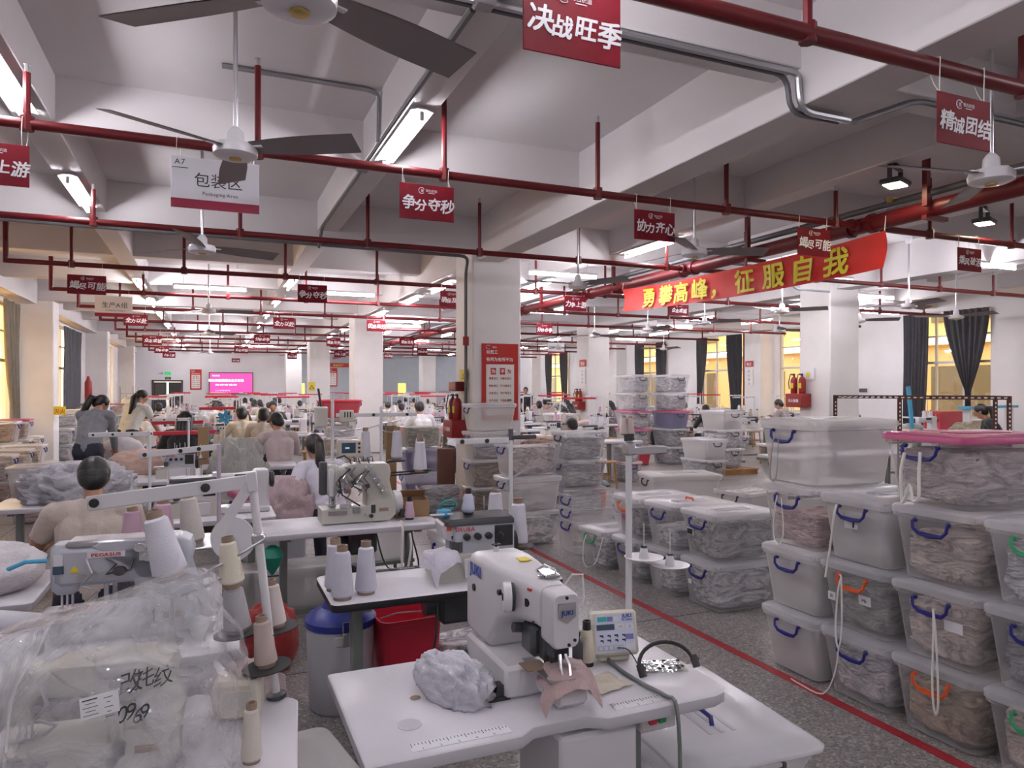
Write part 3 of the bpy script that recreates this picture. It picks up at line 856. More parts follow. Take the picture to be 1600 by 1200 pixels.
def heap(name, label, loc, dims, col, seed=0, rz=0, e=2.2, amp=.12, fx=3.4, fz=7, cat='garments', group=None, mat=None, flat=.25, nu=44, nv=22, kind='stuff', fy=None):
    key = (seed, e, amp, fx, fz, flat, nu, nv, fy)
    me = blob_mesh(key, e, seed, nu, nv, amp, fx, fz, flat, fy)
    o = link(name, me); o.location = loc; o.scale = dims; o.rotation_euler = (0, 0, R(rz)); o.color = (*col, 1)
    if mat:
        k2 = key + (mat,)
        if k2 not in _BL: m2 = me.copy(); m2.materials.clear(); m2.materials.append(MAT[mat]); _BL[k2] = m2
        o.data = _BL[k2]
    return tag(o, label, cat, group, kind)

GREY, LGREY, BEIGE, PINKB, WHITE, DKG, LILAC, TAN = (.40, .40, .42), (.62, .62, .66), (.62, .53, .48), (.66, .48, .47), (.80, .79, .80), (.13, .13, .14), (.45, .42, .52), (.46, .36, .26)
CN = {GREY: 'grey', LGREY: 'pale grey', BEIGE: 'beige', PINKB: 'dusty pink', WHITE: 'white', DKG: 'charcoal', LILAC: 'lilac', TAN: 'tan'}

# ------------------------------------------------------------------ storage bins
_BP = {}
SIZES = {'std': (.63, .43, .345), 'long': (.78, .50, .36), 'small': (.48, .36, .27), 'end': (.62, .44, .35)}
def bin_proto(lid, hc, size, body):
    k = (lid, hc, size, body)
    if k in _BP: return _BP[k]
    Lx, Wy, H = SIZES[size]
    o = T('storage_bin', '', 'bin')
    mb = MB(); loops = []
    def ring(sx, sy, z, r=.05): return [(x, y, z) for x, y in rrect(sx, sy, r, 4)]
    bx, by = Lx * .86, Wy * .86
    loops = [ring(bx - .04, by - .04, .002, .04), ring(bx, by, .014, .05), ring(Lx * .93, Wy * .93, H * .52), ring(Lx * .985, Wy * .985, H - .035), ring(Lx + .02, Wy + .02, H - .03, .055), ring(Lx + .02, Wy + .02, H, .055), ring(Lx - .01, Wy - .01, H, .05)]
    mb.loft(loops, 0, True, False)
    b = mb.build('body', body, o, ang=50)
    if lid:
        lm = {'clear': 'bin_lid', 'white': 'bin_white', 'pink': 'pink_lid', 'red': 'bin_red'}[lid]
        mb = MB()
        mb.loft([ring(Lx + .035, Wy + .035, H - .012, .06), ring(Lx + .036, Wy + .036, H + .014, .06), ring(Lx + .015, Wy + .015, H + .024, .055), ring(Lx - .07, Wy - .07, H + .022, .05), ring(Lx - .10, Wy - .10, H + .030, .045), ring(Lx - .22, Wy - .22, H + .030, .04), ring(Lx - .25, Wy - .25, H + .026, .04)], 0, False, True)
        for s in (-1, 0, 1):
            mb.box((0, s * Wy * .09, H + .028), (Lx * .5, .018, .006), 0, .002)
        mb.build('lid', lm, o, ang=50)
    for s in (-1, 1):
        x = s * (Lx / 2 * .985); zt = H - .055; hw = .085
        mb = MB()
        pts = [(x, -hw, zt + .02), (x + s * .018, -hw - .004, zt + .012), (x + s * .022, -hw, zt - .02), (x + s * .02, -hw * .7, zt - .043), (x + s * .02, 0, zt - .047), (x + s * .02, hw * .7, zt - .043), (x + s * .022, hw, zt - .02), (x + s * .018, hw + .004, zt + .012), (x, hw, zt + .02)]
        mb.tube(pts, .008, 6, rs=[.007, .008, .008, .010, .013, .010, .008, .008, .007])
        for q in (-1, 1): mb.sphere((x + s * .004, q * hw, zt + .018), (.012, .012, .014), nu=8, nv=5)
        mb.build('handle', hc + '_handle', o)
    _BP[k] = o
    return o
_bi = [0]
PITCH = .376
def sbin(p, rz, label, lid='clear', hc='blue', size='std', body='bin_clear', fill=GREY, fl=.82, group=None, scale=None):
    k = (lid, hc, size, body)
    fresh = k not in _BP
    pr = bin_proto(*k)
    o = put(pr, p, rz, label, group)
    if scale: o.scale = scale
    Lx, Wy, H = SIZES[size]
    if fill:
        _bi[0] += 1
        words_ = label.split()
        lb = CN.get(fill, 'mixed') + ' garments seen packed inside the ' + ' '.join(words_[:10])
        s = scale or (1, 1, 1)
        heap('packed_garments', lb, (p[0], p[1], p[2] + .018), (Lx * .79 * s[0], Wy * .78 * s[1], (H - .05) * fl * s[2]), fill, seed=_bi[0] % 7, rz=rz, e=5.5, amp=.17, fx=4.0, fz=6.0, flat=0, nu=56, nv=26, mat='packed_cloth', group=('garments packed in ' + group) if group else None)
    return o
def sticker(o, x, y, z, w_, h, rot=0, text=None, side='-x'):
    mb = MB()
    if side == '-x':
        mb.push(loc=(x, y, z), rot=(rot, 0, -90))
    else:
        mb.push(loc=(x, y, z), rot=(0, rot, 0))
    mb.box((0, 0, 0), (w_, .002, h))
    if text: mb.text(text, h * .5, 0, -h * .18, -.0018, 1, bold=.01)
    return mb.pop().build('paper_label', ['sticker', 'ink_black'], o, recalc=False)
def rope(label, pts, r=.004, m='cord_white', name='rope'):
    p0 = Vector(pts[0]); o = T(name, label, 'rope', pts[0])
    # smooth path
    P = [Vector(p) for p in pts]; out = []
    for i in range(len(P) - 1):
        a, b, c, d = P[max(i - 1, 0)], P[i], P[i + 1], P[min(i + 2, len(P) - 1)]
        for t in (0, .25, .5, .75):
            out.append(.5 * ((2 * b) + (-a + c) * t + (2 * a - 5 * b + 4 * c - d) * t * t + (-a + 3 * b - 3 * c + d) * t ** 3))
    out.append(P[-1])
    mb = MB(); mb.tube([q - p0 for q in out], r, 5); mb.build('strand', m, o)
    return o
def cable(label, pts, r=.005, m='black'):
    o = rope(label, pts, r, m, 'cable'); o['category'] = 'cable'; return o

# ------------------------------------------------------------------ tables
def table(label, x0, x1, y0, y1, z=.76, edge='table_edge', rz=0, legs=True, group=None, out=None, name='sewing_table'):
    cx, cy_ = (x0 + x1) / 2, (y0 + y1) / 2
    o = T(name, label, 'table', (cx, cy_, 0), rz, group)
    w_, d = x1 - x0, y1 - y0
    mb = MB()
    pts = out or rrect(w_, d, .035, 4)
    th = .04
    sh = lambda k: [(p[0] * (1 - 2 * k / w_), p[1] * (1 - 2 * k / d)) for p in pts]
    mb.loft([[(*p, z - th) for p in sh(.004)], [(*p, z - th + .004) for p in pts], [(*p, z - .006) for p in pts]], 1, True, False)
    mb.loft([[(*p, z - .006) for p in pts], [(*p, z) for p in sh(.006)]], 0, False, True)
    mb.build('table_top', ['table_white', edge], o, ang=50)
    if legs:
        for s in (-1, 1):
            x = s * (w_ / 2 - .16)
            mb = MB(); mb.box((x, .03, .39), (.05, .07, .66), bev=.006); mb.box((x, 0, z - th - .012), (.05, d * .8, .024)); lg = mb.build('leg', 'leg_grey', o)
            mb = MB(); mb.box((x, 0, .045), (.06, d * .92, .05), bev=.008)
            for q in (-1, 1): mb.cyl((x, q * d * .4, 0), (x, q * d * .4, .025), .025, n=8)
            mb.build('foot', 'leg_grey', lg)
        mb = MB(); mb.box((0, .03, .16), (w_ - .32, .04, .04)); mb.build('crossbar', 'leg_grey', o)
        mb = MB(); mb.push(loc=(0, -.06, .1), rot=(8, 0, 0)); mb.box((0, 0, 0), (.42, .26, .018), bev=.004)
        for k in range(5): mb.box((-.16 + .08 * k, 0, .012), (.03, .22, .006))
        mb.pop().build('treadle', 'dark_steel', o)
        mb = MB(); mb.box((.1, .08, z - .15), (.2, .2, .18), bev=.02); mb.cyl((.0, .08, z - .15), (-.06, .08, z - .15), .06, n=14); mb.build('motor', 'machine_dark', o)
    return o

# ------------------------------------------------------------------ cones of thread
def cone_proto(h, r0, r1, mat, core=True):
    o = T('thread_cone', '', 'thread cone')
    mb = MB(); mb.lathe([(r0 * .82, .012), (r0, .022), (r0 * .985, .035), (r1 * 1.04, h - .03), (r1, h - .018), (r1 * .72, h - .010)], n=20); mb.build('thread', mat, o)
    mb = MB(); mb.lathe([(r0 * .8, 0), (r0 * .8, .016)], n=16); mb.lathe([(r1 * .74, h - .022), (r1 * .70, h + .016), (r1 * .5, h + .016), (r1 * .5, h - .03)], n=16); mb.build('card_core', 'card_tube' if core is True else core, o)
    return o
CONE = cone_proto(.225, .053, .036, 'thread_any')
SPOOL = cone_proto(.115, .030, .020, 'thread_any', 'black')
WTH, PTH, CTH, GTH, LTH = (.80, .80, .88), (.58, .38, .48), (.78, .72, .58), (.55, .50, .48), (.70, .66, .78)
def cone(p, label, col=WTH, scale=1, group=None, pr=None, tilt=0):
    o = put(pr or CONE, p, 0, label, group, scale)
    setcol(o, col)
    if tilt: o.rotation_euler = (0, R(tilt), 0)
    return o

# ------------------------------------------------------------------ thread stands
def stand_proto(h=.62, discs=((-.12, .16), (.12, .16)), bar=True, barw=.42, bar_m='white_metal', label=''):
    o = T('thread_stand', label, 'thread stand')
    mb = MB(); mb.cyl((0, 0, 0), (0, 0, h), .011, n=10); mb.lathe([(.035, 0), (.035, .008), (.016, .02)], n=14); mb.build('pole', 'white_metal', o)
    for x, z in discs:
        mb = MB(); mb.lathe([(.062, 0), (.07, .004), (.062, .008)], (x, 0, z), 20)
        mb.tube([(0, 0, z - .012), (x * .5, 0, z - .01), (x, 0, z)], .006, 6)
        d = mb.build('spool_disc', 'rubber', o)
        mb = MB(); mb.cyl((x, 0, z), (x, 0, z + .16), .003, n=6); mb.lathe([(.018, z + .008), (.006, z + .05)], (x, 0, 0), 10); mb.build('spindle', 'white_plastic', d)
    if bar:
        mb = MB(); mb.box((-barw / 2 + .02, 0, h - .02), (barw, .006, .035), bev=.003); b = mb.build('guide_bar', bar_m, o)
        for k in range(4):
            mb = MB(); mb.cyl((-barw + .05 + k * barw * .3, -.008, h - .02), (-barw + .05 + k * barw * .3, .006, h - .02), .009, n=10); mb.build('eyelet', 'black', b)
    return o

# ------------------------------------------------------------------ machines (operator on -Y, head towards -X)
def lock_proto(body='machine_white'):
    o = T('sewing_machine', '', 'sewing machine')
    mb = MB(); mb.box((0, 0, .025), (.5, .19, .05), bev=.012); mb.build('bed', body, o)
    mb = MB()
    mb.loft([[(x * k + .17 , y * k, z) for x, y in rrect(.15, .15, .03)] for k, z in ((1.05, .05), (.95, .10), (.92, .2), (1.0, .28), (.9, .315), (.6, .325))]); mb.build('column', body, o)
    mb = MB()
    mb.loft([[(xx, y * k, .245 + zz * k) for y, zz in rrect(.11, .12, .03)] for xx, k in ((.12, 1.05), (-.05, .85), (-.2, .88))]); mb.build('arm', body, o)
    mb = MB(); mb.loft([[(x - .225, y, z) for x, y in rrect(.075 * k, .115 * k, .02)] for k, z in ((.7, .135), (.95, .16), (1, .28), (.8, .31))]); hd = mb.build('head', body, o)
    mb = MB(); mb.cyl((-.225, 0, .06), (-.225, 0, .14), .006, n=8); mb.build('needle_bar', 'chrome', hd)
    mb = MB(); mb.box((-.225, .0, .07), (.014, .03, .012)); mb.cyl((-.225, .018, .07), (-.225, .018, .14), .006, n=8); mb.build('presser_foot', 'chrome', hd)
    mb = MB(); mb.lathe([(.045, .25), (.062, .258), (.062, .285), (.045, .295), (.02, .295)], (0, 0, .24), 18, axis='x'); mb.build('handwheel', 'machine_dark', o)
    mb = MB(); mb.cyl((-.17, -.06, .2), (-.17, -.085, .2), .02, n=12); mb.build('tension_knob', 'chrome', o)
    mb = MB(); mb.box((.0, -.068, .27), (.13, .03, .05), bev=.006); mb.build('control_panel', 'machine_dark', o)
    mb = MB(); mb.cyl((.05, .02, .3), (.05, .02, .36), .004, n=6); mb.build('thread_post', 'chrome', o)
    mb = MB(); mb.box((-.2, 0, .0515), (.12, .13, .003)); mb.build('needle_plate', 'steel', o)
    return o
def over_proto(body='machine_grey'):
    o = T('overlock_machine', '', 'sewing machine')
    mb = MB(); mb.prism([(-.17, 0), (.2, 0), (.2, .1), (.05, .12), (-.05, .12), (-.17, .09)], -.12, .13, 'y'); mb.build('base', 'machine_beige', o)
    mb = MB(); mb.loft([[(x + .06, y + .02, z) for x, y in rrect(.28 * k, .2 * k, .02)] for k, z in ((1, .1), (1, .23), (.96, .25))]); mb.build('body', body, o)
    mb = MB(); mb.loft([[(x + .04, y + .02, z) for x, y in rrect(.32 * k, .2 * k, .02)] for k, z in ((1, .25), (1, .272), (.95, .282))]); mb.build('top_cover', 'machine_dark', o)
    mb = MB(); mb.prism([(-.12, .19), (-.075, .17), (-.075, .27), (-.10, .28), (-.13, .25)], -.05, .1, 'y'); mb.build('head', 'machine_white', o)
    for k in range(4):
        mb = MB(); mb.lathe([(.016, -.0), (.016, -.022), (.010, -.03)], (-.03 + .05 * k, -.085, .2), 12, axis='y'); mb.build('tension_knob', 'black', o)
    mb = MB(); mb.lathe([(.03, .0), (.055, .005), (.055, .03), (.03, .035)], (.2, .02, .14), 18, axis='x'); mb.build('handwheel', 'black', o)
    mb = MB(); mb.box((.145, -.082, .195), (.085, .008, .10), bev=.003); mb.build('control_panel', 'black', o)
    mb = MB(); mb.box((.05, -.124, .06), (.2, .01, .09), bev=.004); mb.build('looper_cover', 'machine_white', o)
    mb = MB(); mb.box((-.13, -.05, .122), (.12, .14, .006)); mb.build('cloth_plate', 'steel', o)
    mb = MB()
    for k in range(5): mb.cyl((-.08 + .012 * k, -.03 - .008 * k, .12), (-.085 + .02 * k, -.05, .2), .005, n=6)
    mb.box((-.07, -.06, .15), (.05, .04, .05)); mb.build('presser_foot', 'dark_steel', o)
    mb = MB()
    for k in range(3): mb.cyl((0 + .05 * k, .08, .28), (0 + .05 * k, .08, .36), .004, n=6)
    mb.build('thread_post', 'chrome', o)
    return o
def inter_proto(body='machine_beige'):
    o = T('interlock_machine', '', 'sewing machine')
    mb = MB(); mb.prism([(-.30, .01), (.14, .01), (.18, .05), (.18, .16), (.05, .17), (.0, .12), (-.30, .11)], -.10, .10, 'y'); mb.build('bed', body, o)
    mb = MB(); mb.loft([[(x + .08 + sx, y, z) for x, y in rrect(w_, .16, .03)] for sx, w_, z in ((.02, .22, .12), (0, .18, .2), (-.03, .2, .30), (-.06, .28, .36), (-.08, .3, .41), (-.08, .26, .425))]); mb.build('column', body, o)
    mb = MB(); mb.loft([[(xx, y * k, .35 + z * k) for y, z in rrect(.13, .13, .03)] for xx, k in ((.0, 1), (-.15, .9), (-.24, .9))]); mb.build('arm', body, o)
    mb = MB(); mb.loft([[(x - .225, y, z) for x, y in rrect(.08 * k, .12 * k, .02)] for k, z in ((.7, .2), (1, .23), (1, .40), (.8, .42))]); hd = mb.build('head', body, o)
    mb = MB()
    for k in range(3): mb.cyl((-.24 + .015 * k, 0, .11), (-.24 + .015 * k, 0, .21), .004, n=6)
    mb.box((-.225, 0, .125), (.05, .04, .012)); mb.build('needle_bar', 'chrome', hd)
    mb = MB(); mb.lathe([(.04, .18), (.085, .185), (.09, .2), (.085, .235), (.05, .245), (.02, .245)], (0, 0, .12), 24, axis='x'); mb.build('handwheel', 'machine_white', o)
    for k in range(5):
        mb = MB(); mb.lathe([(.020, -.085), (.020, -.095), (.012, -.098), (.012, -.108), (.018, -.112)], (.0 + .026 * k, 0, .40 - .045 * k), 12, axis='y'); mb.build('tension_disc', 'chrome', o)
    mb = MB()
    mb.tube([(-.16, -.08, .36), (-.14, -.1, .30), (-.17, -.1, .25), (-.12, -.1, .22), (-.15, -.09, .18)], .006, 6)
    for k in range(5): mb.cyl((-.17 + .03 * k, -.07, .28 + .01 * (k % 2)), (-.17 + .03 * k, -.085, .28 + .01 * (k % 2)), .016, n=10)
    mb.build('thread_take_up', 'steel', o)
    mb = MB(); mb.box((.1, -.103, .09), (.06, .006, .025)); mb.build('rating_plate', 'card_tube', o)
    mb = MB(); mb.box((.03, -.104, .1), (.03, .01, .06), bev=.004); mb.cyl((.015, -.1, .05), (.015, -.115, .05), .014, n=12); mb.build('lever', 'machine_dark', o)
    mb = MB(); mb.box((-.2, -.103, .085), (.12, .008, .03)); mb.build('cloth_plate', 'steel', o)
    return o
# ------------------------------------------------------------------ stools and chairs
def stool_proto():
    o = T('work_stool', '', 'stool')
    mb = MB(); mb.loft([[(x, y, z) for x, y in rrect(.32 * k, .28 * k, .04)] for k, z in ((.96, .43), (1, .44), (1, .455), (.95, .46))]); mb.build('seat', 'wood', o)
    for a in (-1, 1):
        for b in (-1, 1):
            mb = MB(); mb.cyl((a * .12, b * .1, .43), (a * .15, b * .13, 0), .018, .016, 8); mb.build('leg', 'wood', o)
    mb = MB(); mb.box((0, -.12, .2), (.25, .02, .03)); mb.box((0, .12, .2), (.25, .02, .03)); mb.build('stretcher', 'wood', o)
    return o
def chair_proto():
    o = T('wooden_chair', '', 'chair')
    mb = MB(); mb.box((0, 0, .44), (.38, .36, .03), bev=.008); mb.build('seat', 'wood', o)
    for a in (-1, 1):
        mb = MB(); mb.box((a * .17, -.16, .21), (.035, .035, .43)); mb.build('leg', 'wood', o)
        mb = MB(); mb.box((a * .17, .17, .42), (.035, .03, .85)); mb.build('leg', 'wood', o)
    mb = MB(); mb.box((0, .17, .77), (.38, .02, .12), bev=.008); mb.build('backrest', 'wood', o)
    mb = MB(); mb.box((0, .17, .58), (.32, .016, .05)); mb.build('back_rail', 'wood', o)
    return o
# ------------------------------------------------------------------ people
def ik(a, b, l1, l2, hint):
    a, b = Vector(a), Vector(b); d = b - a; L_ = min(d.length, (l1 + l2) * .995); n = d.normalized()
    b = a + n * L_
    x = (l1 * l1 - l2 * l2 + L_ * L_) / (2 * L_); h = math.sqrt(max(0, l1 * l1 - x * x))
    hv = Vector(hint); hv = (hv - n * hv.dot(n)).normalized()
    return a + n * x + hv * h, b
PEOPLE = {}
def person_mesh(key, seated=True, lean=25, headp=25, heady=0, hands=((.18, .36, .89), (-.18, .36, .89)), hair='bun', top='top_any', pants='pants_dark', sleeve=1.0, voxel=.013, fem=True):
    """local frame: faces +Y, feet at z=0. returns list of (name, mesh)"""
    if key in PEOPLE: return PEOPLE[key]
    caps = []        # (p0, p1, r0, r1, region)
    hip = Vector((0, 0, .50 if seated else .92))
    ln = R(lean); up = Vector((0, math.sin(ln), math.cos(ln))); fw = Vector((0, math.cos(ln), -math.sin(ln)))
    def E(p0, p1, r0, r1, g): caps.append((Vector(p0), Vector(p1), r0, r1, g))
    waist = hip + Vector((0, math.sin(ln * .4), math.cos(ln * .4))) * .20
    chest = waist + up * .20
    neck = chest + up * .15
    for s in (-1, 1):
        E(hip + Vector((s * .075, -.01, 0)), hip + Vector((s * .07, 0, .06)), .105, .10, 'P')
        E(hip + Vector((s * .06, 0, .05)), waist + Vector((s * .055, 0, 0)), .098, .092, 'T')
        E(waist + Vector((s * .055, 0, 0)), chest + Vector((s * .075, 0, 0)), .092, .100, 'T')
        E(chest + Vector((s * .075, 0, 0)) + fw * .015, neck + Vector((s * .06, 0, 0)) - up * .06, .098, .075, 'T')
    E(hip + Vector((0, 0, .06)), chest, .10, .11, 'T')
    E(chest, neck - up * .02, .10, .06, 'T')
    E(chest - up * .06, neck - up * .055, .112, .092, 'T'); E(waist, chest, .102, .112, 'T')
    hd = R(lean * .5 + headp); hu = Vector((0, math.sin(hd), math.cos(hd)))
    E(neck - up * .02, neck + hu * .08, .052, .048, 'S')
    yaw = Matrix.Rotation(R(heady), 3, 'Z')
    hc = neck + hu * .175; hf = Vector((0, math.cos(hd), -math.sin(hd)))
    hf = (yaw @ hf).normalized(); hu2 = (yaw @ hu).normalized(); hs = hf.cross(hu2)
    sl = .185
    for s in (-1, 1):
        sh = neck - up * .045 + Vector((s * sl, 0, 0))
        E(neck - up * .03 + Vector((s * .04, 0, 0)), sh, .055, .058, 'T')
        hnd = Vector(hands[0 if s > 0 else 1])
        el, wr = ik(sh, hnd, .28, .25, (s * .6, -.35, -.8))
        m = sh + (el - sh) * .55
        E(sh, m, .058, .048, 'T'); E(m, el, .048, .042, 'T' if sleeve > .6 else 'S')
        E(el, el + (wr - el) * .35, .042, .041, 'T' if sleeve > .8 else 'S'); E(el + (wr - el) * .35, wr, .040, .027, 'T' if sleeve > .95 else 'S')
        d = (wr - el).normalized(); pal = wr + d * .05
        E(wr, pal, .026, .030, 'S'); sd = d.cross(Vector((0, 0, 1))).normalized()
        E(wr + d * .02 + sd * .018, pal + sd * .02, .018, .018, 'S'); E(wr + d * .02 - sd * .018, pal - sd * .02, .018, .018, 'S')
        hd_info = (wr, d, sd, s, pal)
        caps.append(('hand', hd_info))
        hp = hip + Vector((s * .085, 0, 0))
        if seated:
            kn = hip + Vector((s * .13, .42, -.01)); an = Vector((s * .12, .36, .08))
        else:
            kn = Vector((s * .09, .03, .49)); an = Vector((s * .09, -.02, .08))
        E(hp, kn, .09, .062, 'P'); E(kn, an, .06, .042, 'P'); E(an + Vector((0, -.02, -.03)), an + Vector((0, .14, -.045)), .042, .034, 'F')
    # build raw union
    mb = MB()
    segs = []
    for c in caps:
        if c[0] == 'hand': continue
        p0, p1, r0, r1, g = c
        d = (p1 - p0); n = max(2, int(d.length / .03)); segs.append(c)
        q = d.to_track_quat('Z', 'Y') if d.length > 1e-6 else Vector((0, 0, 1)).to_track_quat('Z', 'Y')
        loops = []
        L_ = d.length
        prof = [(-r0 * math.cos(t), r0 * math.sin(t)) for t in (.15, .5, .9, 1.3)] + [(L_ * k / 3, r0 + (r1 - r0) * k / 3) for k in range(4)] + [(L_ + r1 * math.cos(t), r1 * math.sin(t)) for t in (1.3, .9, .5, .15)]
        for h, r in prof:
            loops.append([tuple(p0 + q @ Vector((r * math.cos(2 * PI * k / 14), r * math.sin(2 * PI * k / 14), h))) for k in range(14)])
        mb.loft(loops)
    def ell(c, rx, ry, rz_):
        vs = MB(); vs.sphere((0, 0, 0), (1, 1, 1), nu=18, nv=12)
        mb.add([tuple(c + hs * (p[0] * rx) + hf * (p[1] * ry) + hu2 * (p[2] * rz_)) for p in vs.v], vs.f)
    ell(hc, .074, .092, .098); ell(hc + hf * .025 - hu2 * .062, .054, .062, .060)     # cranium and jaw
    ell(hc + hf * .098 - hu2 * .018, .011, .018, .018); ell(hc + hf * .088 + hu2 * .004, .009, .012, .03)      # nose
    for s in (-1, 1): ell(hc + hs * s * .076 - hu2 * .012 - hf * .005, .010, .020, .030)                       # ears
    ell(hc + hf * .078 - hu2 * .058, .024, .014, .010)                                                           # lips
    o = mb.build('tmp', 'skin', smooth=False, recalc=False)
    md = o.modifiers.new('r', 'REMESH'); md.mode = 'VOXEL'; md.voxel_size = voxel
    ms = o.modifiers.new('s', 'SMOOTH'); ms.factor = .5; ms.iterations = 5
    dg = bpy.context.evaluated_depsgraph_get(); me = bpy.data.meshes.new_from_object(o.evaluated_get(dg)); bpy.data.objects.remove(o)
    n = len(me.vertices); co = np.empty(n * 3, dtype=np.float32); me.vertices.foreach_get('co', co); co = co.reshape(-1, 3)
    best = np.full(n, 1e9); reg = np.zeros(n, dtype=int); RG = {'S': 0, 'T': 1, 'P': 2, 'F': 3}
    for p0, p1, r0, r1, g in segs:
        a, d = np.array(p0), np.array(p1 - p0); l2 = max(1e-9, d @ d)
        t = np.clip((co - a) @ d / l2, 0, 1); dist = np.linalg.norm(co - a - t[:, None] * d, axis=1) - (r0 + (r1 - r0) * t)
        k = dist < best; best[k] = dist[k]; reg[k] = RG[g]
    hcn = np.array(hc); reg[np.linalg.norm(co - hcn, axis=1) < .13] = 0
    # clothing folds
    for i in range(n):
        if reg[i] in (1, 2):
            p = Vector(co[i]); f = ridge(Vector((p.x * 7, p.y * 7, p.z * 9))) * .008 + ridge(Vector((p.x * 16, p.y * 16, p.z * 24))) * .003
            nn = me.vertices[i].normal; co[i] += np.array(nn) * (f + .007)
    me.vertices.foreach_set('co', co.ravel())
    mi = np.array([np.bincount(reg[list(p.vertices)]).argmax() for p in me.polygons], dtype=np.int32)
    # hands: five fingers per hand, joined into the body mesh
    fb = MB()
    for c in caps:
        if c[0] != 'hand': continue
        wr, d, sd, s, pal = c[1]
        dn = d.cross(sd) if d.cross(sd).z < 0 else -d.cross(sd)
        for k, (off, ln_) in enumerate(((-.026, .058), (-.009, .072), (.009, .078), (.026, .07))):
            b = pal + sd * off - d * .01; sp = sd * off * .25
            q1 = b + (d * .9 + dn * .15).normalized() * ln_ * .5 + sp; q2 = q1 + (d * .8 + dn * .6).normalized() * ln_ * .35; q3 = q2 + (d * .45 + dn * .9).normalized() * ln_ * .3
            fb.tube([b, q1, q2, q3], .008, 6, rs=[.0095, .009, .008, .0055])
        th = sd * (-s if sd.x > 0 else s)
        b = wr + d * .02 + th * .02; fb.tube([b, b + (d * .6 + th * .8).normalized() * .035, b + (d * .6 + th * .8).normalized() * .035 + (d * .9 + th * .2).normalized() * .032], .009, 6, rs=[.013, .010, .007])
    for s in (-1, 1):                                                     # eyes and brows
        pe = hc + hf * .083 + hs * s * .030 + hu2 * .012
    me.materials.clear()
    for m in ('skin', top, pants, 'shoe'): me.materials.append(MAT[m])
    bm = bmesh.new(); bm.from_mesh(me)
    for f, q in zip(bm.faces, mi): f.material_index = int(q); f.smooth = True
    vs = [bm.verts.new(p) for p in fb.v]
    for f in fb.f:
        nf = bm.faces.new([vs[i] for i in f]); nf.smooth = True; nf.material_index = 0
    eb = MB()
    for s in (-1, 1):
        pe = hc + hf * .084 + hs * s * .030 + hu2 * .010
        eb.sphere(tuple(pe), (.011, .009, .006), nu=8, nv=5)
    vs = [bm.verts.new(p) for p in eb.v]
    for f in eb.f:
        nf = bm.faces.new([vs[i] for i in f]); nf.material_index = 3
    bmesh.ops.recalc_face_normals(bm, faces=bm.faces)
    bm.to_mesh(me); bm.free()
    me.name = 'body'
    out = [('body', me)]
    # hair
    hb = MB()
    def hell(c, rx, ry, rz_, nu=26, nv=18):
        vs = MB(); vs.sphere((0, 0, 0), (1, 1, 1), nu=nu, nv=nv)
        hb.add([tuple(c + (hs * (p[0] * rx) + hf * (p[1] * ry) + hu2 * (p[2] * rz_)) * (1 + .03 * noise.noise(Vector(p) * 4) + .012 * noise.noise(Vector((p[0] * 14, p[1] * 14, p[2] * 3))))) for p in vs.v], vs.f)
    hell(hc - hf * .020 + hu2 * .020, .086, .094, .094)
    hell(hc - hf * .045 - hu2 * .03, .076, .062, .075); hell(hc - hf * .034 - hu2 * .008, .083, .078, .088)
    back = hc - hf * .10 - hu2 * .01
    if hair == 'bun': hell(back - hf * .015 + hu2 * .0, .042, .040, .042, 16, 10)
    elif hair == 'tail':
        pts = [back, back - hf * .05 - hu2 * .03, back - hf * .06 - hu2 * .13, back - hf * .04 - hu2 * .25, back - hf * .02 - hu2 * .36]
        pts = [Vector(p) for p in pts]
        for k in range(2, 5): pts[k].z = pts[1].z - .11 * (k - 1); pts[k].y = pts[1].y - .01 * k - .015
        hb.tube(pts, .03, 12, rs=[.03, .042, .048, .042, .016])
    elif hair == 'long':
        pts = [hc - hf * .05, hc - hf * .07 - hu2 * .08, neck - fw * .075 - up * .06, neck - fw * .08 - up * .2]
        for s in (-.045, 0, .045): hb.tube([Vector(p) + hs * s for p in pts], .05, 10, rs=[.06, .062, .052, .02])
    elif hair == 'bob':
        hell(hc - hf * .032 - hu2 * .035, .087, .080, .098)
    ho = hb.build('tmp', 'hair', ang=80); hm = ho.data; bpy.data.objects.remove(ho); hm.name = 'hair'
    out.append(('hair', hm))
    PEOPLE[key] = out
    return out
M('top_any', (.5, .5, .5), .85, objcol=True, var=.06, bump=.2, bscale=90, sheen=.2)
M('pants_dark', (.02, .022, .04), .8, bump=.2, bscale=120)
def person(label, loc, rz, col, key, scale=1.0, group=None, **kw):
    parts = person_mesh(key, **kw)
    o = link('person', parts[0][1]); o.location = loc; o.rotation_euler = (0, 0, R(rz)); o.scale = (scale,) * 3; o.color = (*col, 1)
    for nm, me in parts[1:]:
        link(nm, me, o)
    return tag(o, label, 'person', group)
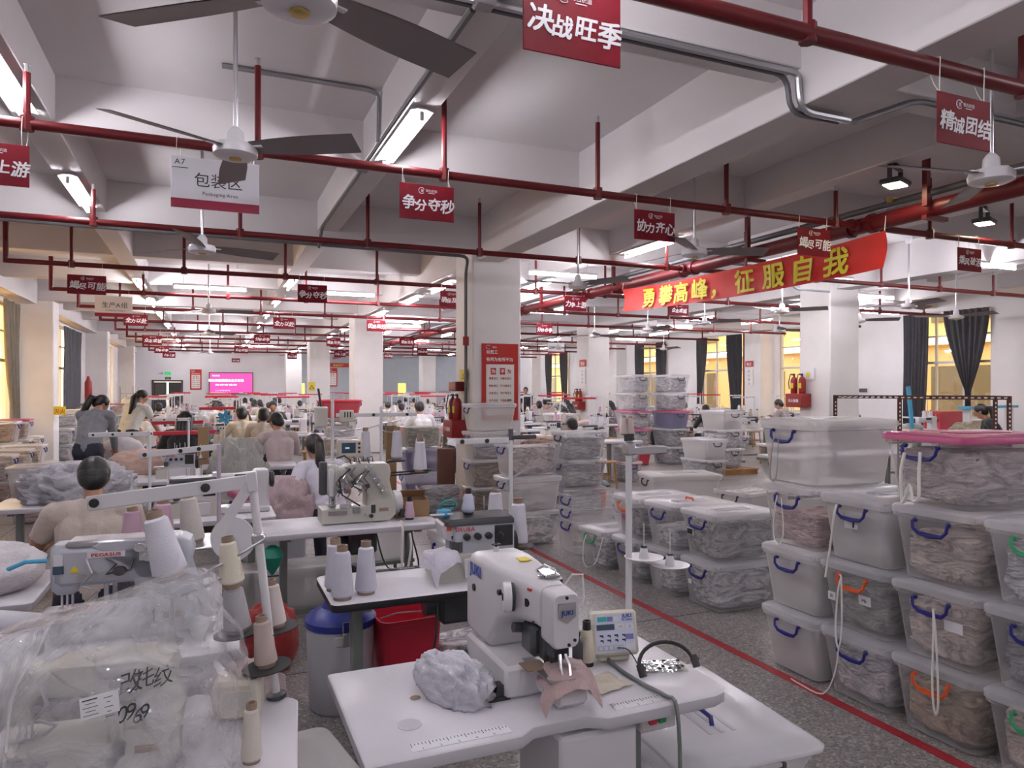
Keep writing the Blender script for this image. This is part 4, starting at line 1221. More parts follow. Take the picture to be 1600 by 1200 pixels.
# ================================================================== bartack table in front
tx0, tx1, ty0, ty1, TZ = .355, 1.50, 1.765, 2.39, .76
cx, cyy = (tx0 + tx1) / 2, (ty0 + ty1) / 2
W_, D_ = tx1 - tx0, ty1 - ty0
out = [(W_ / 2, D_ / 2), (-W_ / 2, D_ / 2), (-W_ / 2, -D_ / 2)]
for px, py in ((.78, 1.765), (.83, 1.80), (1.0, 1.80), (1.05, 1.765), (1.43, 1.765), (1.475, 1.78), (1.50, 1.82)):
    out.append((px - cx, py - cyy))
out = out[::-1][::-1]
t1 = table('white bartack machine table with notched edge and printed rulers', tx0, tx1, ty0, ty1, out=out)
for x0, x1 in ((.48, .76), (1.09, 1.27)):
    mb = MB(); mb.box(((x0 + x1) / 2 - cx, ty0 + .045 - cyy, TZ + .0008), (x1 - x0, .045, .0014))
    for k in range(int((x1 - x0) / .01)):
        mb.box((x0 + .005 + k * .01 - cx, ty0 + (.058 if k % 5 else .055) - cyy, TZ + .0018), (.0016, .010 if k % 5 else .02, .0006), 1)
    for k in range(int((x1 - x0) / .05)):
        mb.push(loc=(x0 + .03 + k * .05 - cx, ty0 + .026 - cyy, TZ + .0022), rot=(-90, 0, 0)); mb.text(str(k + 1), .014, 0, 0, 0, 1, bold=0); mb.pop()
    mb.build('ruler_sticker', ['sticker', 'ink_black'], t1, smooth=False, recalc=False)
mb = MB(); mb.lathe([(.016, TZ + .001), (.016, TZ + .0022)], (at_Z(649, 1091, TZ).x - cx, at_Z(649, 1091, TZ).y - cyy, 0), 16); mb.build('hole_cap', 'card_tube', t1)
mb = MB(); mb.lathe([(.034, TZ + .0008), (.034, TZ + .0022)], (at_Z(640, 1133, TZ).x - cx, at_Z(640, 1133, TZ).y - cyy, 0), 20); mb.build('round_sticker', 'bin_lid', t1)
mb = MB(); mb.box((.12, -.12, .45), (.26, .30, .5), bev=.012)
for z in (.3, .55): mb.cyl((.05, -.272, z), (.05, -.268, z), .006, n=8)
mb.build('control_box', 'machine_white', t1)
mb = MB(); mb.box((.355, -.2, TZ - .085), (.13, .05, .075), 0, .006)
mb.build('switch_box', 'machine_white', t1)
for k, m in enumerate(('red_plastic', 'green_plastic')):
    mb = MB(); mb.box((.33 + .034 * k, -.228, TZ - .08), (.028, .014, .036), bev=.004); mb.build('push_button', m, t1)
# bartacking machine
o = T('bartack_machine', 'white bartacking machine with blue lettering on the notched white table', 'sewing machine', (.91, 2.1, TZ))
def W(p): return (p[0] - .91, p[1] - 2.1, p[2] - TZ)
mb = MB(); mb.box(W((.915, 2.15, .81)), (.20, .36, .10), bev=.012); mb.box(W((.97, 1.93, .815)), (.105, .20, .085), bev=.012); mb.build('base', 'machine_white', o)
mb = MB()
def sec(y, x0, x1, z0, z1, r=.03): return [W((((x0 + x1) / 2) + a, y, (z0 + z1) / 2 + b)) for a, b in rrect(x1 - x0, z1 - z0, r, 4)]
mb.loft([sec(2.375, .845, .985, .862, 1.07), sec(2.35, .828, .998, .862, 1.115), sec(2.30, .82, 1.005, .862, 1.14), sec(2.20, .82, 1.005, .862, 1.145), sec(2.155, .822, 1.005, .862, 1.142), sec(2.13, .826, 1.005, .90, 1.14), sec(2.10, .835, 1.005, .955, 1.135), sec(2.04, .855, 1.003, .985, 1.128), sec(1.95, .89, 1.0, .985, 1.115), sec(1.92, .905, 1.0, .975, 1.108)])
mb.build('arm', 'machine_white', o, ang=30)
mb = MB(); mb.loft([sec(1.925, .912, 1.002, .945, 1.104, .018), sec(1.86, .914, 1.002, .937, 1.10, .02), sec(1.848, .918, .998, .942, 1.096, .02)]); hd = mb.build('head', 'machine_white', o, ang=30)
mb = MB()
mb.prism([(-.028, .028), (.028, .028), (.028, -.012), (.0, -.032), (-.028, -.012)], -.0, -.003, 'y', 0)
mb.text('JUKI', .019, 0, -.006, -.004, 1, bold=.03)
pl = mb.build('badge', ['steel', 'ink_blue'], hd, smooth=False, recalc=False, loc=W((.958, 1.846, 1.045)))
mb = MB()
for x, z in ((.958, 1.088), (.984, .962), (.965, .95)): mb.cyl(W((x, 1.849, z)), W((x, 1.844, z)), .005, n=8)
mb.build('screw', 'black', hd)
mb = MB(); mb.push(loc=W((.8165, 2.235, 1.075)), rot=(0, 0, -90)); mb.text('JUKI', .052, 0, 0, 0, 0, bold=.03); mb.pop(); mb.build('lettering', 'ink_blue', o, smooth=False, recalc=False)
mb = MB(); mb.cyl(W((.823, 2.255, 1.03)), W((.815, 2.255, 1.03)), .012, n=12); mb.cyl(W((.84, 2.07, 1.06)), W((.83, 2.07, 1.06)), .009, n=10); mb.cyl(W((.89, 1.97, 1.05)), W((.882, 1.968, 1.05)), .013, n=12); mb.cyl(W((.9, 1.95, 1.0)), W((.896, 1.95, 1.0)), .008, n=10); mb.build('plug', 'black', o)
mb = MB()
for k in range(3): mb.cyl(W((.892, 1.975 - .012 * k, 1.092)), W((.884, 1.973 - .012 * k, 1.092)), .004, n=6)
mb.build('screw', 'ink_red', o)
mb = MB(); mb.lathe([(.020, 0), (.044, -.004), (.044, -.012)], (0, 0, 0), 24, 1, axis='x'); mb.lathe([(.046, -.012), (.047, -.03), (.043, -.036), (.02, -.036)], (0, 0, 0), 24, 0, axis='x'); mb.lathe([(.012, -.036), (.012, -.039)], (0, 0, 0), 12, 1, axis='x')
mb.build('handwheel', ['white_plastic', 'black'], o, loc=W((.868, 2.025, 1.055)), rot=(0, 0, -16))
mb = MB(); mb.box(W((.93, 2.0, .93)), (.07, .09, .10), bev=.015); mb.box(W((.945, 1.95, .93)), (.05, .06, .11), bev=.01); mb.cyl(W((.905, 2.04, .95)), W((.87, 2.04, .955)), .016, n=12); mb.box(W((.95, 1.93, .9)), (.03, .05, .08)); mb.build('lifter_block', 'machine_dark', o)
mb = MB(); mb.box(W((.95, 1.89, .925)), (.055, .05, .045), bev=.006); mb.cyl(W((.95, 1.875, .94)), W((.95, 1.875, .87)), .006, n=8); mb.build('needle_clamp', 'black', o)
mb = MB()
for s in (-1, 1): mb.tube([W((.95 + s * .008, 1.86, .92)), W((.95 + s * .014, 1.845, .895)), W((.95 + s * .013, 1.835, .868)), W((.95 + s * .004, 1.833, .862))], .006, 6)
mb.build('presser_foot', 'chrome', o)
mb = MB(); mb.box(W((.955, 1.92, .8595)), (.13, .2, .004)); mb.box(W((.9, 1.95, .862)), (.07, .07, .003), 1); mb.build('feed_plate', ['steel', 'card_tube'], o)
for x, y in ((.805, 2.0), (.80, 2.32), (1.02, 2.3)):
    mb = MB(); mb.box(W((x - .005, y, .766)), (.075, .05, .012), bev=.004); mb.prism([(-.018, .0), (.018, 0), (.010, .035), (-.010, .035)], -.018, .018, 'y'); 
    mb.v[-8:] = [tuple(Vector(v) + Vector(W((x, y, .77)))) for v in mb.v[-8:]]
    mb.build('rubber_mount', 'rubber', o)
mb = MB(); mb.cyl(W((.9, 2.26, 1.143)), W((.9, 2.26, 1.158)), .010, n=10); mb.lathe([(.017, 0), (.017, .004)], W((.9, 2.26, 1.165)), 14, 1); mb.cyl(W((.9, 2.26, 1.158)), W((.9, 2.26, 1.185)), .004, n=6, m=1); mb.build('thread_tension', ['white_plastic', 'black'], o)
mb = MB(); mb.box(W((.965, 1.99, 1.125)), (.05, .08, .012), bev=.003); mb.tube([W((.94, 2.02, 1.13)), W((.96, 2.0, 1.15)), W((.985, 1.97, 1.135))], .004, 6); mb.cyl(W((.93, 1.97, 1.118)), W((.93, 1.97, 1.128)), .007, n=8); mb.build('thread_guide', 'chrome', o)
mb = MB(); mb.tube([W((1.0, 1.95, 1.09)), W((1.02, 1.93, 1.13)), W((1.05, 1.92, 1.13)), W((1.055, 1.92, 1.06)), W((1.045, 1.92, 1.03))], .004, 6); mb.build('take_up_guard', 'white_metal', o)
mb = MB(); mb.box(W((.945, 2.13, 1.1405)), (.04, .05, .003)); mb.build('paper_label', 'yellow', o)
# cloths at the needle
def drape(name, label, c, dims, col, rz, seed, drop=.0, nu=26, nv=20, cat='cloth', amp=.012, edge=None):
    off = Vector((seed * 3.3, seed, 0))
    def fn(u, v):
        x, y = (u - .5) * dims[0], (v - .5) * dims[1]
        d = amp * (ridge(Vector((x * 9, y * 9, 0)) + off) + .6 * ridge(Vector((x * 19, y * 17, 3)) + off))
        z = max(.0015, d + amp * .9)
        if drop and v < .35:
            z -= drop * ((.35 - v) / .35) ** 1.1 * (.85 + .25 * math.sin(u * 4 + seed))
        if drop and abs(u - .5) > .34: z -= drop * .9 * (abs(u - .5) - .34) / .16
        return (x + .02 * noise.noise(Vector((u * 3, v * 3, seed))), y + .02 * noise.noise(Vector((u * 3, v * 3, seed + 9))), z)
    mb = MB(); mb.grid(fn, nu, nv); mb.grid(lambda u, v: tuple(Vector(fn(u, v)) - Vector((0, 0, .0012))), nu, nv)
    o = mb.build(name, 'cloth', ang=80, recalc=False); o.location = c; o.rotation_euler = (0, 0, R(rz)); o.color = (*col, 1)
    return tag(o, label, cat)
drape('cloth_piece', 'dusty pink cloth piece draped under the bartack presser foot', (.968, 1.855, .864), (.165, .14, .1), (.50, .37, .36), -14, 2, .055, cat='cloth', amp=.008)
drape('cloth_piece', 'small cream square cloth lying flat before the control panel', (1.145, 1.955, TZ + .002), (.135, .12, .1), (.62, .56, .45), 8, 5, amp=.005)
heap('crumpled_shirt', 'crumpled pale grey shirt on the white table beside the bartack machine', (.685, 2.075, TZ + .001), (.16, .30, .125), (.70, .70, .78), seed=11, rz=20, e=2.1, amp=.30, fx=6.5, fy=1.8, fz=2.4, flat=.3, cat='shirt', kind=None, nu=64, nv=30)
# control panel of the machine
o = T('control_panel', 'beige control panel with printed keys behind the cream cloth', 'control panel', (1.285, 2.13, TZ), -12); o.scale = (1.1, 1.1, 1.1)
mb = MB(); mb.box((0, .02, .01), (.10, .07, .02), bev=.005); mb.build('foot', 'cream_plastic', o)
mb = MB(); mb.push(loc=(0, 0, .085), rot=(-14, 0, 0)); mb.box((0, 0, 0), (.152, .035, .135), bev=.008); mb.pop(); cs = mb.build('case', 'cream_plastic', o)
mb = MB(); mb.push(loc=(0, 0, .085), rot=(-14, 0, 0))
F_ = -.0185
mb.box((0, F_, 0), (.128, .002, .112), 0)
mb.box((-.040, F_ - .001, .043), (.030, .002, .014), 1); mb.box((-.014, F_ - .001, .043), (.018, .002, .014), 2); mb.box((.004, F_ - .001, .043), (.014, .002, .014), 3)
mb.text('JUKI', .016, .042, .045, F_ - .002, 4, bold=.03); mb.text('LK-1900A', .008, .042, .036, F_ - .002, 4, bold=.01)
mb.box((-.03, F_ - .001, .019), (.058, .002, .017), 5)
for k in range(2):
    mb.box((.018 + .03 * k, F_ - .001, .019), (.025, .002, .015), 6); mb.text('+S'[0:2] if k == 0 else '-S', .011, .018 + .03 * k, .015, F_ - .003, 5, bold=.0)
for k in range(4):
    for j in range(2):
        mb.push(loc=(0, 0, .085), rot=(-14, 0, 0)); x, z = -.045 + .024 * k, -.006 - .014 * j
        mb.box((x, F_ - .001, z), (.012 - .003 * ((k + j) % 2), .002, .005), 5); mb.box((x + .004, F_ - .001, z - .003), (.004, .002, .006), 5)
mb.box((.046, F_ - .001, -.012), (.026, .002, .016), 2)
mb.box((-.018, F_ - .001, -.043), (.085, .002, .015), 7)
for k in range(5): mb.box((-.05 + .017 * k, F_ - .002, -.043), (.011, .002, .009), 0)
mb.box((.047, F_ - .001, -.042), (.028, .002, .018), 6)
mb.pop(); mb.build('key_sheet', ['panel_print', 'teal', 'violet', 'sticker', 'ink_blue', 'lcd', 'sticker', 'machine_grey'], cs, smooth=False, recalc=False)
put(SPOOL, (1.178, 2.125, TZ), 0, 'cream thread spool with black core between bartack head and control panel', scale=(1.0, 1.0, 1.15)); setcol(SPOOL, CTH)
o = T('oil_bottle', 'small dark bottle behind the cream spool at the bartack head', 'bottle', (1.135, 2.11, TZ))
mb = MB(); mb.lathe([(.017, 0), (.018, .004), (.018, .085), (.008, .1), (.008, .115)], n=14); mb.build('body', 'machine_dark', o)
mb = MB(); mb.lathe([(.010, .11), (.010, .125)], n=12); mb.build('cap', 'black', o)
# table-top odds
o = T('neck_band', 'black curved rod with two thick ends lying on the white table', 'neck band', (1.385, 1.955, TZ))
mb = MB(); pts = [(-.105 * math.cos(PI * k / 14) , .035 * math.sin(PI * k / 14) * 1.2, .03 + .06 * math.sin(PI * k / 14)) for k in range(15)]
mb.tube(pts, .0065, 8); mb.build('rod', 'black', o)
for s in (-1, 1):
    mb = MB(); mb.cyl((s * .105, .002, .045), (s * .105, -.02, .014), .0125, n=12); mb.cyl((s * .105 - .008, 0, .03), (s * .105 + .02, .0, .032), .006, n=8); mb.build('end_grip', 'rubber', o)
o = T('foil_card', 'clear card of silver and black chequered studs under the black rod', 'card', (1.405, 2.01, TZ + .0005), -18)
mb = MB(); mb.box((0, 0, .001), (.15, .10, .002)); mb.build('card', 'glass', o)
rnd = random.Random(3); mb = MB()
for i in range(9):
    for j in range(6):
        if rnd.random() < .8: mb.box((-.066 + .0165 * i, -.042 + .0165 * j, .0045), (.013, .011, .004), rnd.choice((0, 0, 1, 2)), .002)
s_ = mb.build('stud_rows', ['chrome', 'black', 'steel'], o); s_['kind'] = 'stuff'
cable('grey brown cable looping over the white table edge down to the floor', [(1.26, 2.13, TZ + .01), (1.25, 2.02, TZ + .008), (1.255, 1.90, TZ + .009), (1.27, 1.80, TZ + .008), (1.272, 1.745, TZ - .01), (1.272, 1.73, .5), (1.26, 1.74, .12), (1.2, 1.8, .01)], .0065, 'leg_grey')
cable('thin black wire curling beside the control panel', [(1.27, 2.08, TZ + .06), (1.31, 2.07, TZ + .05), (1.32, 2.02, TZ + .006), (1.29, 1.97, TZ + .004)], .0022)
cable('black power cable hanging from the switch box under the bartack table', [(1.2, 1.9, .68), (1.16, 1.88, .5), (1.1, 1.86, .35), (1.05, 1.9, .1), (1.0, 2.0, .012)], .008)
cable('dark cable behind the control box of the bartack table', [(1.14, 2.0, .70), (1.12, 1.96, .4), (1.14, 2.0, .05)], .006)
# thread stand at the back corner
o = T('thread_stand', 'tall white thread stand with two empty discs behind the control panel', 'thread stand', (1.475, 2.33, TZ))
mb = MB(); mb.cyl((0, 0, 0), (0, 0, .74), .0125, n=12); mb.lathe([(.03, 0), (.03, .01), (.018, .016)], n=14); mb.build('pole', 'white_metal', o)
mb = MB(); mb.box((.085, 0, .70), (.17, .022, .03), bev=.004); mb.box((0, 0, .71), (.04, .04, .05), 0, .006); gb = mb.build('guide_bar', 'steel', o)
mb = MB(); mb.cyl((0, -.004, .74), (0, 0, .765), .02, n=12); mb.build('pole_cap', 'rubber', o)
for x, y, z in ((.055, -.02, .285), (.15, -.055, .255)):
    mb = MB(); mb.lathe([(.045, 0), (.072, .007), (.075, .010), (.07, .009), (.04, .004)], (x, y, z), 28); d = mb.build('spool_disc', 'white_plastic', o)
    mb = MB(); mb.lathe([(.020, .004), (.018, .02), (.011, .05)], (x, y, z), 12); mb.cyl((x, y, z + .04), (x, y, z + .14), .002, n=6); mb.build('spindle', 'white_plastic', d)
    mb = MB(); mb.lathe([(.012, .018), (.0125, .05)], (x, y, z), 10); mb.build('spring', 'machine_dark', d)
mb = MB(); mb.tube([(0, 0, .275), (.055, -.02, .28), (.15, -.055, .25)], .007, 6); mb.build('disc_arm', 'white_metal', o)

# ================================================================== table with the bagged machine
o = table('white table under the bagged machine with a lone cone at its corner', -.98, .22, 1.78, 2.33, rz=-6.5, name='sewing_table')
t0 = o
def onT0(px, py, Z=TZ): return at_Z(px, py, Z)
p = put(bpy.data.objects['sewing_machine'] if 'sewing_machine' in bpy.data.objects else lock_proto(), (0, 0, 0)) if False else None
LOCK, OVER, INTER, STAND, STOOL, CHAIR = lock_proto(), over_proto(), inter_proto(), stand_proto(), stool_proto(), chair_proto()
put(INTER, (-.22, 2.06, TZ), -8, 'grey sewing machine wrapped inside the clear plastic bag', scale=(.9, .9, .62))
# plastic bag
o = T('plastic_bag', 'large clear plastic bag tied over a machine, marked with black characters', 'plastic bag', (-.27, 2.05, TZ))
Ax, Bx = Vector((-.19, .03, .335)), Vector((.21, .08, .45))
def bagf(u, v):
    a = 2 * PI * u
    c, s = math.cos(a), math.sin(a)
    hx = math.copysign(abs(c) ** .62, c) * .375; hy = math.copysign(abs(s) ** .62, s) * .27
    hx -= .03 * (s < 0)
    t = .5 + .5 * math.copysign(abs(c) ** .6, c)
    top = Ax + (Bx - Ax) * t
    k = v ** .62
    x, y = top.x + (hx - top.x) * k, top.y + (hy - top.y) * k
    z = top.z * (1 - v ** 1.55) + .004
    amp = .020 * math.sin(PI * min(1, v * 1.1)) + .012 * v
    pl = amp * (math.sin(u * 43 + 2 * math.sin(u * 9)) * .55 + ridge(Vector((u * 15, v * 2.2, 1.7))) * .7) + .018 * ridge(Vector((x * 7, y * 7, z * 7)))* math.sin(PI * min(1, v + .1))
    if s < .35:                                                         # pleats fanning out from the knotted corner
        gx, gz = x + .19, z - .275
        an, ds = math.atan2(gz, gx), math.hypot(gx, gz)
        pl += .030 * min(1, ds / .16) * (ridge(Vector((an * 3.1, 4.2, 0))) * .55 + ridge(Vector((an * 6.5, 9.0, ds * 2))) * .35) - .02
    n = Vector((c, s, .25)).normalized()
    return (x + n.x * pl, y + n.y * pl, max(.003, z + n.z * pl * .6))
mb = MB(); mb.grid(bagf, 150, 44); mb.build('film', 'poly_film', o, ang=180, recalc=False)
# gather seam, label and writing on the front of the bag
def onbag(px, py):
    """nearest bag surface point along the camera ray, in the bag's own frame"""
    d = ray(px, py); best = None
    for j in range(3, 44):
        for i in range(0, 151, 1):
            q = Vector(bagf(i / 150, j / 44)) + Vector((-.27, 2.05, TZ))
            t = q.y / d.y
            e = ((d * t + Vector((0, 0, CH))) - q).length
            if q.y < 2.12 and (best is None or e < best[0]): best = (e, q)
    return best[1] - Vector((-.27, 2.05, TZ))
def bag_patch(pxs, build):
    pass
c = onbag(163, 1092); mb = MB(); mb.push(loc=tuple(c + Vector((0, -.018, 0))), rot=(-22, -8, 0)); mb.box((0, 0, 0), (.076, .0015, .046))
for k in range(5):
    mb.box((-.018, -.0012, .016 - .008 * k), (.030 - .01 * (k % 2), .001, .0012 if k else .0026), 1); mb.box((.018, -.0012, .012 - .010 * k), (.018 - .010 * (k % 2), .001, .0014), 1)
mb.pop(); mb.build('paper_label', ['sticker', 'ink_black'], o, recalc=False)
mb = MB()
for body, px, py, s in (('改', 204, 1068, .054), ('扥', 228, 1060, .047), ('纹', 253, 1055, .048)):
    c = onbag(px, py); mb.push(loc=tuple(c + Vector((0, -.014, -.018))), rot=(-25, -10, 8)); mb.text(body, s, 0, 0, 0, 0, bold=-.004, shear=.25); mb.pop()
for body, px, py, s in (('0', 196, 1112, .05), ('9', 206, 1108, .05), ('6', 216, 1110, .045), ('9', 224, 1104, .05)):
    c = onbag(px, py); mb.push(loc=tuple(c + Vector((0, -.014, -.02))), rot=(-25, -12, 0)); mb.text(body, s, 0, 0, 0, 0, bold=.0, shear=.35); mb.pop()
mb.build('lettering', 'ink_black', o, smooth=False, recalc=False)
c = [Vector(bagf(.72 + .004 * math.sin(k), .12 + k * .08)) + Vector((0, -.008, .004)) for k in range(10)]
mb = MB(); mb.tube(c, .004, 5); mb.build('gather_seam', 'poly_film', o)
# leaning thread stand with loaded discs
o = T('thread_stand', 'leaning white thread stand crowded with cones beside the bagged machine', 'thread stand', (.185, 2.27, TZ)); o.rotation_euler = (0, R(-6), R(-4))
mb = MB(); mb.cyl((0, 0, 0), (0, 0, .68), .0125, n=12); mb.lathe([(.03, 0), (.03, .012), (.018, .018)], (0, 0, 0), 14, 1); mb.build('pole', ['white_metal', 'machine_dark'], o)
mb = MB(); mb.box((-.215, 0, .665), (.45, .006, .042), bev=.003); mb.prism([(0, .69), (.015, .66), (-.11, .50), (-.125, .53)], -.012, -.006, 'y'); gb = mb.build('guide_bar', 'white_metal', o)
for x in (-.42, -.13):
    mb = MB(); mb.lathe([(.013, -.004), (.013, -.009), (.006, -.010)], (x, 0, .665), 14, axis='y'); mb.build('eyelet', 'black', gb)
mb = MB(); mb.box((0, -.01, .665), (.03, .03, .06), bev=.003); mb.build('bar_bracket', 'white_metal', gb)
mb = MB(); mb.tube([(.02, -.02, .49), (-.05, -.03, .46), (-.22, -.06, .40), (-.26, -.06, .39), (-.265, -.06, .37), (-.16, -.05, .385), (-.08, -.03, .41), (-.07, -.03, .42)], .005, 6)
mb.tube([(-.30, -.065, .40), (-.19, -.055, .395)], .005, 6); mb.box((0, 0, .49), (.04, .035, .03), 0, .005); mb.build('wire_guide', 'steel', o)
for k, (x, y, z) in enumerate(((-.015, -.075, .12), (.02, .06, .185), (-.085, -.02, .22))):
    mb = MB(); mb.lathe([(.05, 0), (.068, .005), (.07, .009), (.06, .009)], (x, y, z), 24); mb.tube([(0, 0, z - .01), (x * .6, y * .6, z - .008), (x, y, z)], .006, 6); mb.build('spool_disc', 'rubber', o)
Mst = Matrix.Translation((.185, 2.27, TZ)) @ Matrix.Rotation(R(-4), 4, 'Z') @ Matrix.Rotation(R(-6), 4, 'Y')
def st(x, y, z): return tuple(Mst @ Vector((x, y, z)))
cone(st(-.015, -.075, .130), 'pinkish beige small cone on the lowest disc of the leaning stand', (.52, .42, .38), (.62, .62, .62), tilt=-6)
cone(st(.02, .06, .196), 'pale lilac cone on the middle disc of the leaning stand', (.72, .64, .62), (.62, .62, .62), tilt=-6)
cone(st(-.085, -.02, .231), 'clear wrapped silver cone under the cream cone by the plastic bag', (.45, .44, .47), (.75, .75, .6), tilt=-6)
cone(st(-.085, -.02, .37), 'cream cone with black core stacked above the wrapped cone', (.80, .76, .62), (.66, .66, .6), tilt=-6)
cone(tuple(at_Z(393, 1190, TZ)), 'lone cream cone with black top at the corner of the bag table', (.74, .70, .62), (.5, .5, .62))
# second machine behind the bag
table('white sewing table behind the plastic bag holding a flatlock machine', -1.45, .10, 2.75, 3.40)
FL = inter_proto('machine_grey'); put(FL, (-.24, 3.12, TZ), -3, 'grey flatlock machine with red name strip behind the plastic bag', scale=(1.15, 1, .85))
mb = MB(); mb.box((-.10, -.0815, .375), (.11, .003, .026), 0); mb.text('PEGASUS', .020, -.10, .368, -.084, 1, bold=.03); mb.box((-.235, -.084, .36), (.025, .004, .05), 0); mb.box((-.235, -.085, .32), (.03, .004, .035), 2)
mb.prism([(-.205, .305), (-.175, .305), (-.19, .335)], -.084, -.086, 'y', 3); mb.build('name_strip', ['sticker', 'ink_red', 'lcd', 'yellow'], FL, smooth=False, recalc=False)
mb = MB(); mb.box((-.07, -.005, .325), (.36, .150, .17), bev=.02); mb.build('arm_cover', 'machine_grey', FL)
mb = MB(); mb.box((-.05, -.005, .42), (.34, .13, .03), bev=.01); mb.build('top_cover', 'steel', FL)
mb = MB(); mb.box((.02, -.082, .36), (.05, .006, .05), 0, .003); mb.tube([(-.10, -.085, .36), (-.07, -.09, .33), (-.10, -.09, .29), (-.03, -.09, .3), (-.02, -.088, .35)], .005, 6, 1); mb.cyl((-.06, -.08, .30), (-.06, -.10, .30), .02, n=12, m=1); mb.build('thread_guide', ['sticker', 'dark_steel'], FL)
mb = MB(); mb.tube([(-.38, -.04, .33), (-.33, -.06, .36), (-.27, -.06, .36)], .009, 8, 0); mb.build('blue_lever', 'skyblue', FL)
for px, py, z, col, lb, sc, tl in ((207, 846, 3.25, PTH, 'pink cone standing at the shoulder of the seated beige worker', (.9, .9, .65), 0), (254, 840, 3.35, PTH, 'second pink cone behind the large tilted white cone', (1, 1, .75), 0),
                                   (302, 849, 3.29, (.62, .58, .55), 'tall pale grey cone beside the white paper disc', (1, 1, 1.0), -6), (268, 900, 2.62, WTH, 'large tilted white cone with brown top above the plastic bag', (1.15, 1.15, 1.05), -14),
                                   (212, 795, 5.0, WTH, 'white cone top peeking above the long white guide bar', (.8, .8, .8), 0)):
    q_ = at_D(px, py, z)
    if z > 4: q_.z = TZ
    cone(tuple(q_), lb, col, sc, tilt=tl)
o = T('cone_stand', 'short steel stand with a black disc under the large tilted cone', 'stand', (-.13, 2.90, TZ))
mb = MB(); mb.cyl((0, 0, 0), (0, 0, .24), .01, n=8); mb.lathe([(.04, 0), (.04, .01)], n=14); mb.build('post', 'steel', o)
mb = MB(); mb.lathe([(.06, .236), (.07, .24), (.06, .246)], n=20); mb.build('disc', 'rubber', o)
o = T('spool_shelf', 'grey metal shelf on legs carrying cones behind the plastic bag', 'shelf', (-.17, 3.63, 0))
mb = MB(); mb.box((0, 0, .985), (.52, .34, .012), bev=.004); mb.build('plate', 'steel', o)
for a in (-1, 1):
    for b in (-1, 1):
        mb = MB(); mb.cyl((a * .24, b * .15, 0), (a * .24, b * .15, .98), .01, n=8); mb.build('leg', 'steel', o)
o = T('paper_disc', 'round white paper disc standing upright behind the leaning stand', 'disc', at_D(364, 842, 2.72), -20)
mb = MB(); mb.lathe([(.084, -.003), (.084, .003)], n=36, axis='y'); mb.build('disc', 'sticker', o)
mb = MB(); mb.box((0, -.006, -.19), (.012, .006, .37)); mb.cyl((0, -.012, 0), (0, .006, 0), .01, n=10); mb.build('post', 'steel', o)
o = T('thread_stand', 'white guide bar stand farther back behind the long guide bar', 'thread stand', at_Z(342, 850, TZ))
mb = MB(); mb.cyl((0, 0, 0), (0, 0, .60), .012, n=10, m=1); mb.build('pole', ['white_metal', 'thread_any'], o); setcol(o, (.6, .5, .62))
mb = MB(); mb.push(loc=(-.21, 0, .57), rot=(0, -5, 0)); mb.box((0, 0, 0), (.44, .006, .036), 0, .003)
for x in (-.19, .0, .1): mb.lathe([(.012, -.004), (.012, -.009)], (x, 0, 0), 12, 1, axis='y')
mb.pop(); mb.build('guide_bar', ['white_metal', 'black'], o)
# left edge: cloth pile on table, black bin, rolls
table('grey white table by the frame edge with white cloths', -1.75, -.72, 3.7, 4.35)
heap('cloth_pile', 'flat pile of folded white cloths on the grey white table', (-1.15, 4.02, TZ + .001), (.82, .55, .215), (.72, .69, .73), seed=3, e=2.6, amp=.09, fx=2.4, fz=16, flat=.15, cat='cloths')
o = T('waste_bin', 'grey bin lined with a black bag under the white cloth pile', 'bin', (-.93, 3.72, 0))
mb = MB(); mb.loft([[(x * k, y * k, z) for x, y in rrect(.34, .30, .05)] for k, z in ((.85, 0), (1, .42), (1.02, .44))], 0, True, False); mb.build('body', 'leg_grey', o)
mb = MB(); mb.loft([[(x * k, y * k, z) for x, y in rrect(.36, .32, .06)] for k, z in ((1.0, .36), (1.03, .47), (1.0, .5), (.94, .47), (.92, .38))], 0, False, True); mb.build('liner', 'black', o)
o = T('slatted_basket', 'red slatted basket at the frame edge beside the grey bin', 'basket', (-1.28, 3.45, .0), 10)
mb = MB(); mb.loft([[(x * k, y * k, z) for x, y in rrect(.40, .30, .04)] for k, z in ((.9, .30), (1, .5), (1.03, .5), (1.03, .53), (1.0, .53))], 0, True, False); mb.build('body', 'red_plastic', o)
for k in range(9):
    mb = MB(); mb.box((-.15 + .037 * k, -.150, .42), (.012, .006, .12)); mb.build('slat', 'sticker', o)
mb = MB(); mb.box((0, 0, .15), (.36, .27, .3)); mb.build('stool_base', 'cardboard', o)
for k, (px, py, lb) in enumerate(((22, 975, 'white fabric roll with dark hollow end lying beside the bag'), (52, 968, 'second white fabric roll lying behind the first by the bag'))):
    p = at_D(px, py, 2.45 + .15 * k); p.z = TZ + .045 + (.0 if k == 0 else .0)
    o = T('fabric_roll', lb, 'fabric roll', (-.72 + .12 * k, 3.0 + .17 * k, TZ + .046), -35)
    mb = MB(); mb.lathe([(.024, -.22), (.044, -.22), (.044, .22), (.024, .22)], n=20, axis='x', cap=False); mb.build('roll', 'thread_white', o)
    mb = MB(); mb.lathe([(.0245, -.219), (.0245, .215), (.022, .215), (.022, -.1)], n=16, axis='x'); mb.build('core', 'card_tube', o)
o = T('motor_box', 'cream boxed motor unit standing behind the lone cream cone', 'box', (.075, 2.20, TZ), -10)
mb = MB(); mb.box((0, 0, .055), (.13, .10, .11), bev=.012); mb.build('case', 'cream_plastic', o)
mb = MB(); mb.box((.0, -.052, .06), (.07, .004, .05)); mb.build('plate', 'machine_beige', o)

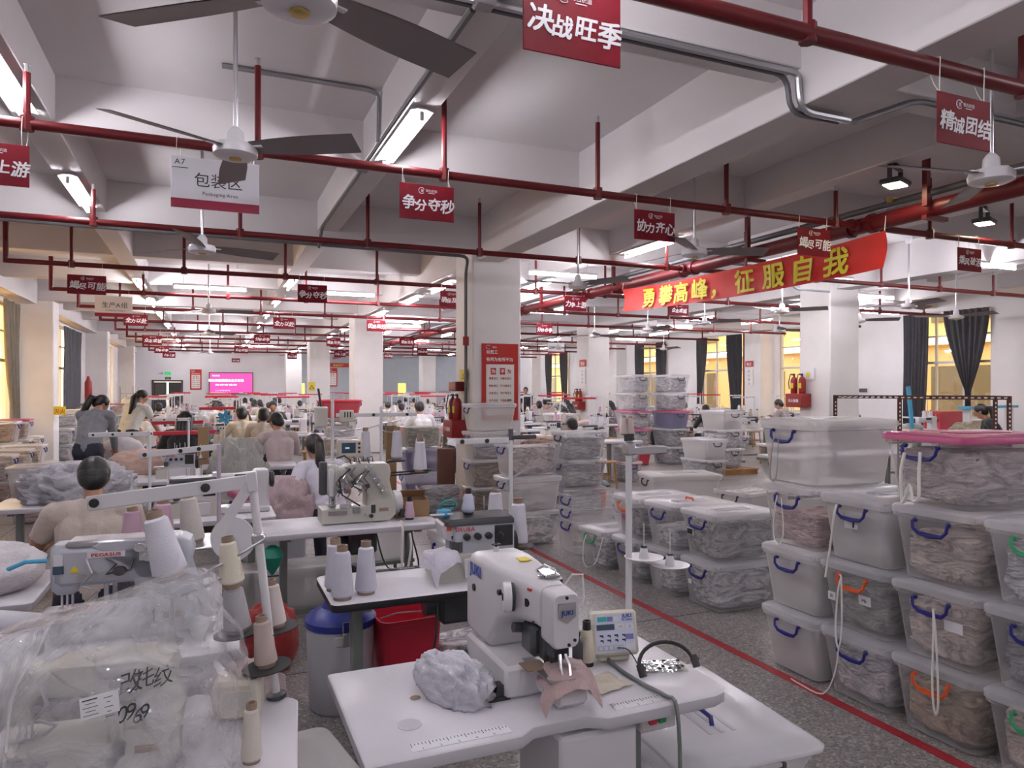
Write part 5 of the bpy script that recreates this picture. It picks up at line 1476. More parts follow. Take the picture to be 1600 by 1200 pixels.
# ================================================================== overlock table (middle)
t2 = table('white table with black edge carrying cones and overlock machine', .485, 1.62, 3.14, 3.66, edge='table_black')
mb = MB(); mb.box((-.15, .235, TZ + .001), (.28, .05, .0016)); mb.text('缝制 mink', .04, -.15, TZ + .0, -.1, 1, bold=.02); mb.v[8:] = [(v[0], .22 + (v[2] - TZ), TZ + .0025) for v in mb.v[8:]]
mb.build('name_strip', ['ink_black', 'ink_white'], t2, smooth=False, recalc=False)
for px, py, lb in ((524, 922, 'white cone at the back corner of the black edged table'), (535, 936, 'white cone standing before its twin on the black edged table'), (572, 927, 'white cone standing apart towards the overlock machine')):
    cone(tuple(at_Z(px, py, TZ)), lb, (.70, .70, .80), (.95, .95, 1.0))
put(OVER, (1.20, 3.40, TZ), -4, 'white and black overlock machine with four tension knobs', scale=(1.12, 1.1, 1.05))
mb = MB(); mb.text('SIRUBA', .026, -.035, .225, -.0835, 0, bold=.02); mb.build('lettering', 'ink_red', OVER, smooth=False, recalc=False)
mb = MB(); mb.box((-.10, -.052, .235), (.02, .004, .02)); mb.build('badge', 'orange_handle', OVER)
drape('cloth_piece', 'white cloth scrap draped over the overlock plate', (1.035, 3.30, TZ + .135), (.17, .15, .1), (.74, .72, .82), 20, 8, .08, amp=.008)
put(SPOOL, (1.21, 3.42, TZ + .30), 0, 'pale blue spool with black core on top of the overlock machine', scale=(1.1, 1.1, 1)); setcol([q for q in bpy.data.objects if str(q.get('label', '')).startswith('pale blue spool')][0], (.62, .66, .82))
o = T('mini_fan', 'small sky blue handheld fan lying on the overlock machine', 'handheld fan', (1.08, 3.42, TZ + .298))
mb = MB(); mb.lathe([(.03, 0), (.038, .01), (.036, .03), (.02, .035)], n=16); mb.build('base', 'skyblue', o)
mb = MB(); mb.push(loc=(.02, .0, .05), rot=(35, 0, 0)); mb.tube([(.04 * math.cos(2 * PI * k / 18), 0, .04 * math.sin(2 * PI * k / 18)) for k in range(19)], .005, 6)
for k in range(4): mb.box((0, 0, 0), (.07, .006, .012)); 
mb.pop(); mb.build('ring', 'teal', o)
mb = MB(); mb.box((-.02, -.03, .016), (.12, .012, .008)); mb.build('strap', 'white_plastic', o)
cable('black cable dangling below the black edged table beside red tub', [(.98, 3.2, .71), (.95, 3.16, .5), (.86, 3.2, .36), (.80, 3.22, .33)], .006)
cable('black cable looped under the overlock machine table', [(1.25, 3.2, .71), (1.3, 3.2, .45), (1.2, 3.25, .3), (1.15, 3.3, .02)], .006)
# barrel, tubs and bins below it
o = T('storage_barrel', 'white plastic barrel with blue lid and metal clasp under the table', 'barrel', (.645, 3.88, 0))
mb = MB(); mb.lathe([(.150, 0), (.165, .02), (.178, .40), (.178, .46)], n=32, cap=True); mb.build('body', 'barrel', o)
mb = MB(); mb.lathe([(.186, .44), (.188, .475), (.165, .50), (.10, .535), (.085, .575), (.07, .60), (.03, .605)], n=32); mb.box((0, 0, .60), (.16, .04, .03), 0, .01); mb.build('lid', 'blue_lid', o)
mb = MB(); mb.box((-.01, -.186, .40), (.10, .012, .05), 1, .004); mb.box((-.005, -.196, .41), (.032, .012, .07), 0, .004); mb.tube([(-.02, -.196, .43), (-.02, -.196, .50), (.012, -.196, .50), (.012, -.196, .43)], .003, 5); mb.build('clasp', ['steel', 'white_plastic'], o)
o = T('tray', 'small green tray set on the blue barrel lid', 'tray', (.715, 3.80, .612), 15)
mb = MB(); mb.loft([[(x * k, y * k, z) for x, y in rrect(.16, .10, .015)] for k, z in ((.88, 0), (1, .045), (1.05, .047), (1.05, .052), (1, .052), (.86, .006))], 0, True, True); mb.build('body', 'green_plastic', o)
heap('scraps', 'orange and yellow scraps inside the small green tray', (.715, 3.80, .62), (.11, .06, .03), (.7, .35, .08), seed=5, rz=15, cat='scraps')
o = T('tub', 'red plastic tub under the black edged table beside the barrel', 'tub', (.99, 3.86, 0), 4)
mb = MB(); mb.loft([[(x * k, y * k, z) for x, y in rrect(.34, .34, .05)] for k, z in ((.80, 0), (.98, .44), (1.05, .445), (1.06, .47), (1.0, .47), (.97, .43), (.82, .04))], 0, True, True); mb.build('body', 'red_plastic', o)
mb = MB(); mb.tube([(-.15, -.05, .46), (-.08, -.12, .50), (.06, -.12, .49), (.15, -.05, .465)], .006, 6); mb.build('bail', 'steel', o)
sbin((1.36, 3.95, 0), 8, 'clear bin of grey garments under the overlock table', None, 'blue', 'small', fill=LGREY, fl=.9, scale=(.9, .9, 1.15))
sbin((1.90, 5.28, 0), 8, 'tall clear bin with blue wavy handle behind the overlock machine', 'clear', 'blue', 'std', fill=WHITE, fl=.5, scale=(.9, 1.05, 1.6))
drape('cloth_piece', 'peach cloth crumpled on the clear bin lid behind the overlock machine', (1.92, 5.25, .612), (.30, .24, .1), (.72, .45, .36), 10, 3, amp=.03)
# cone stand with two big white cones
o = T('thread_stand', 'thread stand with two black discs holding tall white cones over the aisle', 'thread stand', (1.50, 3.55, TZ))
mb = MB(); mb.cyl((0, 0, 0), (0, 0, .68), .012, n=10); mb.build('pole', 'white_metal', o)
for x, y, z in ((.0, -.10, .095), (-.05, .10, .13)):
    mb = MB(); mb.lathe([(.06, 0), (.085, .008), (.088, .014), (.07, .012)], (x, y, z), 24); d = mb.build('spool_disc', 'rubber', o)
    mb = MB(); mb.tube([(0, 0, z - .005), (x, y, z)], .006, 6); mb.build('disc_arm', 'white_metal', d)
mb = MB(); mb.tube([(0, 0, .34), (-.02, 0, .44), (.1, 0, .50), (.22, 0, .52)], .006, 6); mb.tube([(-.12, 0, .40), (.0, .0, .385), (.05, 0, .39)], .005, 6); mb.build('wire_guide', 'steel', o)
mb = MB(); mb.box((-.16, 0, .66), (.30, .006, .03), bev=.003); gb = mb.build('guide_bar', 'white_metal', o)
mb = MB(); mb.box((.07, .0, .675), (.16, .02, .022), 0, .004); mb.cyl((0, 0, .66), (0, 0, .72), .014, n=10); mb.build('bar_bracket', 'dark_steel', gb)
for x in (-.28, -.14):
    mb = MB(); mb.lathe([(.012, -.004), (.012, -.009)], (x, 0, .66), 12, axis='y'); mb.build('eyelet', 'black', gb)
cone((1.50, 3.45, TZ + .107), 'tall white cone on the black disc above the aisle', (.78, .78, .86), (1.0, 1.0, 1.05))
cone((1.45, 3.65, TZ + .142), 'tall white cone behind its twin on the farther black disc', (.74, .74, .82), (.95, .95, 1.05))
o = T('phone', 'black phone lying on the table beyond the bartack machine', 'phone', (1.42, 3.20, TZ), 20)
mb = MB(); mb.box((0, 0, .006), (.15, .08, .012), bev=.004); mb.build('case', 'black', o)

# ================================================================== interlock table (behind)
t3 = table('long white table with rounded end carrying the interlock machine', .30, 1.50, 4.78, 5.36)
o = put(INTER, (1.02, 5.08, TZ), 0, 'beige interlock machine with handwheel and tension discs', scale=(1.06, 1.1, .96))
mb = MB(); mb.box((.44, -.17, TZ + .001), (.17, .09, .0016)); mb.build('grey_plate', 'machine_grey', t3)
rq = random.Random(9)
for k in range(5):                                                     # looper linkage, tubes and hooks that crowd the front of this machine
    mb = MB(); x = -.20 + .045 * k; z = .20 + .03 * (k % 3)
    mb.tube([(x, -.09, z), (x + .02, -.12, z + .05), (x - .015, -.115, z + .10), (x + .02, -.10, z + .15)], .004, 5); mb.cyl((x + .01, -.09, z + .04), (x + .01, -.125, z + .04), .015, n=10); mb.build('thread_hook', 'steel' if k % 2 else 'dark_steel', o)
mb = MB(); mb.tube([(-.12, -.09, .40), (-.20, -.14, .33), (-.18, -.14, .22), (-.10, -.13, .16), (-.06, -.11, .13)], .006, 6); mb.tube([(-.02, -.09, .38), (-.09, -.14, .34), (-.11, -.14, .28), (-.05, -.12, .24)], .005, 6); mb.build('air_tube', 'black', o)
mb = MB(); mb.box((-.24, -.06, .30), (.035, .05, .20), bev=.006); mb.box((-.285, -.03, .33), (.05, .05, .24), 1, .01); mb.build('tape_feeder', ['white_plastic', 'dark_steel'], o)
mb = MB(); mb.box((-.16, -.105, .135), (.06, .012, .03), bev=.003); mb.box((-.08, -.108, .10), (.05, .014, .045), 1, .003); mb.cyl((-.02, -.10, .06), (-.02, -.112, .06), .01, n=8); mb.build('guard_plate', ['machine_grey', 'steel'], o)
mb = MB(); mb.box((.235, -.06, .05), (.035, .07, .06), 0, .005); mb.box((.255, -.075, .055), (.012, .05, .035), 1, .003); mb.build('belt_guard', ['black', 'yellow'], o)
for k in range(3):
    mb = MB(); mb.tube([(-.10 + .06 * k, -.03, .42), (-.12 + .06 * k, -.05, .47), (-.09 + .06 * k, -.06, .48), (-.08 + .06 * k, -.04, .44)], .004, 5); mb.build('thread_loop', 'dark_steel', o)
o = T('control_panel', 'control box with small screen raised above the interlock machine', 'control panel', (.93, 5.22, 1.20))
mb = MB(); mb.box((0, 0, .065), (.18, .06, .13), bev=.01); mb.box((-.01, -.032, .07), (.10, .004, .075), 1); mb.box((-.02, -.035, .07), (.03, .002, .01), 2); mb.build('case', ['cream_plastic', 'lcd', 'lcd_light'], o)
for k in range(3):
    mb = MB(); mb.cyl((.065, -.03, .04 + .03 * k), (.065, -.036, .04 + .03 * k), .009, n=10); mb.build('key', 'black', o)
mb = MB(); mb.cyl((-.12, 0, -.44), (-.12, 0, .42), .012, n=10); mb.box((-.06, .0, .05), (.12, .02, .02)); mb.build('post', 'white_metal', o)
mb = MB(); mb.box((-.02, 0, .30), (.10, .03, .085), 0, .006)
for k in range(3): mb.box((-.035 + .02 * k, -.016, .31), (.008, .003, .04), 1)
mb.build('meter_box', ['cream_plastic', 'black'], o)
mb = MB(); mb.lathe([(.035, .22), (.045, .23), (.05, .36), (.04, .37)], (-.20, 0, 0), 14); mb.cyl((-.20, 0, .36), (-.22, 0, .50), .008, n=8, m=1); mb.build('lamp_head', ['machine_beige', 'black'], o)
mb = MB(); mb.tube([(-.15, -.02, -.05), (-.2, -.05, -.15), (-.13, -.06, -.3), (-.06, -.05, -.15), (0, -.04, -.02)], .006, 6); mb.tube([(-.1, -.05, 0), (-.05, -.08, .02), (0, -.06, -.02)], .006, 6); mb.build('wiring', 'black', o)
mb = MB(); mb.box((-.12, -.04, -.2), (.03, .03, .36), 0, .004); mb.build('air_cylinder', 'white_plastic', o)
o = T('thread_stand', 'thread stand with several white cones behind the interlock machine', 'thread stand', (1.20, 5.38, TZ))
mb = MB(); mb.cyl((0, 0, 0), (0, 0, .80), .012, n=10); mb.build('pole', 'white_metal', o)
for x, z in ((-.12, .38), (.12, .38), (.30, .28), (.34, .30)):
    mb = MB(); mb.lathe([(.06, 0), (.075, .007), (.065, .01)], (x, 0, z), 20); mb.tube([(0, 0, z - .01), (x, 0, z)], .007, 6); mb.build('spool_disc', 'rubber', o)
mb = MB(); mb.box((-.03, 0, .74), (.62, .006, .03), bev=.003); gb = mb.build('guide_bar', 'white_metal', o)
for x in (-.3, -.06, .2):
    mb = MB(); mb.lathe([(.012, -.004), (.012, -.009)], (x, 0, .74), 12, axis='y'); mb.build('eyelet', 'black', gb)
mb = MB(); mb.tube([(-.32, 0, .62), (-.1, 0, .64), (.05, 0, .68), (.16, 0, .70)], .005, 6); mb.tube([(-.02, 0, .65), (.03, 0, .61), (.12, 0, .6)], .005, 6); mb.build('wire_guide', 'steel', o)
cone((1.08, 5.38, TZ + .392), 'white cone on the first disc above the interlock machine', (.70, .70, .78), (.8, .8, 1.05))
cone((1.32, 5.38, TZ + .392), 'white cone on the second disc above the interlock machine', (.68, .68, .76), (.85, .85, 1.05))
cone((1.50, 5.36, TZ + .292), 'big white cone at the outer end of the interlock stand', (.76, .76, .84), (1.0, 1.0, 1.1))
cone((1.54, 5.5, TZ + .312), 'white cone half hidden behind the outermost interlock cone', (.68, .68, .76), (.95, .95, 1.1))
o = T('cardboard_box', 'open brown cardboard box with torn flaps on the white table end', 'box', (1.37, 5.17, TZ), -6)
mb = MB()
for c_, d_ in (((0, -.1, .06), (.25, .006, .12)), ((0, .1, .06), (.25, .006, .12)), ((-.122, 0, .06), (.006, .2, .12)), ((.122, 0, .06), (.006, .2, .12)), ((0, 0, .004), (.25, .2, .006))): mb.box(c_, d_)
mb.build('body', 'cardboard', o)
for s, a in ((1, 50), (-1, 120)):
    mb = MB(); mb.push(loc=(0, s * .1, .12), rot=(s * a, 0, 0)); mb.box((0, 0, .045), (.24, .005, .09)); mb.pop(); mb.build('flap', 'cardboard', o)
put(SPOOL, (1.315, 4.98, TZ), 0, 'small pink cone in front of the cardboard box', scale=1.25); setcol([q for q in bpy.data.objects if str(q.get('label', '')).startswith('small pink cone')][0], (.72, .52, .62))
cable('bundle of cream cords hanging over the interlock table edge', [(1.22, 4.84, TZ + .02), (1.21, 4.765, TZ - .02), (1.2, 4.76, .55), (1.23, 4.76, .42), (1.27, 4.77, .6), (1.27, 4.80, .70)], .009, 'cord_white')
cable('black cables looping beneath the interlock table', [(1.28, 4.8, .70), (1.33, 4.78, .45), (1.25, 4.78, .36), (1.1, 4.8, .5), (1.05, 4.85, .7)], .006)
o = T('metal_ruler', 'long black and white strip leaning under the interlock table', 'strip', (1.0, 4.72, .42), 0); 
mb = MB(); mb.push(rot=(0, 32, 0)); mb.box((-.12, 0, 0), (.36, .02, .05), 1); mb.box((.06, -.001, 0), (.03, .02, .05), 2); mb.box((.22, 0, 0), (.3, .02, .05), 0); mb.pop(); mb.build('strip', ['white_metal', 'black', 'red_plastic'], o)
o = T('footrest', '', '') if False else None
o = T('jerry_box', 'long white lidded box on the floor under the interlock table', 'box', (.40, 5.62, 0))
mb = MB(); mb.loft([[(x * k, y * k, z) for x, y in rrect(.95, .36, .05)] for k, z in ((.94, 0), (1, .30), (1.02, .30), (1.02, .36), (.98, .37))]); mb.build('body', 'bin_white', o)
mb = MB(); mb.tube([(-.05, -.19, .33), (-.03, -.2, .34), (.05, -.2, .34), (.07, -.19, .33)], .006, 6); mb.build('handle', 'black', o)
o = T('cloth_sack', 'dark red cloth sack slumped on the floor by the interlock table leg', 'sack', (.33, 4.55, 0))
me = blob_mesh(('sack',), 2.2, 21, 36, 18, .2, 4, 4, .1); b = link('body', me, o); b.scale = (.34, .3, .40); b.color = (.30, .02, .02, 1)
heap('cloth_heap', 'pale pink cloth heap with a white bag on the floor beyond the leaning stand', (.16, 3.55, .0), (.36, .40, .42), (.62, .5, .5), seed=12, amp=.25, fx=4, fz=4)
o = T('balloon', 'teal plastic bag tied under the interlock table', 'plastic bag', (.37, 4.86, .55))
mb = MB(); mb.lathe([(.01, -.06), (.05, 0), (.07, .06), (.05, .11), (.02, .13)], n=16); mb.build('body', 'teal_plastic', o)
# ================================================================== bins along the aisle
P1 = PITCH
def stack(x, y, rz, items, z=0):
    out = []
    for it in items:
        lab, kw = it
        out.append(sbin((x, y, z), rz + kw.pop('rz', 0), lab, **kw))
        z += PITCH * (kw.get('scale') or (1, 1, 1))[2]
    return out
A = stack(3.475, 3.25, 0, [('pale bin lowest of the first aisle stack by red line', dict(fill=LGREY, fl=.9, body='bin_white')), ('pale bin second from floor in the first aisle stack', dict(fill=WHITE, fl=.85, body='bin_white')),
    ('bin with a rose cloth showing, third in first aisle stack', dict(fill=PINKB, fl=.6)), ('big white empty bin topping the first aisle stack', dict(fill=None, body='bin_white', lid='white', rz=-4, scale=(1.03, 1.05, 1.05)))])
B = stack(3.49, 2.80, 0, [('lowest grey bin of the three high stack with orange handle above', dict(fill=LGREY, fl=.9)), ('grey bin with orange handle and two white stickers', dict(hc='orange', fill=(.33, .35, .34), fl=.85)), ('hazy pale bin with barcode label and knotted cream tape', dict(fill=LGREY, fl=.8, body='bin_white'))])
C = stack(3.49, 2.345, 0, [('dark beige bin with orange handle standing at floor level', dict(hc='orange', fill=TAN, fl=.8)), ('bin with rope knotted to blue handle and beige garments', dict(fill=BEIGE, fl=.9)), ('bin of mauve beige garments directly beneath the pink lid bin', dict(fill=BEIGE, fl=.75)), ('large bin with glossy pink lid and white strap', dict(lid='pink', fill=(.58, .52, .52), fl=.92, rz=-7, scale=(1.06, 1.12, .95)))])
D = stack(3.49, 1.88, 0, [('floor bin with green handle and cream rope at frame edge', dict(hc='green', fill=BEIGE, fl=.9)), ('dark blue grey bin with purple blue handle at frame edge', dict(fill=(.28, .29, .33), fl=.9)), ('bin with green handle and pale grey folded cloth', dict(hc='green', fill=LGREY, fl=.85))])
sticker(B[1], -.305, -.07, .20, .075, .05, 4, 'Mk'); sticker(B[1], -.300, .15, .17, .05, .045, 0, '田'); sticker(B[2], -.302, .02, .215, .085, .05, -3); sticker(C[1], -.302, -.10, .21, .09, .05, 5)
mb = MB(); mb.box((-.3035, .0, .215), (.02, .002, .032)); mb.build('printed_mark', 'ink_black', B[2])
xf = 3.14
rope('cream tape tied to blue handle hanging down the hazy bin', [(xf, 2.87, 1.07), (xf - .012, 2.88, 1.0), (xf - .012, 2.905, .83), (xf - .02, 2.93, .66)], .006)
rope('white cord loop hanging from the orange handle of the grey bin', [(xf, 2.84, .68), (xf - .015, 2.85, .6), (xf - .02, 2.86, .4), (xf - .025, 2.84, .30), (xf - .02, 2.82, .4), (xf - .012, 2.83, .66), (xf, 2.85, .69)], .005)
rope('long white cord trailing from stack to the floor line', [(xf - .02, 2.84, .30), (xf - .03, 2.86, .15), (xf - .04, 2.93, .02), (xf - .03, 3.1, .006), (xf - .02, 3.18, .006)], .004)
rope('cream rope loop hanging from the knotted blue handle', [(xf, 2.31, .66), (xf - .012, 2.30, .55), (xf - .02, 2.30, .3), (xf - .02, 2.285, .18), (xf - .02, 2.27, .24), (xf - .012, 2.285, .5), (xf, 2.31, .66)], .005)
rope('cream rope pair hanging from green handle of the floor bin', [(xf, 1.87, .29), (xf - .012, 1.88, .2), (xf - .02, 1.89, .02), (xf - .03, 1.88, .006), (xf - .02, 1.84, .1), (xf, 1.87, .29)], .005)
rope('wide white strap looped on the pink lid bin handle', [(3.09, 2.42, 1.39), (3.07, 2.425, 1.3), (3.07, 2.42, 1.17), (3.06, 2.40, 1.16), (3.06, 2.37, 1.24), (3.055, 2.35, 1.17), (3.055, 2.32, 1.19), (3.07, 2.33, 1.3), (3.085, 2.335, 1.40)], .008)
rope('grey cord loop hanging on the topmost white empty bin', [(3.115, 3.30, 1.44), (3.10, 3.31, 1.36), (3.10, 3.33, 1.18), (3.095, 3.30, 1.145), (3.10, 3.275, 1.2), (3.11, 3.27, 1.43)], .004, 'steel')
rope('white cord loop hanging from the rose cloth bin', [(xf, 3.31, 1.06), (xf - .012, 3.32, .98), (xf - .012, 3.33, .82), (xf - .02, 3.28, .77), (xf - .012, 3.25, .85), (xf, 3.28, 1.05)], .004)
# bins under / beside the bartack table
sbin((1.72, 2.26, .318), 86, 'shallow bin with glossy ribbed lid beneath the bartack table corner', 'clear', 'black', 'long', fill=None, scale=(1.0, 1.1, .36))
mb = MB(); mb.tube([(-.10, .10, .402), (-.105, .08, .425), (-.07, .0, .43), (-.07, -.06, .425), (-.08, -.08, .402)], .009, 8); o = T('bin_handle', 'loose blue bin handle lying on the glossy ribbed lid', 'grip', (1.78, 2.20, .055)); o.name = 'plastic_grip'; mb.build('grip', 'blue_handle', o)
sbin((1.73, 2.24, 0), 84, 'wide lidded bin on the floor carrying the ribbed lid bin', 'clear', 'blue', 'long', fill=LGREY, fl=.8, scale=(1.08, 1.16, .80))
sbin((.12, 2.72, 0), 10, 'pale lidded bin on the floor between barrel and bag table', 'white', 'blue', 'long', fill=None, body='bin_white', scale=(.9, .9, .8))
sbin((.40, 2.25, 0), 88, 'flat lidded bin tucked under the bartack table beside the barrel', 'clear', 'blue', 'long', fill=WHITE, fl=.6, scale=(1, .9, .75))
# middle group
E5 = stack(3.79, 4.50, 0, [('grey garment bin at floor level under the black label bin', dict(fill=LGREY, fl=.95, size='std', scale=(1, 1.05, 1))), ('clear bin with black label and bagged grey garments', dict(fill=GREY, fl=.95, scale=(1, 1.05, 1)))])
E4 = stack(3.75, 4.97, 0, [('narrow grey bin at floor level behind the black label bin', dict(fill=LGREY, fl=.9)), ('clear bin with curved blue handle and orange lid clip', dict(fill=LGREY, fl=.5))])
E3 = stack(3.70, 5.42, 0, [('grey blue bin with brown tag at floor level', dict(fill=GREY, fl=.9)), ('clear bin with orange handle and pink sticker', dict(hc='orange', fill=GREY, fl=.85))])
E2 = sbin((3.64, 5.95, 0), 4, 'single lidded bin with green handle and drooping cord', 'clear', 'green', fill=LGREY, fl=.85)
sticker(E5[1], -.31, .10, .20, .075, .055, 5); mb = MB(); mb.box((-.3135, .10, .20), (.002, .062, .042)); mb.build('printed_label', 'ink_black', E5[1])
sticker(E3[1], -.305, .02, .18, .05, .04, 0); mb = MB(); mb.box((-.308, .02, .18), (.002, .05, .045)); mb.build('pink_label', 'pink_lid', E3[1])
mb = MB(); mb.box((-.308, .03, .22), (.002, .06, .05)); mb.build('brown_label', 'cardboard', E3[0])
sticker(E5[0], -.305, .11, .18, .035, .035, 0, '3')
mb = MB(); mb.tube([(.0, -.05, .375), (.0, -.045, .395), (.0, .045, .395), (.0, .05, .375)], .008, 6); mb.build('lid_clip', 'orange_handle', E4[1])
rope('white cord drooping from the green handle bin to the floor', [(3.31, 5.98, .30), (3.29, 6.0, .2), (3.28, 5.98, .05), (3.29, 5.9, .01), (3.31, 5.78, .1), (3.35, 5.72, .35)], .005)
for k in range(3):
    sbin((3.70, 6.55, .13 * k), 2, ['lowest', 'middle', 'topmost'][k] + ' of three nested open bins with blue handles', None, 'blue', 'std', fill=None, scale=(1 + .001 * k, 1, 1))
stack(4.80, 6.55, -14, [('lower of two long bins behind the orange clip bin', dict(hc='black', size='long', fill=WHITE, fl=.7, body='bin_white')), ('long lidded bin with black handle behind the orange clip bin', dict(hc='black', size='long', fill=None, body='bin_white', lid='white'))])
stack(4.85, 5.45, 10, [('closed pale bin below the open bin holding a white sack', dict(fill=WHITE, body='bin_white')), ('open bin holding a white plastic sack beside the first stack', dict(lid=None, hc='black', fill=WHITE, fl=1.05, body='bin_white'))])
stack(4.75, 4.6, 0, [('pale bin hidden behind the black label bin', dict(fill=WHITE, body='bin_white'))])
# stack in front of the poster pillar and neighbours
F_ = stack(3.50, 9.05, 0, [('brown garment bin at the floor before the poster pillar', dict(hc='orange', fill=(.24, .18, .13), fl=.95)), ('brown garment bin second from floor before the poster pillar', dict(fill=(.36, .29, .22), fl=.95)), ('hazy grey bin third from floor before the poster pillar', dict(fill=LGREY, fl=.55)), ('near empty white bin topping the poster pillar stack', dict(fill=None, body='bin_white'))])
stack(3.22, 7.15, 2, [('lowest clear bin of the stack beside wire thread stand', dict(fill=WHITE, fl=.8)), ('pale bin with blue handle under the plastic wrapped bin', dict(fill=WHITE, fl=.7, body='bin_white')), ('bin of pale pink garments wrapped over with plastic film', dict(lid=None, fill=(.62, .55, .55), fl=1.0))])
stack(4.62, 8.55, 0, [('lower grey bin of stack beyond the wrapped pink bin', dict(fill=LGREY, fl=.9)), ('middle grey bin of stack beyond the wrapped pink bin', dict(fill=LGREY, fl=.9)), ('top grey bin of stack beyond the wrapped pink bin', dict(fill=LGREY, fl=.9))])
stack(3.12, 11.1, 0, [('lilac bin at the floor with dark goods', dict(body='bin_lilac', fill=DKG, fl=.5)), ('lilac bin in the middle under the plastic covered bin', dict(body='bin_lilac', fill=DKG, fl=.4)), ('plastic covered bin of grey olive garments on lilac bins', dict(lid=None, hc='orange', fill=(.34, .35, .30), fl=1.05))])
sbin((2.92, 9.42, 0), -10, 'open bin lined with a grey plastic bag by red line', None, 'orange', fill=(.42, .41, .44), fl=1.12)
sbin((2.15, 5.9, 0), -20, 'lidded bin with glossy top behind the cardboard box', 'clear', 'blue', 'std', fill=WHITE, fl=.6)
o = T('cardboard_sheet', 'tall brown cardboard sheet standing beside the lilac bins', 'cardboard', (2.42, 10.2, 0), 12)
mb = MB(); mb.box((0, 0, .58), (.16, .03, 1.16), bev=.003); mb.build('sheet', 'cardboard', o)
o = T('steel_drum', 'dark brown drum with coiled wire before the poster pillar', 'drum', (3.12, 9.78, 0))
mb = MB(); mb.lathe([(.12, 0), (.13, .02), (.13, .82), (.12, .84)], n=20); mb.build('body', 'rust', o)
# tower and bins across the aisle
TW = [WHITE, LGREY, DKG, GREY, GREY]
for k in range(5):
    y = .402 * k
    sbin((9.62, 13.45, y), 90, ['lowest', 'second lowest', 'middle', 'second highest', 'topmost'][k] + ' bin facing the hall in the tall bin tower', 'pink' if k == 2 else 'clear', 'black', 'long', fill=TW[4 - k] if k < 4 else LGREY, fl=.95, body='bin_lilac' if k in (2,) else 'bin_clear', scale=(1, 1, 1.03))
    sbin((8.82, 13.75, y), 90, ['lowest', 'second lowest', 'middle', 'second highest', 'topmost'][k] + ' bin in the rear half of the tall bin tower', 'pink' if k in (2, 1) else 'clear', 'black', 'long', fill=LGREY if k else (.5, .05, .1), fl=.95, body='bin_clear' if k else 'bin_red', scale=(1, 1, 1.03))
stack(8.55, 10.9, 90, [('lower bin with black handle and small white sticker', dict(hc='black', size='long', fill=GREY, fl=.9)), ('upper bin with black handle in the pair beyond the aisle', dict(hc='black', size='long', fill=WHITE, fl=.6, body='bin_white'))])
stack(9.55, 11.6, 90, [('bottom bin on pallet beside the black handled pair', dict(hc='black', size='long', fill=LGREY, fl=.9)), ('middle bin on pallet beside the black handled pair', dict(hc='black', size='long', fill=LGREY, fl=.9)), ('top bin with white haze on pallet beside the pair', dict(hc='black', size='long', fill=LGREY, fl=.5, body='bin_white'))], z=.12)
o = T('wooden_pallet', 'low wooden pallet under the three bins beyond the aisle', 'pallet', (9.55, 11.6, 0), 90)
for k in range(5):
    mb = MB(); mb.box((0, -.4 + .2 * k, .105), (1.1, .12, .02)); mb.build('slat', 'wood', o)
for k in range(3):
    mb = MB(); mb.box((-.45 + .45 * k, 0, .045), (.09, .95, .09)); mb.build('bearer', 'wood', o)
sbin((7.2, 14.2, .76), 90, 'clear bin with tan goods on a table beside the bald worker', 'white', 'black', 'long', fill=BEIGE, fl=.7)
# windowed side wall bins
LW = [('pink', 3), ('clear', 3), ('clear', 2), ('clear', 3), ('pink', 3), ('white', 2), ('clear', 3), ('clear', 3), ('clear', 3), ('pink', 2)]
q = 0
for k, (ld, n_) in enumerate(LW):
    y = 12.3 + (k % 6) * .92 + (0 if k < 6 else .46); x = -3.45 if k < 6 else -2.92
    if k >= 6: y = 12.3 + (k - 6) * 1.0
    for j in range(n_ if k < 6 else n_ - 1):
        sbin((x, y, PITCH * j), 180, 'warm lit bin stacked along the windowed side wall', ld if j == n_ - 1 else 'clear', 'blue', 'std', fill=(.62, .56, .50) if j % 2 else (.50, .36, .32), fl=.85, group='bins along the windowed side wall')
stack(-1.98, 10.7, 90, [('pink lidded bin beneath the white bin with blue handle', dict(lid='pink', fill=PINKB, fl=.9, scale=(1, 1, .9), rz=90)), ('white bin with blue handle half full of pink goods', dict(fill=PINKB, fl=.45, body='bin_white', scale=(1.05, 1.3, 1.05), rz=90))])

# ================================================================== persons near and middle
SEAT = dict(seated=True)
person('person in beige T-shirt seated with back turned, dark hair pinned up', (-.61, 4.56, 0), 4, (.58, .50, .44), 'p1', 1.0, lean=16, headp=22, hair='cap', sleeve=.5, hands=((.12, .42, .84), (-.2, .4, .84)), voxel=.011)
person('person in white T-shirt with long black ponytail reaching to pink garments', (1.0, 6.6, 0), 22, (.76, .74, .84), 'p2', 1.0, lean=26, headp=20, heady=-10, hair='tail', sleeve=.5, hands=((.2, .42, .80), (-.32, .34, .78)), voxel=.011)
person('person in grey sweater and navy trousers standing bent over a white sack', (-1.42, 10.35, 0), -22, (.27, .28, .31), 'p3', .97, seated=False, lean=24, headp=38, heady=-35, hair='tail', hands=((.12, .42, .92), (-.1, .45, .95)), voxel=.012)
person('person in white shirt with long dark hair bending over an open bin', (-1.22, 12.9, 0), -35, (.74, .76, .72), 'p4', 1.0, seated=False, lean=30, headp=20, heady=-60, hair='long', sleeve=.5, hands=((.2, .55, .85), (-.1, .55, .85)), voxel=.013)
person('person in pale pink shirt with short black hair seated at a garment heap', (.86, 9.9, 0), 12, (.62, .52, .52), 'p5', 1.06, lean=14, headp=26, heady=20, hair='cap', hands=((.16, .42, .89), (-.30, .40, .88)), voxel=.013)
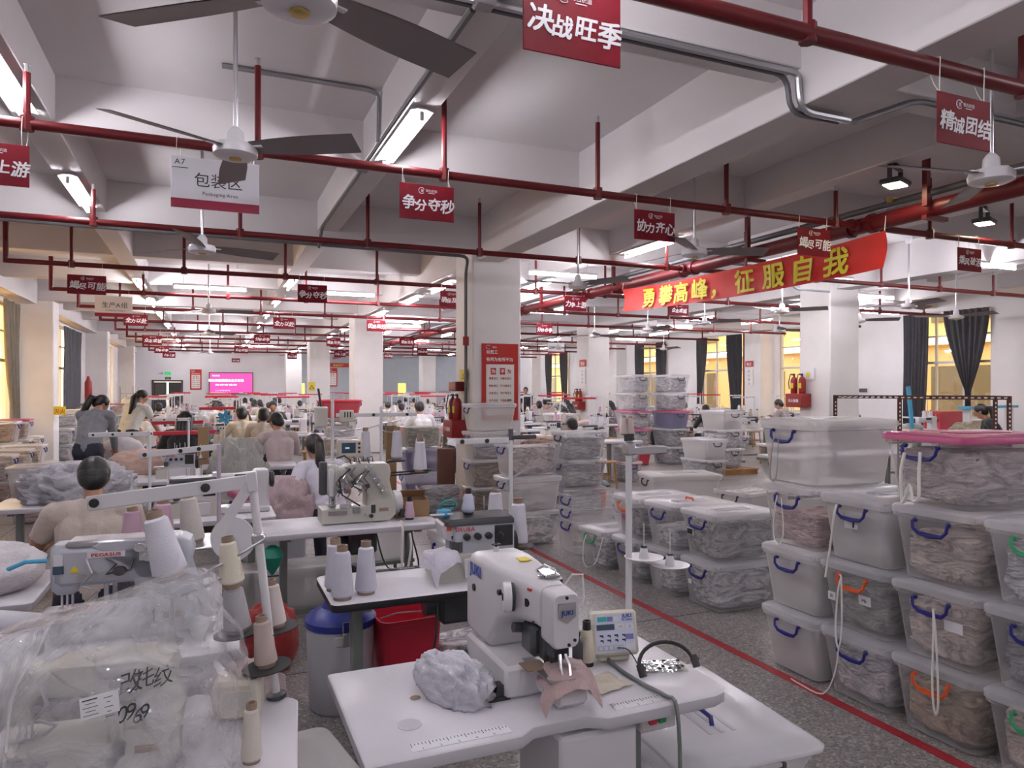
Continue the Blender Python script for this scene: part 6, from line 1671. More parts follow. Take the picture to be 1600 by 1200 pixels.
person('person in black jacket with loose dark hair leaning at red rails', (-.36, 10.6, 0), -10, (.02, .02, .022), 'p6', 1.08, lean=20, headp=25, hair='long', voxel=.014)
person('person in cream shirt with brown hair under the pink screen', (.55, 13.4, 0), 15, (.72, .66, .50), 'p7', 1.05, lean=12, headp=18, hair='bob', voxel=.014)
person('person with tan bob hair and pale top beside the cream shirt worker', (.80, 12.5, 0), -10, (.66, .58, .48), 'p7', 1.05, lean=12, headp=18, hair='bob')
person('person in black clothes facing the camera amid machines', (1.35, 17.5, 0), 175, (.025, .025, .03), 'p8', 1.08, lean=10, headp=25, hair='cap', voxel=.015)
person('person in brown vest with black hair in front of the pink screen', (.62, 19.0, 0), 0, (.12, .05, .02), 'p9', 1.08, lean=8, headp=12, hair='bob', voxel=.015)
person('person in white shirt seated past the second pillar, hunched', (3.9, 13.6, 0), 10, (.78, .77, .78), 'p10', 1.12, lean=22, headp=15, hair='cap', voxel=.014)
person('person in white shirt with short hair seated beyond the hunched worker', (4.35, 13.0, 0), -5, (.76, .76, .80), 'p5', 1.0, lean=14, headp=26, heady=20, hair='cap')
person('person with close cropped hair and white shirt seen behind grey bins', (5.0, 9.22, 0), 5, (.70, .70, .72), 'p10', .98, lean=22, headp=15, hair='cap')
person('person in black T-shirt with ponytail working before the big window', (12.9, 8.2, 0), 40, (.012, .012, .014), 'p2', 1.12, lean=26, headp=20, heady=-10, hair='tail', sleeve=.5)
person('person in grey mauve top seated beside the extinguisher pillar', (13.2, 13.6, 0), 20, (.36, .30, .30), 'p5', 1.1, lean=14, headp=26, hair='cap')
person('person in dark jacket standing far off below the curtained window', (10.3, 23.0, 0), 150, (.03, .03, .035), 'p11', 1.0, seated=False, lean=5, headp=12, hair='cap', voxel=.016)

# ================================================================== garment heaps and tables in the middle distance
table('white table with grey garment heap behind the beige T-shirt worker', -1.6, -.5, 6.6, 7.25)
heap('garment_heap', 'big heap of crumpled grey lilac garments on the white table', (-1.02, 6.95, .762), (.86, .62, .32), (.52, .51, .56), seed=31, e=2.0, amp=.34, fx=5.5, fz=5.5, flat=.3, nu=72, nv=34)
table('sewing table with overlock machine behind the long guide bar', -.75, .45, 5.5, 6.05)
OV2 = over_proto('machine_white'); put(OV2, (-.16, 5.78, TZ), 5, 'white overlock machine behind the long white guide bar')
put(LOCK, (.22, 5.80, TZ), 0, 'white lockstitch machine beside the overlock behind the guide bar', scale=(.8, 1, 1))
put(STAND, (-.42, 5.98, TZ), 0, 'thread stand with discs behind the two paired machines')
table('sewing table between standing grey sweater worker and black jacket worker', -1.15, -.08, 8.0, 9.2)
OV3 = put(OVER, (-.35, 8.3, TZ), 0, 'overlock machine below the red rails near black jacket worker')
put(STAND, (-.22, 8.6, TZ), 0, 'thread stand under the red rails near black jacket worker')
heap('garment_heap', 'peach garment heap on table between grey sweater and black jacket workers', (-.68, 8.9, .762), (.7, .5, .26), (.60, .42, .34), seed=32, amp=.22)
for k, (px, py, z, L_) in enumerate(((290, 676, 9.2, .75), (278, 660, 10.6, .7), (340, 638, 12.5, .6))):
    p = at_D(px, py, z); o = T('thread_rail', ['long red rail of thread stand above the peach garment heap', 'second red rail higher behind the first red rail', 'short orange red rail by the pale yellow spool rack'][k], 'thread stand', (p.x, p.y, 0), 8)
    mb = MB(); mb.cyl((L_ / 2, 0, 0), (L_ / 2, 0, p.z), .012, n=8); mb.build('pole', 'white_metal', o)
    mb = MB(); mb.box((0, 0, p.z), (L_, .05, .05), bev=.004); mb.build('rail', 'red_plastic', o)
o = T('cardboard_post', 'upright brown cardboard strip below the long red rail', 'cardboard', at_D(318, 720, 8.9)); o.location.z = .0
mb = MB(); mb.box((0, 0, .72), (.13, .05, 1.0), bev=.003); mb.box((0, 0, .11), (.3, .3, .22)); mb.build('strip', 'cardboard', o)
p = at_D(340, 712, 8.6)
o = T('cone_post', 'pink wrapped post carrying a beige cone behind the long guide bar', 'stand', (p.x, p.y, 0))
mb = MB(); mb.cyl((0, 0, 0), (0, 0, p.z - .008), .018, n=10); mb.build('post', 'thread_any', o); setcol(o, (.62, .5, .6))
mb = MB(); mb.lathe([(.07, p.z - .012), (.075, p.z - .006), (.06, p.z - .001)], n=18); mb.build('disc', 'rubber', o)
cone(tuple(p), 'beige cone with brown core atop the pink wrapped post', (.62, .52, .42), (1.1, 1.1, 1.2))
table('sewing table with the tall olive grey garment heap', -.1, 1.0, 9.0, 9.6)
heap('garment_heap', 'tall heap of olive grey garments beside the pale pink shirt worker', (.30, 8.62, 0), (.70, .62, 1.14), (.44, .45, .41), seed=33, e=1.9, amp=.34, fx=3.6, fz=4.5, flat=.2, nu=72, nv=44)
sbin((.52, 7.62, 0), 12, 'white lidded bin with pink rim behind the dusty pink garments', 'pink', 'blue', fill=WHITE, body='bin_white', scale=(1.0, 1.1, 1.85))
heap('garment_heap', 'dusty pink garments spilling over the bin by the ponytail worker', (.62, 6.64, .421), (.50, .46, .50), (.52, .40, .42), seed=34, e=2.3, amp=.17, fx=3.0, fz=9, flat=.2, nu=60, nv=30)
o = T('fabric_basket', 'grey box holding the dusty pink garments', 'box', (.55, 6.66, 0), 8)
mb = MB(); mb.loft([[(x * k, y * k, z) for x, y in rrect(.42, .40, .03)] for k, z in ((.95, 0), (1, .4), (1, .42))]); mb.build('body', 'machine_grey', o)
sbin((1.22, 5.82, .32), 5, 'white bin with small black grip beneath the ponytail worker', 'white', 'black', fill=None, body='bin_white', scale=(1, 1, 1.1))
o = T('bin_stand', 'low grey stand under the white bin of the ponytail worker', 'stand', (1.22, 5.82, 0), 5)
mb = MB(); mb.box((0, 0, .30), (.6, .4, .03), bev=.005); mb.build('top', 'leg_grey', o)
for a in (-1, 1):
    for b in (-1, 1):
        mb = MB(); mb.cyl((a * .25, b * .15, 0), (a * .25, b * .15, .29), .016, n=8); mb.build('leg', 'leg_grey', o)
table('white work table behind the grey sweater worker', -.95, .55, 11.3, 12.0)
heap('white_sack', 'round white cloth sack held by the grey sweater worker', (-1.12, 11.05, .62), (.62, .5, .42), (.74, .72, .76), seed=35, e=2.1, amp=.06, fx=3, fz=3, cat='sack', kind=None)
o = T('sack_table', 'low packing table below the white cloth sack', 'table', (-1.05, 11.1, 0))
mb = MB(); mb.box((0, 0, .60), (1.0, .6, .03), bev=.004); mb.build('table_top', 'table_white', o)
for a in (-1, 1):
    for b in (-1, 1):
        mb = MB(); mb.box((a * .45, b * .25, .29), (.04, .04, .58)); mb.build('leg', 'leg_grey', o)
bb = sbin((-1.32, 12.2, .62), 0, 'open bin with upright white lid before the bending worker', None, 'blue', 'long', fill=(.62, .5, .44), fl=1.0, body='bin_white', scale=(1.0, .9, .6))
o = T('white_cover', 'upright white bin lid with beige panel leaning behind the open bin', 'lid', (-1.32, 12.48, .66), 0); mb = MB(); mb.push(rot=(80, 0, 0)); mb.loft([[(x * k, y * k + .17, z) for x, y in rrect(.80, .36, .05)] for k, z in ((1, 0), (1, .03), (.95, .04), (.85, .035))]); mb.pop(); mb.build('panel', 'bin_white', o)
o = T('packing_table', 'white packing table under the open bin with upright lid', 'table', (-1.25, 12.3, 0))
mb = MB(); mb.box((0, 0, .59), (1.3, .8, .04), bev=.004); mb.build('table_top', 'table_white', o)
for a in (-1, 1):
    for b in (-1, 1):
        mb = MB(); mb.box((a * .58, b * .34, .285), (.04, .04, .57)); mb.build('leg', 'leg_grey', o)
o = T('tub', 'red tub with green lid below the bending worker', 'tub', (-.55, 11.6, .76))
mb = MB(); mb.loft([[(x * k, y * k, z) for x, y in rrect(.34, .26, .04)] for k, z in ((.85, 0), (1, .16), (1.05, .165), (1.0, .17), (.85, .02))]); mb.build('body', 'red_plastic', o)
o = T('tub', 'dark green tub next to the red tub on the table', 'tub', (-.12, 11.75, .76))
mb = MB(); mb.loft([[(x * k, y * k, z) for x, y in rrect(.26, .24, .04)] for k, z in ((.8, 0), (1, .22), (1.05, .225), (1.0, .23), (.8, .02))]); mb.build('body', 'teal_plastic', o)
# pink bin tower by the second pillar
stack(2.35, 14.3, 0, [('white bin low under the rose coloured bin', dict(fill=WHITE)), ('white bin with beige goods under the rose coloured bin', dict(fill=TAN, fl=.8)), ('white bin directly beneath the rose coloured bin', dict(fill=WHITE, fl=.6)), ('rose coloured bin topping the stack before the white second pillar', dict(lid='red', body='bin_red', fill=None, scale=(1.25, 1.2, .95)))])
# blue toy fan and red ball on stand
o = T('toy_fan', 'light blue five petal toy fan above the olive garment heap', 'toy fan', at_D(351, 652, 11.0))
mb = MB(); z0 = o.location.z - TZ; mb.cyl((0, .02, -z0), (0, .02, 0), .008, n=8); mb.build('stem', 'white_metal', o)
for k in range(5):
    mb = MB(); mb.push(rot=(0, 72 * k, 0)); mb.loft([[(x + .06, -.004, z) for x, z in rrect(.10, .05, .02)], [(x + .06, .004, z + .01) for x, z in rrect(.10, .05, .02)]]); mb.pop(); mb.build('petal', 'skyblue', o)
# slotted steel rack, wooden chairs, window bench clutter
def rk(px, py, z): return at_D(px, py, z)
p0, p1 = at_D(1305, 617, 8.6), at_D(1555, 620, 8.0)
o = T('slotted_rack', 'rusty slotted steel angle rack frame behind the pink lid bin', 'rack', (p0.x, p0.y, 0), math.degrees(math.atan2(p1.y - p0.y, p1.x - p0.x)))
L_ = (p1 - p0).length
for x, y in ((0, 0), (L_, 0), (L_, -.55), (.62, -.55)):
    mb = MB(); mb.box((x, y, .81), (.045, .012, 1.62)); mb.box((x, y + .02, .81), (.012, .04, 1.62)); 
    for k in range(14): mb.box((x + .004, y - .008, .95 + .045 * k), (.014, .004, .022), 1)
    mb.build('post', ['rust', 'sticker'], o)
for y in (0, -.55):
    mb = MB(); mb.box((L_ / 2 if y == 0 else L_ / 2 + .31, y, 1.60), (L_ if y == 0 else L_ - .62, .012, .04))
    for k in range(int(L_ / .06)): mb.box((.05 + .06 * k, y - .008, 1.60), (.03, .004, .014), 1)
    mb.build('top_rail', ['rust', 'sticker'], o)
mb = MB(); mb.box((L_, -.27, 1.60), (.012, .55, .04)); mb.build('side_rail', 'rust', o)
p = at_D(1348, 740, 6.3); put(CHAIR, (p.x, p.y, 0), 150, 'wooden chair showing between the white top bin and pink lid bin')
p = at_D(1592, 720, 5.6); put(CHAIR, (p.x, p.y, 0), 200, 'wooden chair at the frame edge behind the pink lid bin')
o = T('cloth_sack', 'dark red cloth bag hanging behind the wooden chair', 'bag', (p0.x - .55, p0.y - 1.6, .0))
b = link('body', blob_mesh(('sack',), 2.2, 21, 36, 18, .2, 4, 4, .1), o); b.scale = (.5, .3, .62); b.color = (.20, .01, .015, 1)
table('long bench table with scattered fabric pieces before the big window', 8.6, 12.4, 8.9, 9.6)
table('white bench table behind the slotted rack', 7.2, 9.6, 7.3, 8.0)
heap('fabric_scraps', 'tan and beige fabric pieces scattered before the black T-shirt worker', (11.2, 8.85, .765), (1.3, .6, .22), (.45, .33, .24), seed=41, amp=.3, fx=5, fz=4)
heap('fabric_scraps', 'dark mixed spools and scraps heaped by the second pillar', (10.2, 9.1, .765), (.7, .5, .36), (.14, .14, .13), seed=42, amp=.34, fx=5, fz=5)
heap('fabric_scraps', 'olive garment pile beside the black T-shirt worker', (13.5, 9.2, .5), (.9, .6, .55), (.36, .31, .22), seed=43, amp=.28, fx=5, fz=5)
sbin((15.0, 9.3, .35), 0, 'wide white bin with black handles by the window wall', 'white', 'black', 'long', fill=LGREY, body='bin_white', scale=(1.5, 1.2, 1.1))
o = T('pink_crate', 'deep pink crate below the big window', 'crate', (16.2, 11.6, .70)); mb = MB(); mb.loft([[(x * k, y * k, z) for x, y in rrect(1.0, .5, .05)] for k, z in ((.9, 0), (1, .4), (1.04, .41), (1.04, .46))]); mb.build('body', 'bin_red', o)
o = T('window_bench', 'low bench under the big window holding the pink crate', 'bench', (16.2, 11.6, 0)); mb = MB(); mb.box((0, 0, .67), (1.6, .8, .05)); mb.box((-.7, 0, .32), (.05, .7, .64)); mb.box((.7, 0, .32), (.05, .7, .64)); mb.build('frame', 'table_white', o)
o = T('blue_plank', 'bright blue plank leaning at the big window', 'plank', at_D(1425, 640, 15.5)); o.location.z = .9; mb = MB(); mb.push(rot=(0, -8, 0)); mb.box((0, 0, .35), (.10, .04, 1.0), bev=.004); mb.pop(); mb.build('plank', 'skyblue', o)
o = T('blue_shelf', 'bright blue narrow board on the bench before the pink crate', 'board', at_D(1545, 636, 14.6), 10); mb = MB(); mb.box((0, 0, 0), (2.2, .2, .05)); mb.build('board', 'skyblue', o)
mb = MB(); mb.box((-.9, 0, -.68), (.06, .15, 1.3)); mb.box((.9, 0, -.68), (.06, .15, 1.3)); mb.build('support', 'white_metal', o)
# beige machine table past the poster pillar
table('white table with the beige and lime machine past the poster pillar', 4.35, 5.75, 9.75, 10.4)
BM = inter_proto('machine_beige'); put(BM, (5.25, 10.1, TZ), 0, 'beige machine with lime green marks past the poster pillar', scale=(1.0, 1, .62))
mb = MB(); mb.box((-.02, -.105, .13), (.14, .006, .04)); mb.build('lime_mark', 'yellow', BM)
heap('cloth_heap', 'brown and pale cloths on the beige machine table', (4.72, 10.1, .762), (.6, .45, .2), (.38, .26, .2), seed=44, amp=.28)
o = T('wok_stool', 'red round stool with black bag under the beige machine table', 'stool', (5.0, 8.9, 0)); mb = MB(); mb.lathe([(.2, 0), (.22, .05), (.22, .28), (.24, .30)], n=20); mb.build('body', 'orange_handle', o)
mb = MB(); mb.lathe([(.25, .30), (.27, .34), (.22, .38), (.1, .4)], n=20); mb.build('cover', 'black', o)
for k in range(2): cone(tuple(at_Z(975 + 10 * k, 680, .95)), ['grey beige cone before the tall bin tower', 'pale cone paired with it before the tall bin tower'][k], (.55, .48, .45), 1.3)
# ================================================================== wall furniture and posters
def poster(loc, w_, h, label, side='-y', rows=4):
    o = T('poster', label, 'poster', loc, {'-y': 0, '-x': -90}[side])
    mb = MB(); mb.box((0, 0, h / 2), (w_, .012, h)); mb.build('board', 'poster_red', o)
    mb = MB(); mb.box((0, -.008, h * .40), (w_ * .76, .006, h * .66)); mb.build('inner_panel', 'poster_cream', o)
    mb = MB(); s = w_ * .105
    mb.text('对员工', s, -w_ * .38, h * .87, -.008, 0, bold=.02, align='l'); mb.text('有所为有所不为', s, -w_ * .38, h * .775, -.008, 0, bold=.02, align='l')
    r = w_ * .05; mb.tube([(-w_ * .33 + r * math.cos(t), -.008, h * .955 + r * math.sin(t)) for t in [.3 + k * .36 for k in range(15)]], r * .1, 4); mb.text('锦古', w_ * .06, -w_ * .15, h * .94, -.008, 0, bold=0)
    mb.build('lettering', 'ink_white', o, smooth=False, recalc=False)
    mb = MB()
    for x, wd in ((-.19, .14), (.06, .14)): mb.box((x * w_, -.0125, h * .64), (wd * w_, .003, h * .085), 0)
    mb.text('为', w_ * .11, -.19 * w_, h * .62, -.015, 1, bold=.03); mb.text('不', w_ * .11, .06 * w_, h * .62, -.015, 1, bold=.03); mb.text('为', w_ * .11, .24 * w_, h * .62, -.013, 0, bold=.03)
    for k, (a, b) in enumerate((('尊重员工', '不敷衍员工'), ('帮助员工', '不刁难员工'), ('关爱员工', '不打骂员工'), ('公平公正', '不徇私舞弊'), ('善待他人', '不伤害他人'))[:rows + 1]):
        z = h * (.535 - .095 * k)
        mb.text(a[:2], w_ * .062, -.25 * w_, z, -.0125, 0, bold=.025); mb.text(a[2:], w_ * .062, -.12 * w_, z, -.0125, 2, bold=.02)
        mb.text(b[:3], w_ * .062, .09 * w_, z, -.0125, 0, bold=.025); mb.text(b[3:], w_ * .062, .25 * w_, z, -.0125, 2, bold=.02)
    mb.build('printed_rows', ['ink_red', 'ink_white', 'ink_black'], o, smooth=False, recalc=False)
    return o
a, b = at_Y(753, 600, 9.58), at_Y(810, 600, 9.58); zt, zb_ = at_Y(781, 537, 9.58).z, at_Y(781, 657, 9.58).z
poster(((a.x + b.x) / 2, 9.593, zb_), b.x - a.x, zt - zb_, 'red rules poster with cream panel on the pillar behind bins')
def far_poster(px0, px1, py0, py1, Y, label):
    a, b = at_Y(px0, py0, Y), at_Y(px1, py1, Y); poster(((a.x + b.x) / 2, Y - .008, b.z), b.x - a.x, a.z - b.z, label)
far_poster(297, 315, 577, 609, YF, 'red rules poster on the far wall beside the pink screen')
far_poster(513, 527, 575, 604, YF - .04, 'red rules poster on the grey blue far wall panel')
def plate(name, label, px0, px1, py0, py1, Y, mats, text=None, cat='sign', tm=1, X=None):
    if X is None:
        a, b = at_Y(px0, py0, Y), at_Y(px1, py1, Y); o = T(name, label, cat, ((a.x + b.x) / 2, Y - .012, (a.z + b.z) / 2)); w_, h = b.x - a.x, a.z - b.z
    else:
        a, b = at_X(px0, (py0 + py1) / 2, X), at_X(px1, (py0 + py1) / 2, X); m_ = at_X((px0 + px1) / 2, py0, X).z; n_ = at_X((px0 + px1) / 2, py1, X).z
        o = T(name, label, cat, (X - .012, (a.y + b.y) / 2, (m_ + n_) / 2), -90); w_, h = abs(a.y - b.y), m_ - n_
    mb = MB(); mb.box((0, 0, 0), (w_, .012, h), 0)
    mb.build('board', mats[0], o)
    if text:
        mb = MB()
        n_ = len(text)
        for k, t in enumerate(text): mb.text(t, min(h / n_ * .6, w_ / max(1, len(t)) * .95), 0, h / 2 - h / n_ * (k + .78), -.008, 0, bold=.01)
        mb.build('lettering', mats[1], o, smooth=False, recalc=False)
    return o
# pink screen
a, b = at_Y(328, 583, YF - .1), at_Y(394, 614, YF - .1)
o = T('led_screen', 'large glowing pink screen on the far wall', 'screen', ((a.x + b.x) / 2, YF - .12, (a.z + b.z) / 2))
w_, h = b.x - a.x, a.z - b.z
mb = MB(); mb.box((0, .03, 0), (w_ + .1, .08, h + .1)); mb.build('frame', 'dark_steel', o)
mb = MB(); mb.box((0, -.02, 0), (w_, .03, h)); mb.build('display', 'screen_pink', o)
mb = MB(); mb.text('锦古织造', h * .09, -w_ * .36, h * .34, -.037, bold=.01); mb.text('锦古织造集团企业文化墙', h * .15, -w_ * .12, h * .08, -.037, bold=.03); mb.text('团结 拼搏 创新 共赢 高效', h * .09, -w_ * .12, -h * .12, -.037, bold=.02); mb.text('二〇二四年度动员大会', h * .07, -w_ * .2, -h * .40, -.037, bold=0)
mb.build('lettering', 'screen_white', o, smooth=False, recalc=False)
plate('exit_sign', 'green lit running figure exit sign above the far door', 257, 267, 581, 586, YF, ('green_sign', 'ink_white'), ['EXIT'])
plate('door_plate', 'small dark plate under the green exit sign', 258, 267, 589, 593, YF, ('lcd', 'ink_gold'), ['安全'])
plate('notice', 'white notice beside the green exit sign', 247, 256, 580, 586, YF, ('sticker', 'ink_black'), ['公告'])
plate('warning_sign', 'yellow warning sign on the far wall by the door', 214, 221, 618, 625, YF, ('yellow', 'ink_black'), ['!'])
plate('lit_window', 'glowing yellow window panel in the far wall', 465, 476, 599, 616, YF - .04, ('lit_yellow', 'ink_white'), None, 'window')
plate('lit_window', 'glowing yellow window panel far behind the second pillar', 622, 634, 599, 618, YF - .04, ('lit_yellow', 'ink_white'), None, 'window')
plate('warning_sign', 'yellow triangle warning sign on a distant pillar', 482, 492, 597, 611, 27.8, ('yellow', 'ink_black'), ['△'])
plate('far_banner', 'distant red banner with gold characters on the wall', 512, 545, 567, 574, YF - .05, ('poster_red', 'ink_gold'), ['安全生产'], 'banner')
plate('red_notice', 'small red notice on the distant white pillar with extinguisher', 906, 916, 562, 573, 0, ('poster_red', 'ink_white'), ['告示'], X=10.49)
plate('wall_lettering', 'vertical black lettering under the small red notice on white pillar', 906, 915, 577, 600, 0, ('pillar_paint', 'ink_black'), ['以', '质', '求', '存'], X=10.485)
plate('red_notice', 'small red notice on the window wall pier', 1165, 1177, 564, 573, 0, ('poster_red', 'ink_white'), ['告示'], X=16.74)
plate('wall_lettering', 'vertical black lettering under the red notice on window pier', 1165, 1177, 577, 602, 0, ('pillar_paint', 'ink_black'), ['齐', '心', '协', '力'], X=16.735)
plate('safety_sign', 'yellow round safety sign on the second pillar above extinguishers', 1256, 1273, 575, 593, 0, ('sticker', 'ink_gold'), ['◉'], X=10.49)
plate('safety_sign', 'yellow safety sign on the poster pillar above extinguishers', 720, 731, 577, 596, 0, ('yellow', 'ink_black'), ['△'], X=3.45)
def ext_set(X, y, z, label1, label2):
    o = T('extinguisher_box', label1, 'fire box', (X - .13, y, z), -90)
    mb = MB(); mb.box((0, 0, .13), (.42, .24, .26), bev=.01); mb.build('box', 'extinguisher', o)
    mb = MB(); mb.text('灭火器箱', .065, 0, .1, -.123, 0, bold=.02); mb.build('lettering', 'ink_white', o, smooth=False, recalc=False)
    for s in (-1, 1):
        e = T('fire_extinguisher', label2 + (' near edge' if s > 0 else ' far edge'), 'fire extinguisher', (X - .13, y - s * .1, z + .262))
        mb = MB(); mb.lathe([(.06, 0), (.065, .01), (.065, .26), (.04, .31), (.02, .32)], n=16); mb.build('cylinder', 'extinguisher', e)
        mb = MB(); mb.box((-.06, 0, .15), (.012, .07, .1)); mb.build('label_plate', 'yellow', e)
        mb = MB(); mb.cyl((0, 0, .31), (0, 0, .37), .018, n=8); mb.box((0, .03, .37), (.02, .1, .02)); mb.build('valve', 'black', e)
        mb = MB(); mb.tube([(0, 0, .35), (-.06, .04, .36), (-.09, .05, .2), (-.08, .04, .08)], .01, 6); mb.build('hose', 'black', e)
p = at_X(726, 655, 3.46); ext_set(3.46, 10.0, .98, 'dark red extinguisher box fixed on side of the poster pillar', 'red extinguisher standing on box at poster pillar')
o = T('hose_box', 'small maroon box fixed above the extinguishers of poster pillar', 'fire box', (3.46 - .09, 10.0, 1.66), -90)
mb = MB(); mb.box((0, 0, .07), (.34, .17, .14), bev=.008); mb.build('case', 'red_pipe', o); mb = MB(); mb.box((0, -.087, .07), (.28, .006, .10)); mb.build('door', 'extinguisher', o)
p = at_X(1255, 636, 10.5); ext_set(10.5, p.y, p.z, 'red extinguisher box on the second pillar', 'red extinguisher on the second pillar box')
p = at_X(910, 640, 10.5); ext_set(10.5, p.y, p.z, 'red extinguisher box on the distant white pillar', 'red extinguisher on the distant pillar box')
p = at_X(130, 655, XL + .1); o = T('fire_extinguisher', 'red extinguisher on shelf beside the dark curtain', 'fire extinguisher', (XL + .2, 27.0, 1.2)); mb = MB(); mb.lathe([(.1, 0), (.11, .02), (.11, .7), (.06, .8), (.04, .9)], n=14); mb.build('cylinder', 'extinguisher', o); mb = MB(); mb.box((0, 0, -.02), (.4, .5, .04)); mb.build('shelf', 'dark_steel', o)
plate('extinguisher_sign', 'red and yellow extinguisher sign projecting from the cream wall pillar', 84, 103, 635, 648, 18.69, ('yellow', 'ink_red'), ['灭火'])
plate('alarm_box', 'small red alarm box on the conduit of poster pillar', 723, 732, 526, 540, 9.58, ('extinguisher', 'ink_white'), None, 'alarm')
plate('socket_plate', 'dark socket plate on the lilac window wall', 1343, 1355, 607, 613, 0, ('dark_steel', 'ink_white'), None, 'socket', X=17.28)

# ================================================================== sewing rows filling the hall
GT, GM, GS, GC, GP, GB, GK = ('sewing tables of the distant rows', 'sewing machines of the distant rows', 'thread stands of the distant rows', 'thread cones of the distant rows', 'garment piles of the distant rows', 'bins between the distant rows', 'stools of the distant rows')
TB = None
rnd = random.Random(5)
def simple_table():
    o = T('sewing_table', 'white sewing table with grey legs in the distant rows', 'table', group=GT)
    mb = MB(); mb.box((0, 0, .74), (1.1, .58, .04), bev=.006); mb.build('table_top', 'table_white', o)
    for s in (-1, 1):
        mb = MB(); mb.box((s * .42, 0, .36), (.05, .07, .72)); mb.box((s * .42, 0, .03), (.06, .5, .05)); mb.build('leg', 'leg_grey', o)
    mb = MB(); mb.box((0, 0, .15), (.8, .04, .04)); mb.build('crossbar', 'leg_grey', o)
    return o
TB = simple_table()
LK2, OV2b = lock_proto('machine_white'), over_proto('machine_white')
for m_ in (LK2, OV2b): m_['group'] = GM
ST2 = stand_proto(.75, ((-.1, .2), (.1, .2), (.28, .2)), True, .6, 'white_metal'); ST3 = stand_proto(.78, ((-.1, .2), (.1, .2)), True, .7, 'red_plastic')
COLS = [(-1.1, 13.8, 36, 1.85), (.25, 12.6, 38, 1.75), (1.6, 15.2, 38, 1.8), (2.75, 19.8, 38, 1.9), (4.9, 12.4, 36, 1.8), (6.35, 11.2, 36, 1.8), (7.8, 15.6, 36, 1.9), (9.3, 16.2, 36, 1.9), (11.6, 11.2, 36, 1.9), (12.9, 12.2, 36, 1.9), (14.6, 10.9, 36, 2.0)]
def free(x, y):
    for (a, b, r) in ((3.8, 10, 1.1), (3.8, 18.7, 1.0), (10.9, 10, .9), (10.9, 18.9, .9), (3.8, 27.9, .8), (10.9, 28, .8), (9.3, 13.6, 1.3), (8.6, 10.9, .9), (9.55, 11.6, 1.1), (3.9, 13.6, .9), (4.3, 13, .8), (12.6, 8.4, 1.2), (13.2, 13.6, .7), (3.84, 37.2, 1.1), (10.87, 37.3, 1.1), (.55, 13.4, .9), (.8, 12.5, .9), (1.35, 17.5, 1.0), (.62, 19.0, .9), (10.3, 23.0, .9), (12.9, 8.2, 1.0), (-1.2, 13.3, 1.4), (-1.25, 12.3, 1.0), (-.2, 11.65, 1.0), (7.2, 14.2, .6), (2.35, 14.3, .9)):
        if abs(x - a) < r and abs(y - b) < r * .8: return False
    return True
WCOL = [(.02, .02, .025), (.6, .58, .55), (.55, .3, .3), (.3, .3, .33), (.66, .6, .5)]
nst = 0
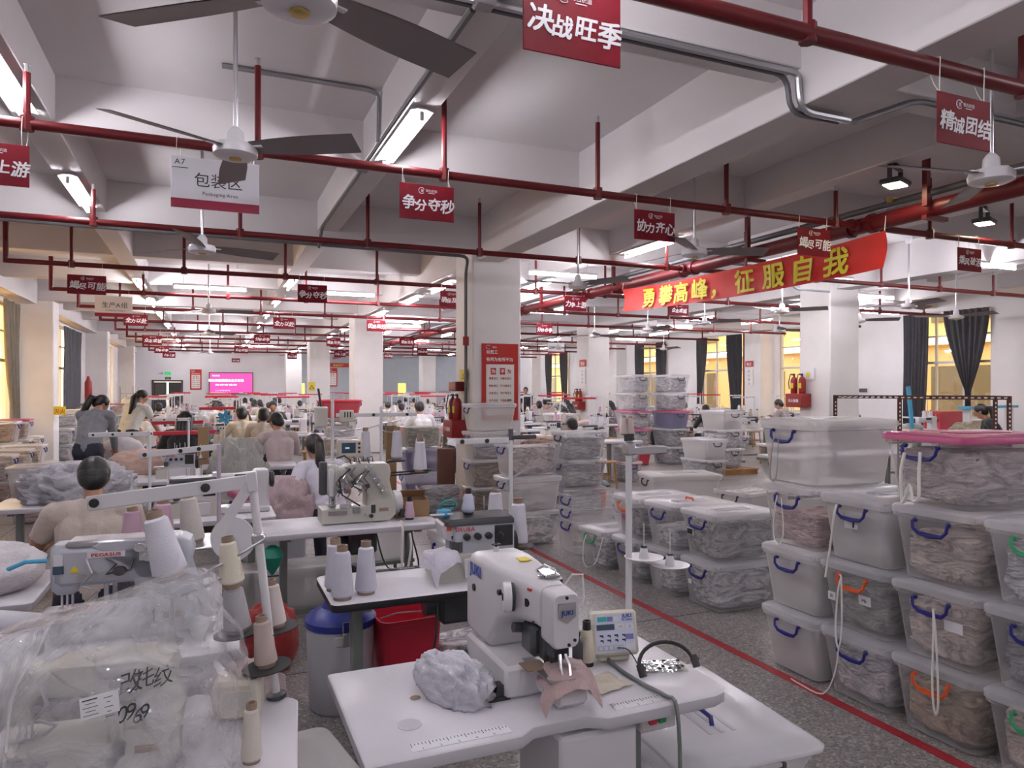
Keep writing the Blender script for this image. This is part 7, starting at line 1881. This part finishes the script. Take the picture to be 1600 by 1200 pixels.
for cx, y0, y1, dy in COLS:
    y = y0
    while y < y1:
        x = cx + rnd.uniform(-.1, .1)
        if free(x, y):
            nst += 1
            put(TB, (x, y, 0), 0, 'white sewing table with grey legs in the distant rows', GT)
            mk = rnd.choice((LK2, OV2b)); put(mk, (x - .05, y, .76), rnd.uniform(-6, 6), 'white lockstitch machine on a table of the distant rows' if mk is LK2 else 'boxy overlock machine with dark top on a table of the distant rows', GM)
            s = rnd.choice((ST2, ST2, ST3)); put(s, (x + .28, y + .22, .76), rnd.uniform(-10, 10), 'thread stand with red rail in the distant rows' if s is ST3 else 'white thread stand on a table of the distant rows', GS)
            if y < 26:
                for k in range(2):
                    ck = rnd.choice((WTH, WTH, CTH, GTH, PTH)); cone((x + .18 + .2 * k, y + .22, .972), {WTH: 'white', CTH: 'cream', GTH: 'grey beige', PTH: 'pink'}[ck] + ' thread cone on a stand of the distant rows', ck, 1.0, GC)
            if rnd.random() < .7:
                gk = rnd.choice((WHITE, LGREY, PINKB, BEIGE, GREY, DKG, (.6, .2, .25)))
                heap('garment_pile', 'small ' + CN.get(gk, 'rose red') + ' garment pile on a distant sewing table', (x - .40, y + rnd.uniform(-.1, .1), .762), (.38, .42, rnd.uniform(.12, .32)), gk, seed=50 + rnd.randrange(5), rz=rnd.uniform(0, 90), amp=.26, fx=4, fz=6, group=GP, nu=28, nv=14)
            if rnd.random() < .55:
                ld = rnd.choice(('clear', 'clear', 'pink', 'white'))
                lbl = {'clear': 'clear lidded', 'pink': 'pink lidded', 'white': 'white lidded'}[ld] + ' storage bin standing between the distant sewing rows'
                sbin((x + .78, y + .1, 0), 90, lbl, ld, 'blue', 'std', fill=rnd.choice((WHITE, LGREY, PINKB, BEIGE, GREY)), group=GB)
                if rnd.random() < .5: sbin((x + .78, y + .1, PITCH), 90, lbl.replace('standing', 'stacked up'), ld, 'blue', 'std', fill=rnd.choice((WHITE, LGREY, PINKB)), group=GB)
            put(STOOL, (x - .05, y - .66, 0), 0, 'wooden stool at a table of the distant rows', GK)
            if rnd.random() < .42 and y > 13:
                wk = rnd.randrange(5)
                person('person in ' + ('black', 'pale grey', 'rose', 'dark grey', 'cream')[wk] + ' top seated at a sewing table far down the hall', (x - .05, y - .64, 0), rnd.uniform(-12, 12), WCOL[wk], rnd.choice(('p9', 'p6', 'p10', 'p5')), 1.0, 'distant seated workers')
        y += dy
# far storage against the end wall
for k in range(12):
    x = -3.2 + .0 * k
    y = 19.75 + k * 1.0
    if 27.2 < y < 29: continue
    for j in range(2 + (k % 2)):
        sbin((-3.35, y, PITCH * j), 180, 'storage bin stacked along the wall beyond the dark curtain', rnd.choice(('clear', 'pink', 'white')), 'blue', 'std', fill=rnd.choice((WHITE, PINKB, LGREY)), group='bins beyond the dark curtain')
o = T('wall_shelf', 'metal shelf with folded white goods beyond the standing workers', 'shelf', (-3.1, 33.5, 0), 90)
for z in (.5, 1.0, 1.5):
    mb = MB(); mb.box((0, 0, z), (2.4, .5, .03)); mb.build('shelf_board', 'steel', o)
for a_ in (-1, 1):
    for b_ in (-1, 1):
        mb = MB(); mb.box((a_ * 1.18, b_ * .23, .9), (.04, .04, 1.8)); mb.build('post', 'steel', o)
for k in range(6):
    heap('folded_goods', 'pile of folded pale goods on the distant metal shelf', (-3.1, 32.6 + .38 * (k % 3) * 2, .517 + .5 * (k // 3)), (.42, .6, .32), rnd.choice((WHITE, PINKB, LGREY)), seed=60, amp=.12, fz=14, group='goods on the distant shelf', nu=24, nv=12)
for ob in (_gob,):
    bpy.data.objects.remove(ob)
# drop unused prototypes
for ob in list(bpy.data.objects):
    if ob.parent is None and ob.type == 'EMPTY' and not ob.get('label'):
        def rm(x):
            for c_ in KIDS.get(x, []): rm(c_)
            bpy.data.objects.remove(x)
        if ob.get('kind') != 'structure': rm(ob)
for ob in bpy.data.objects:
    if 'used' in ob: del ob['used']
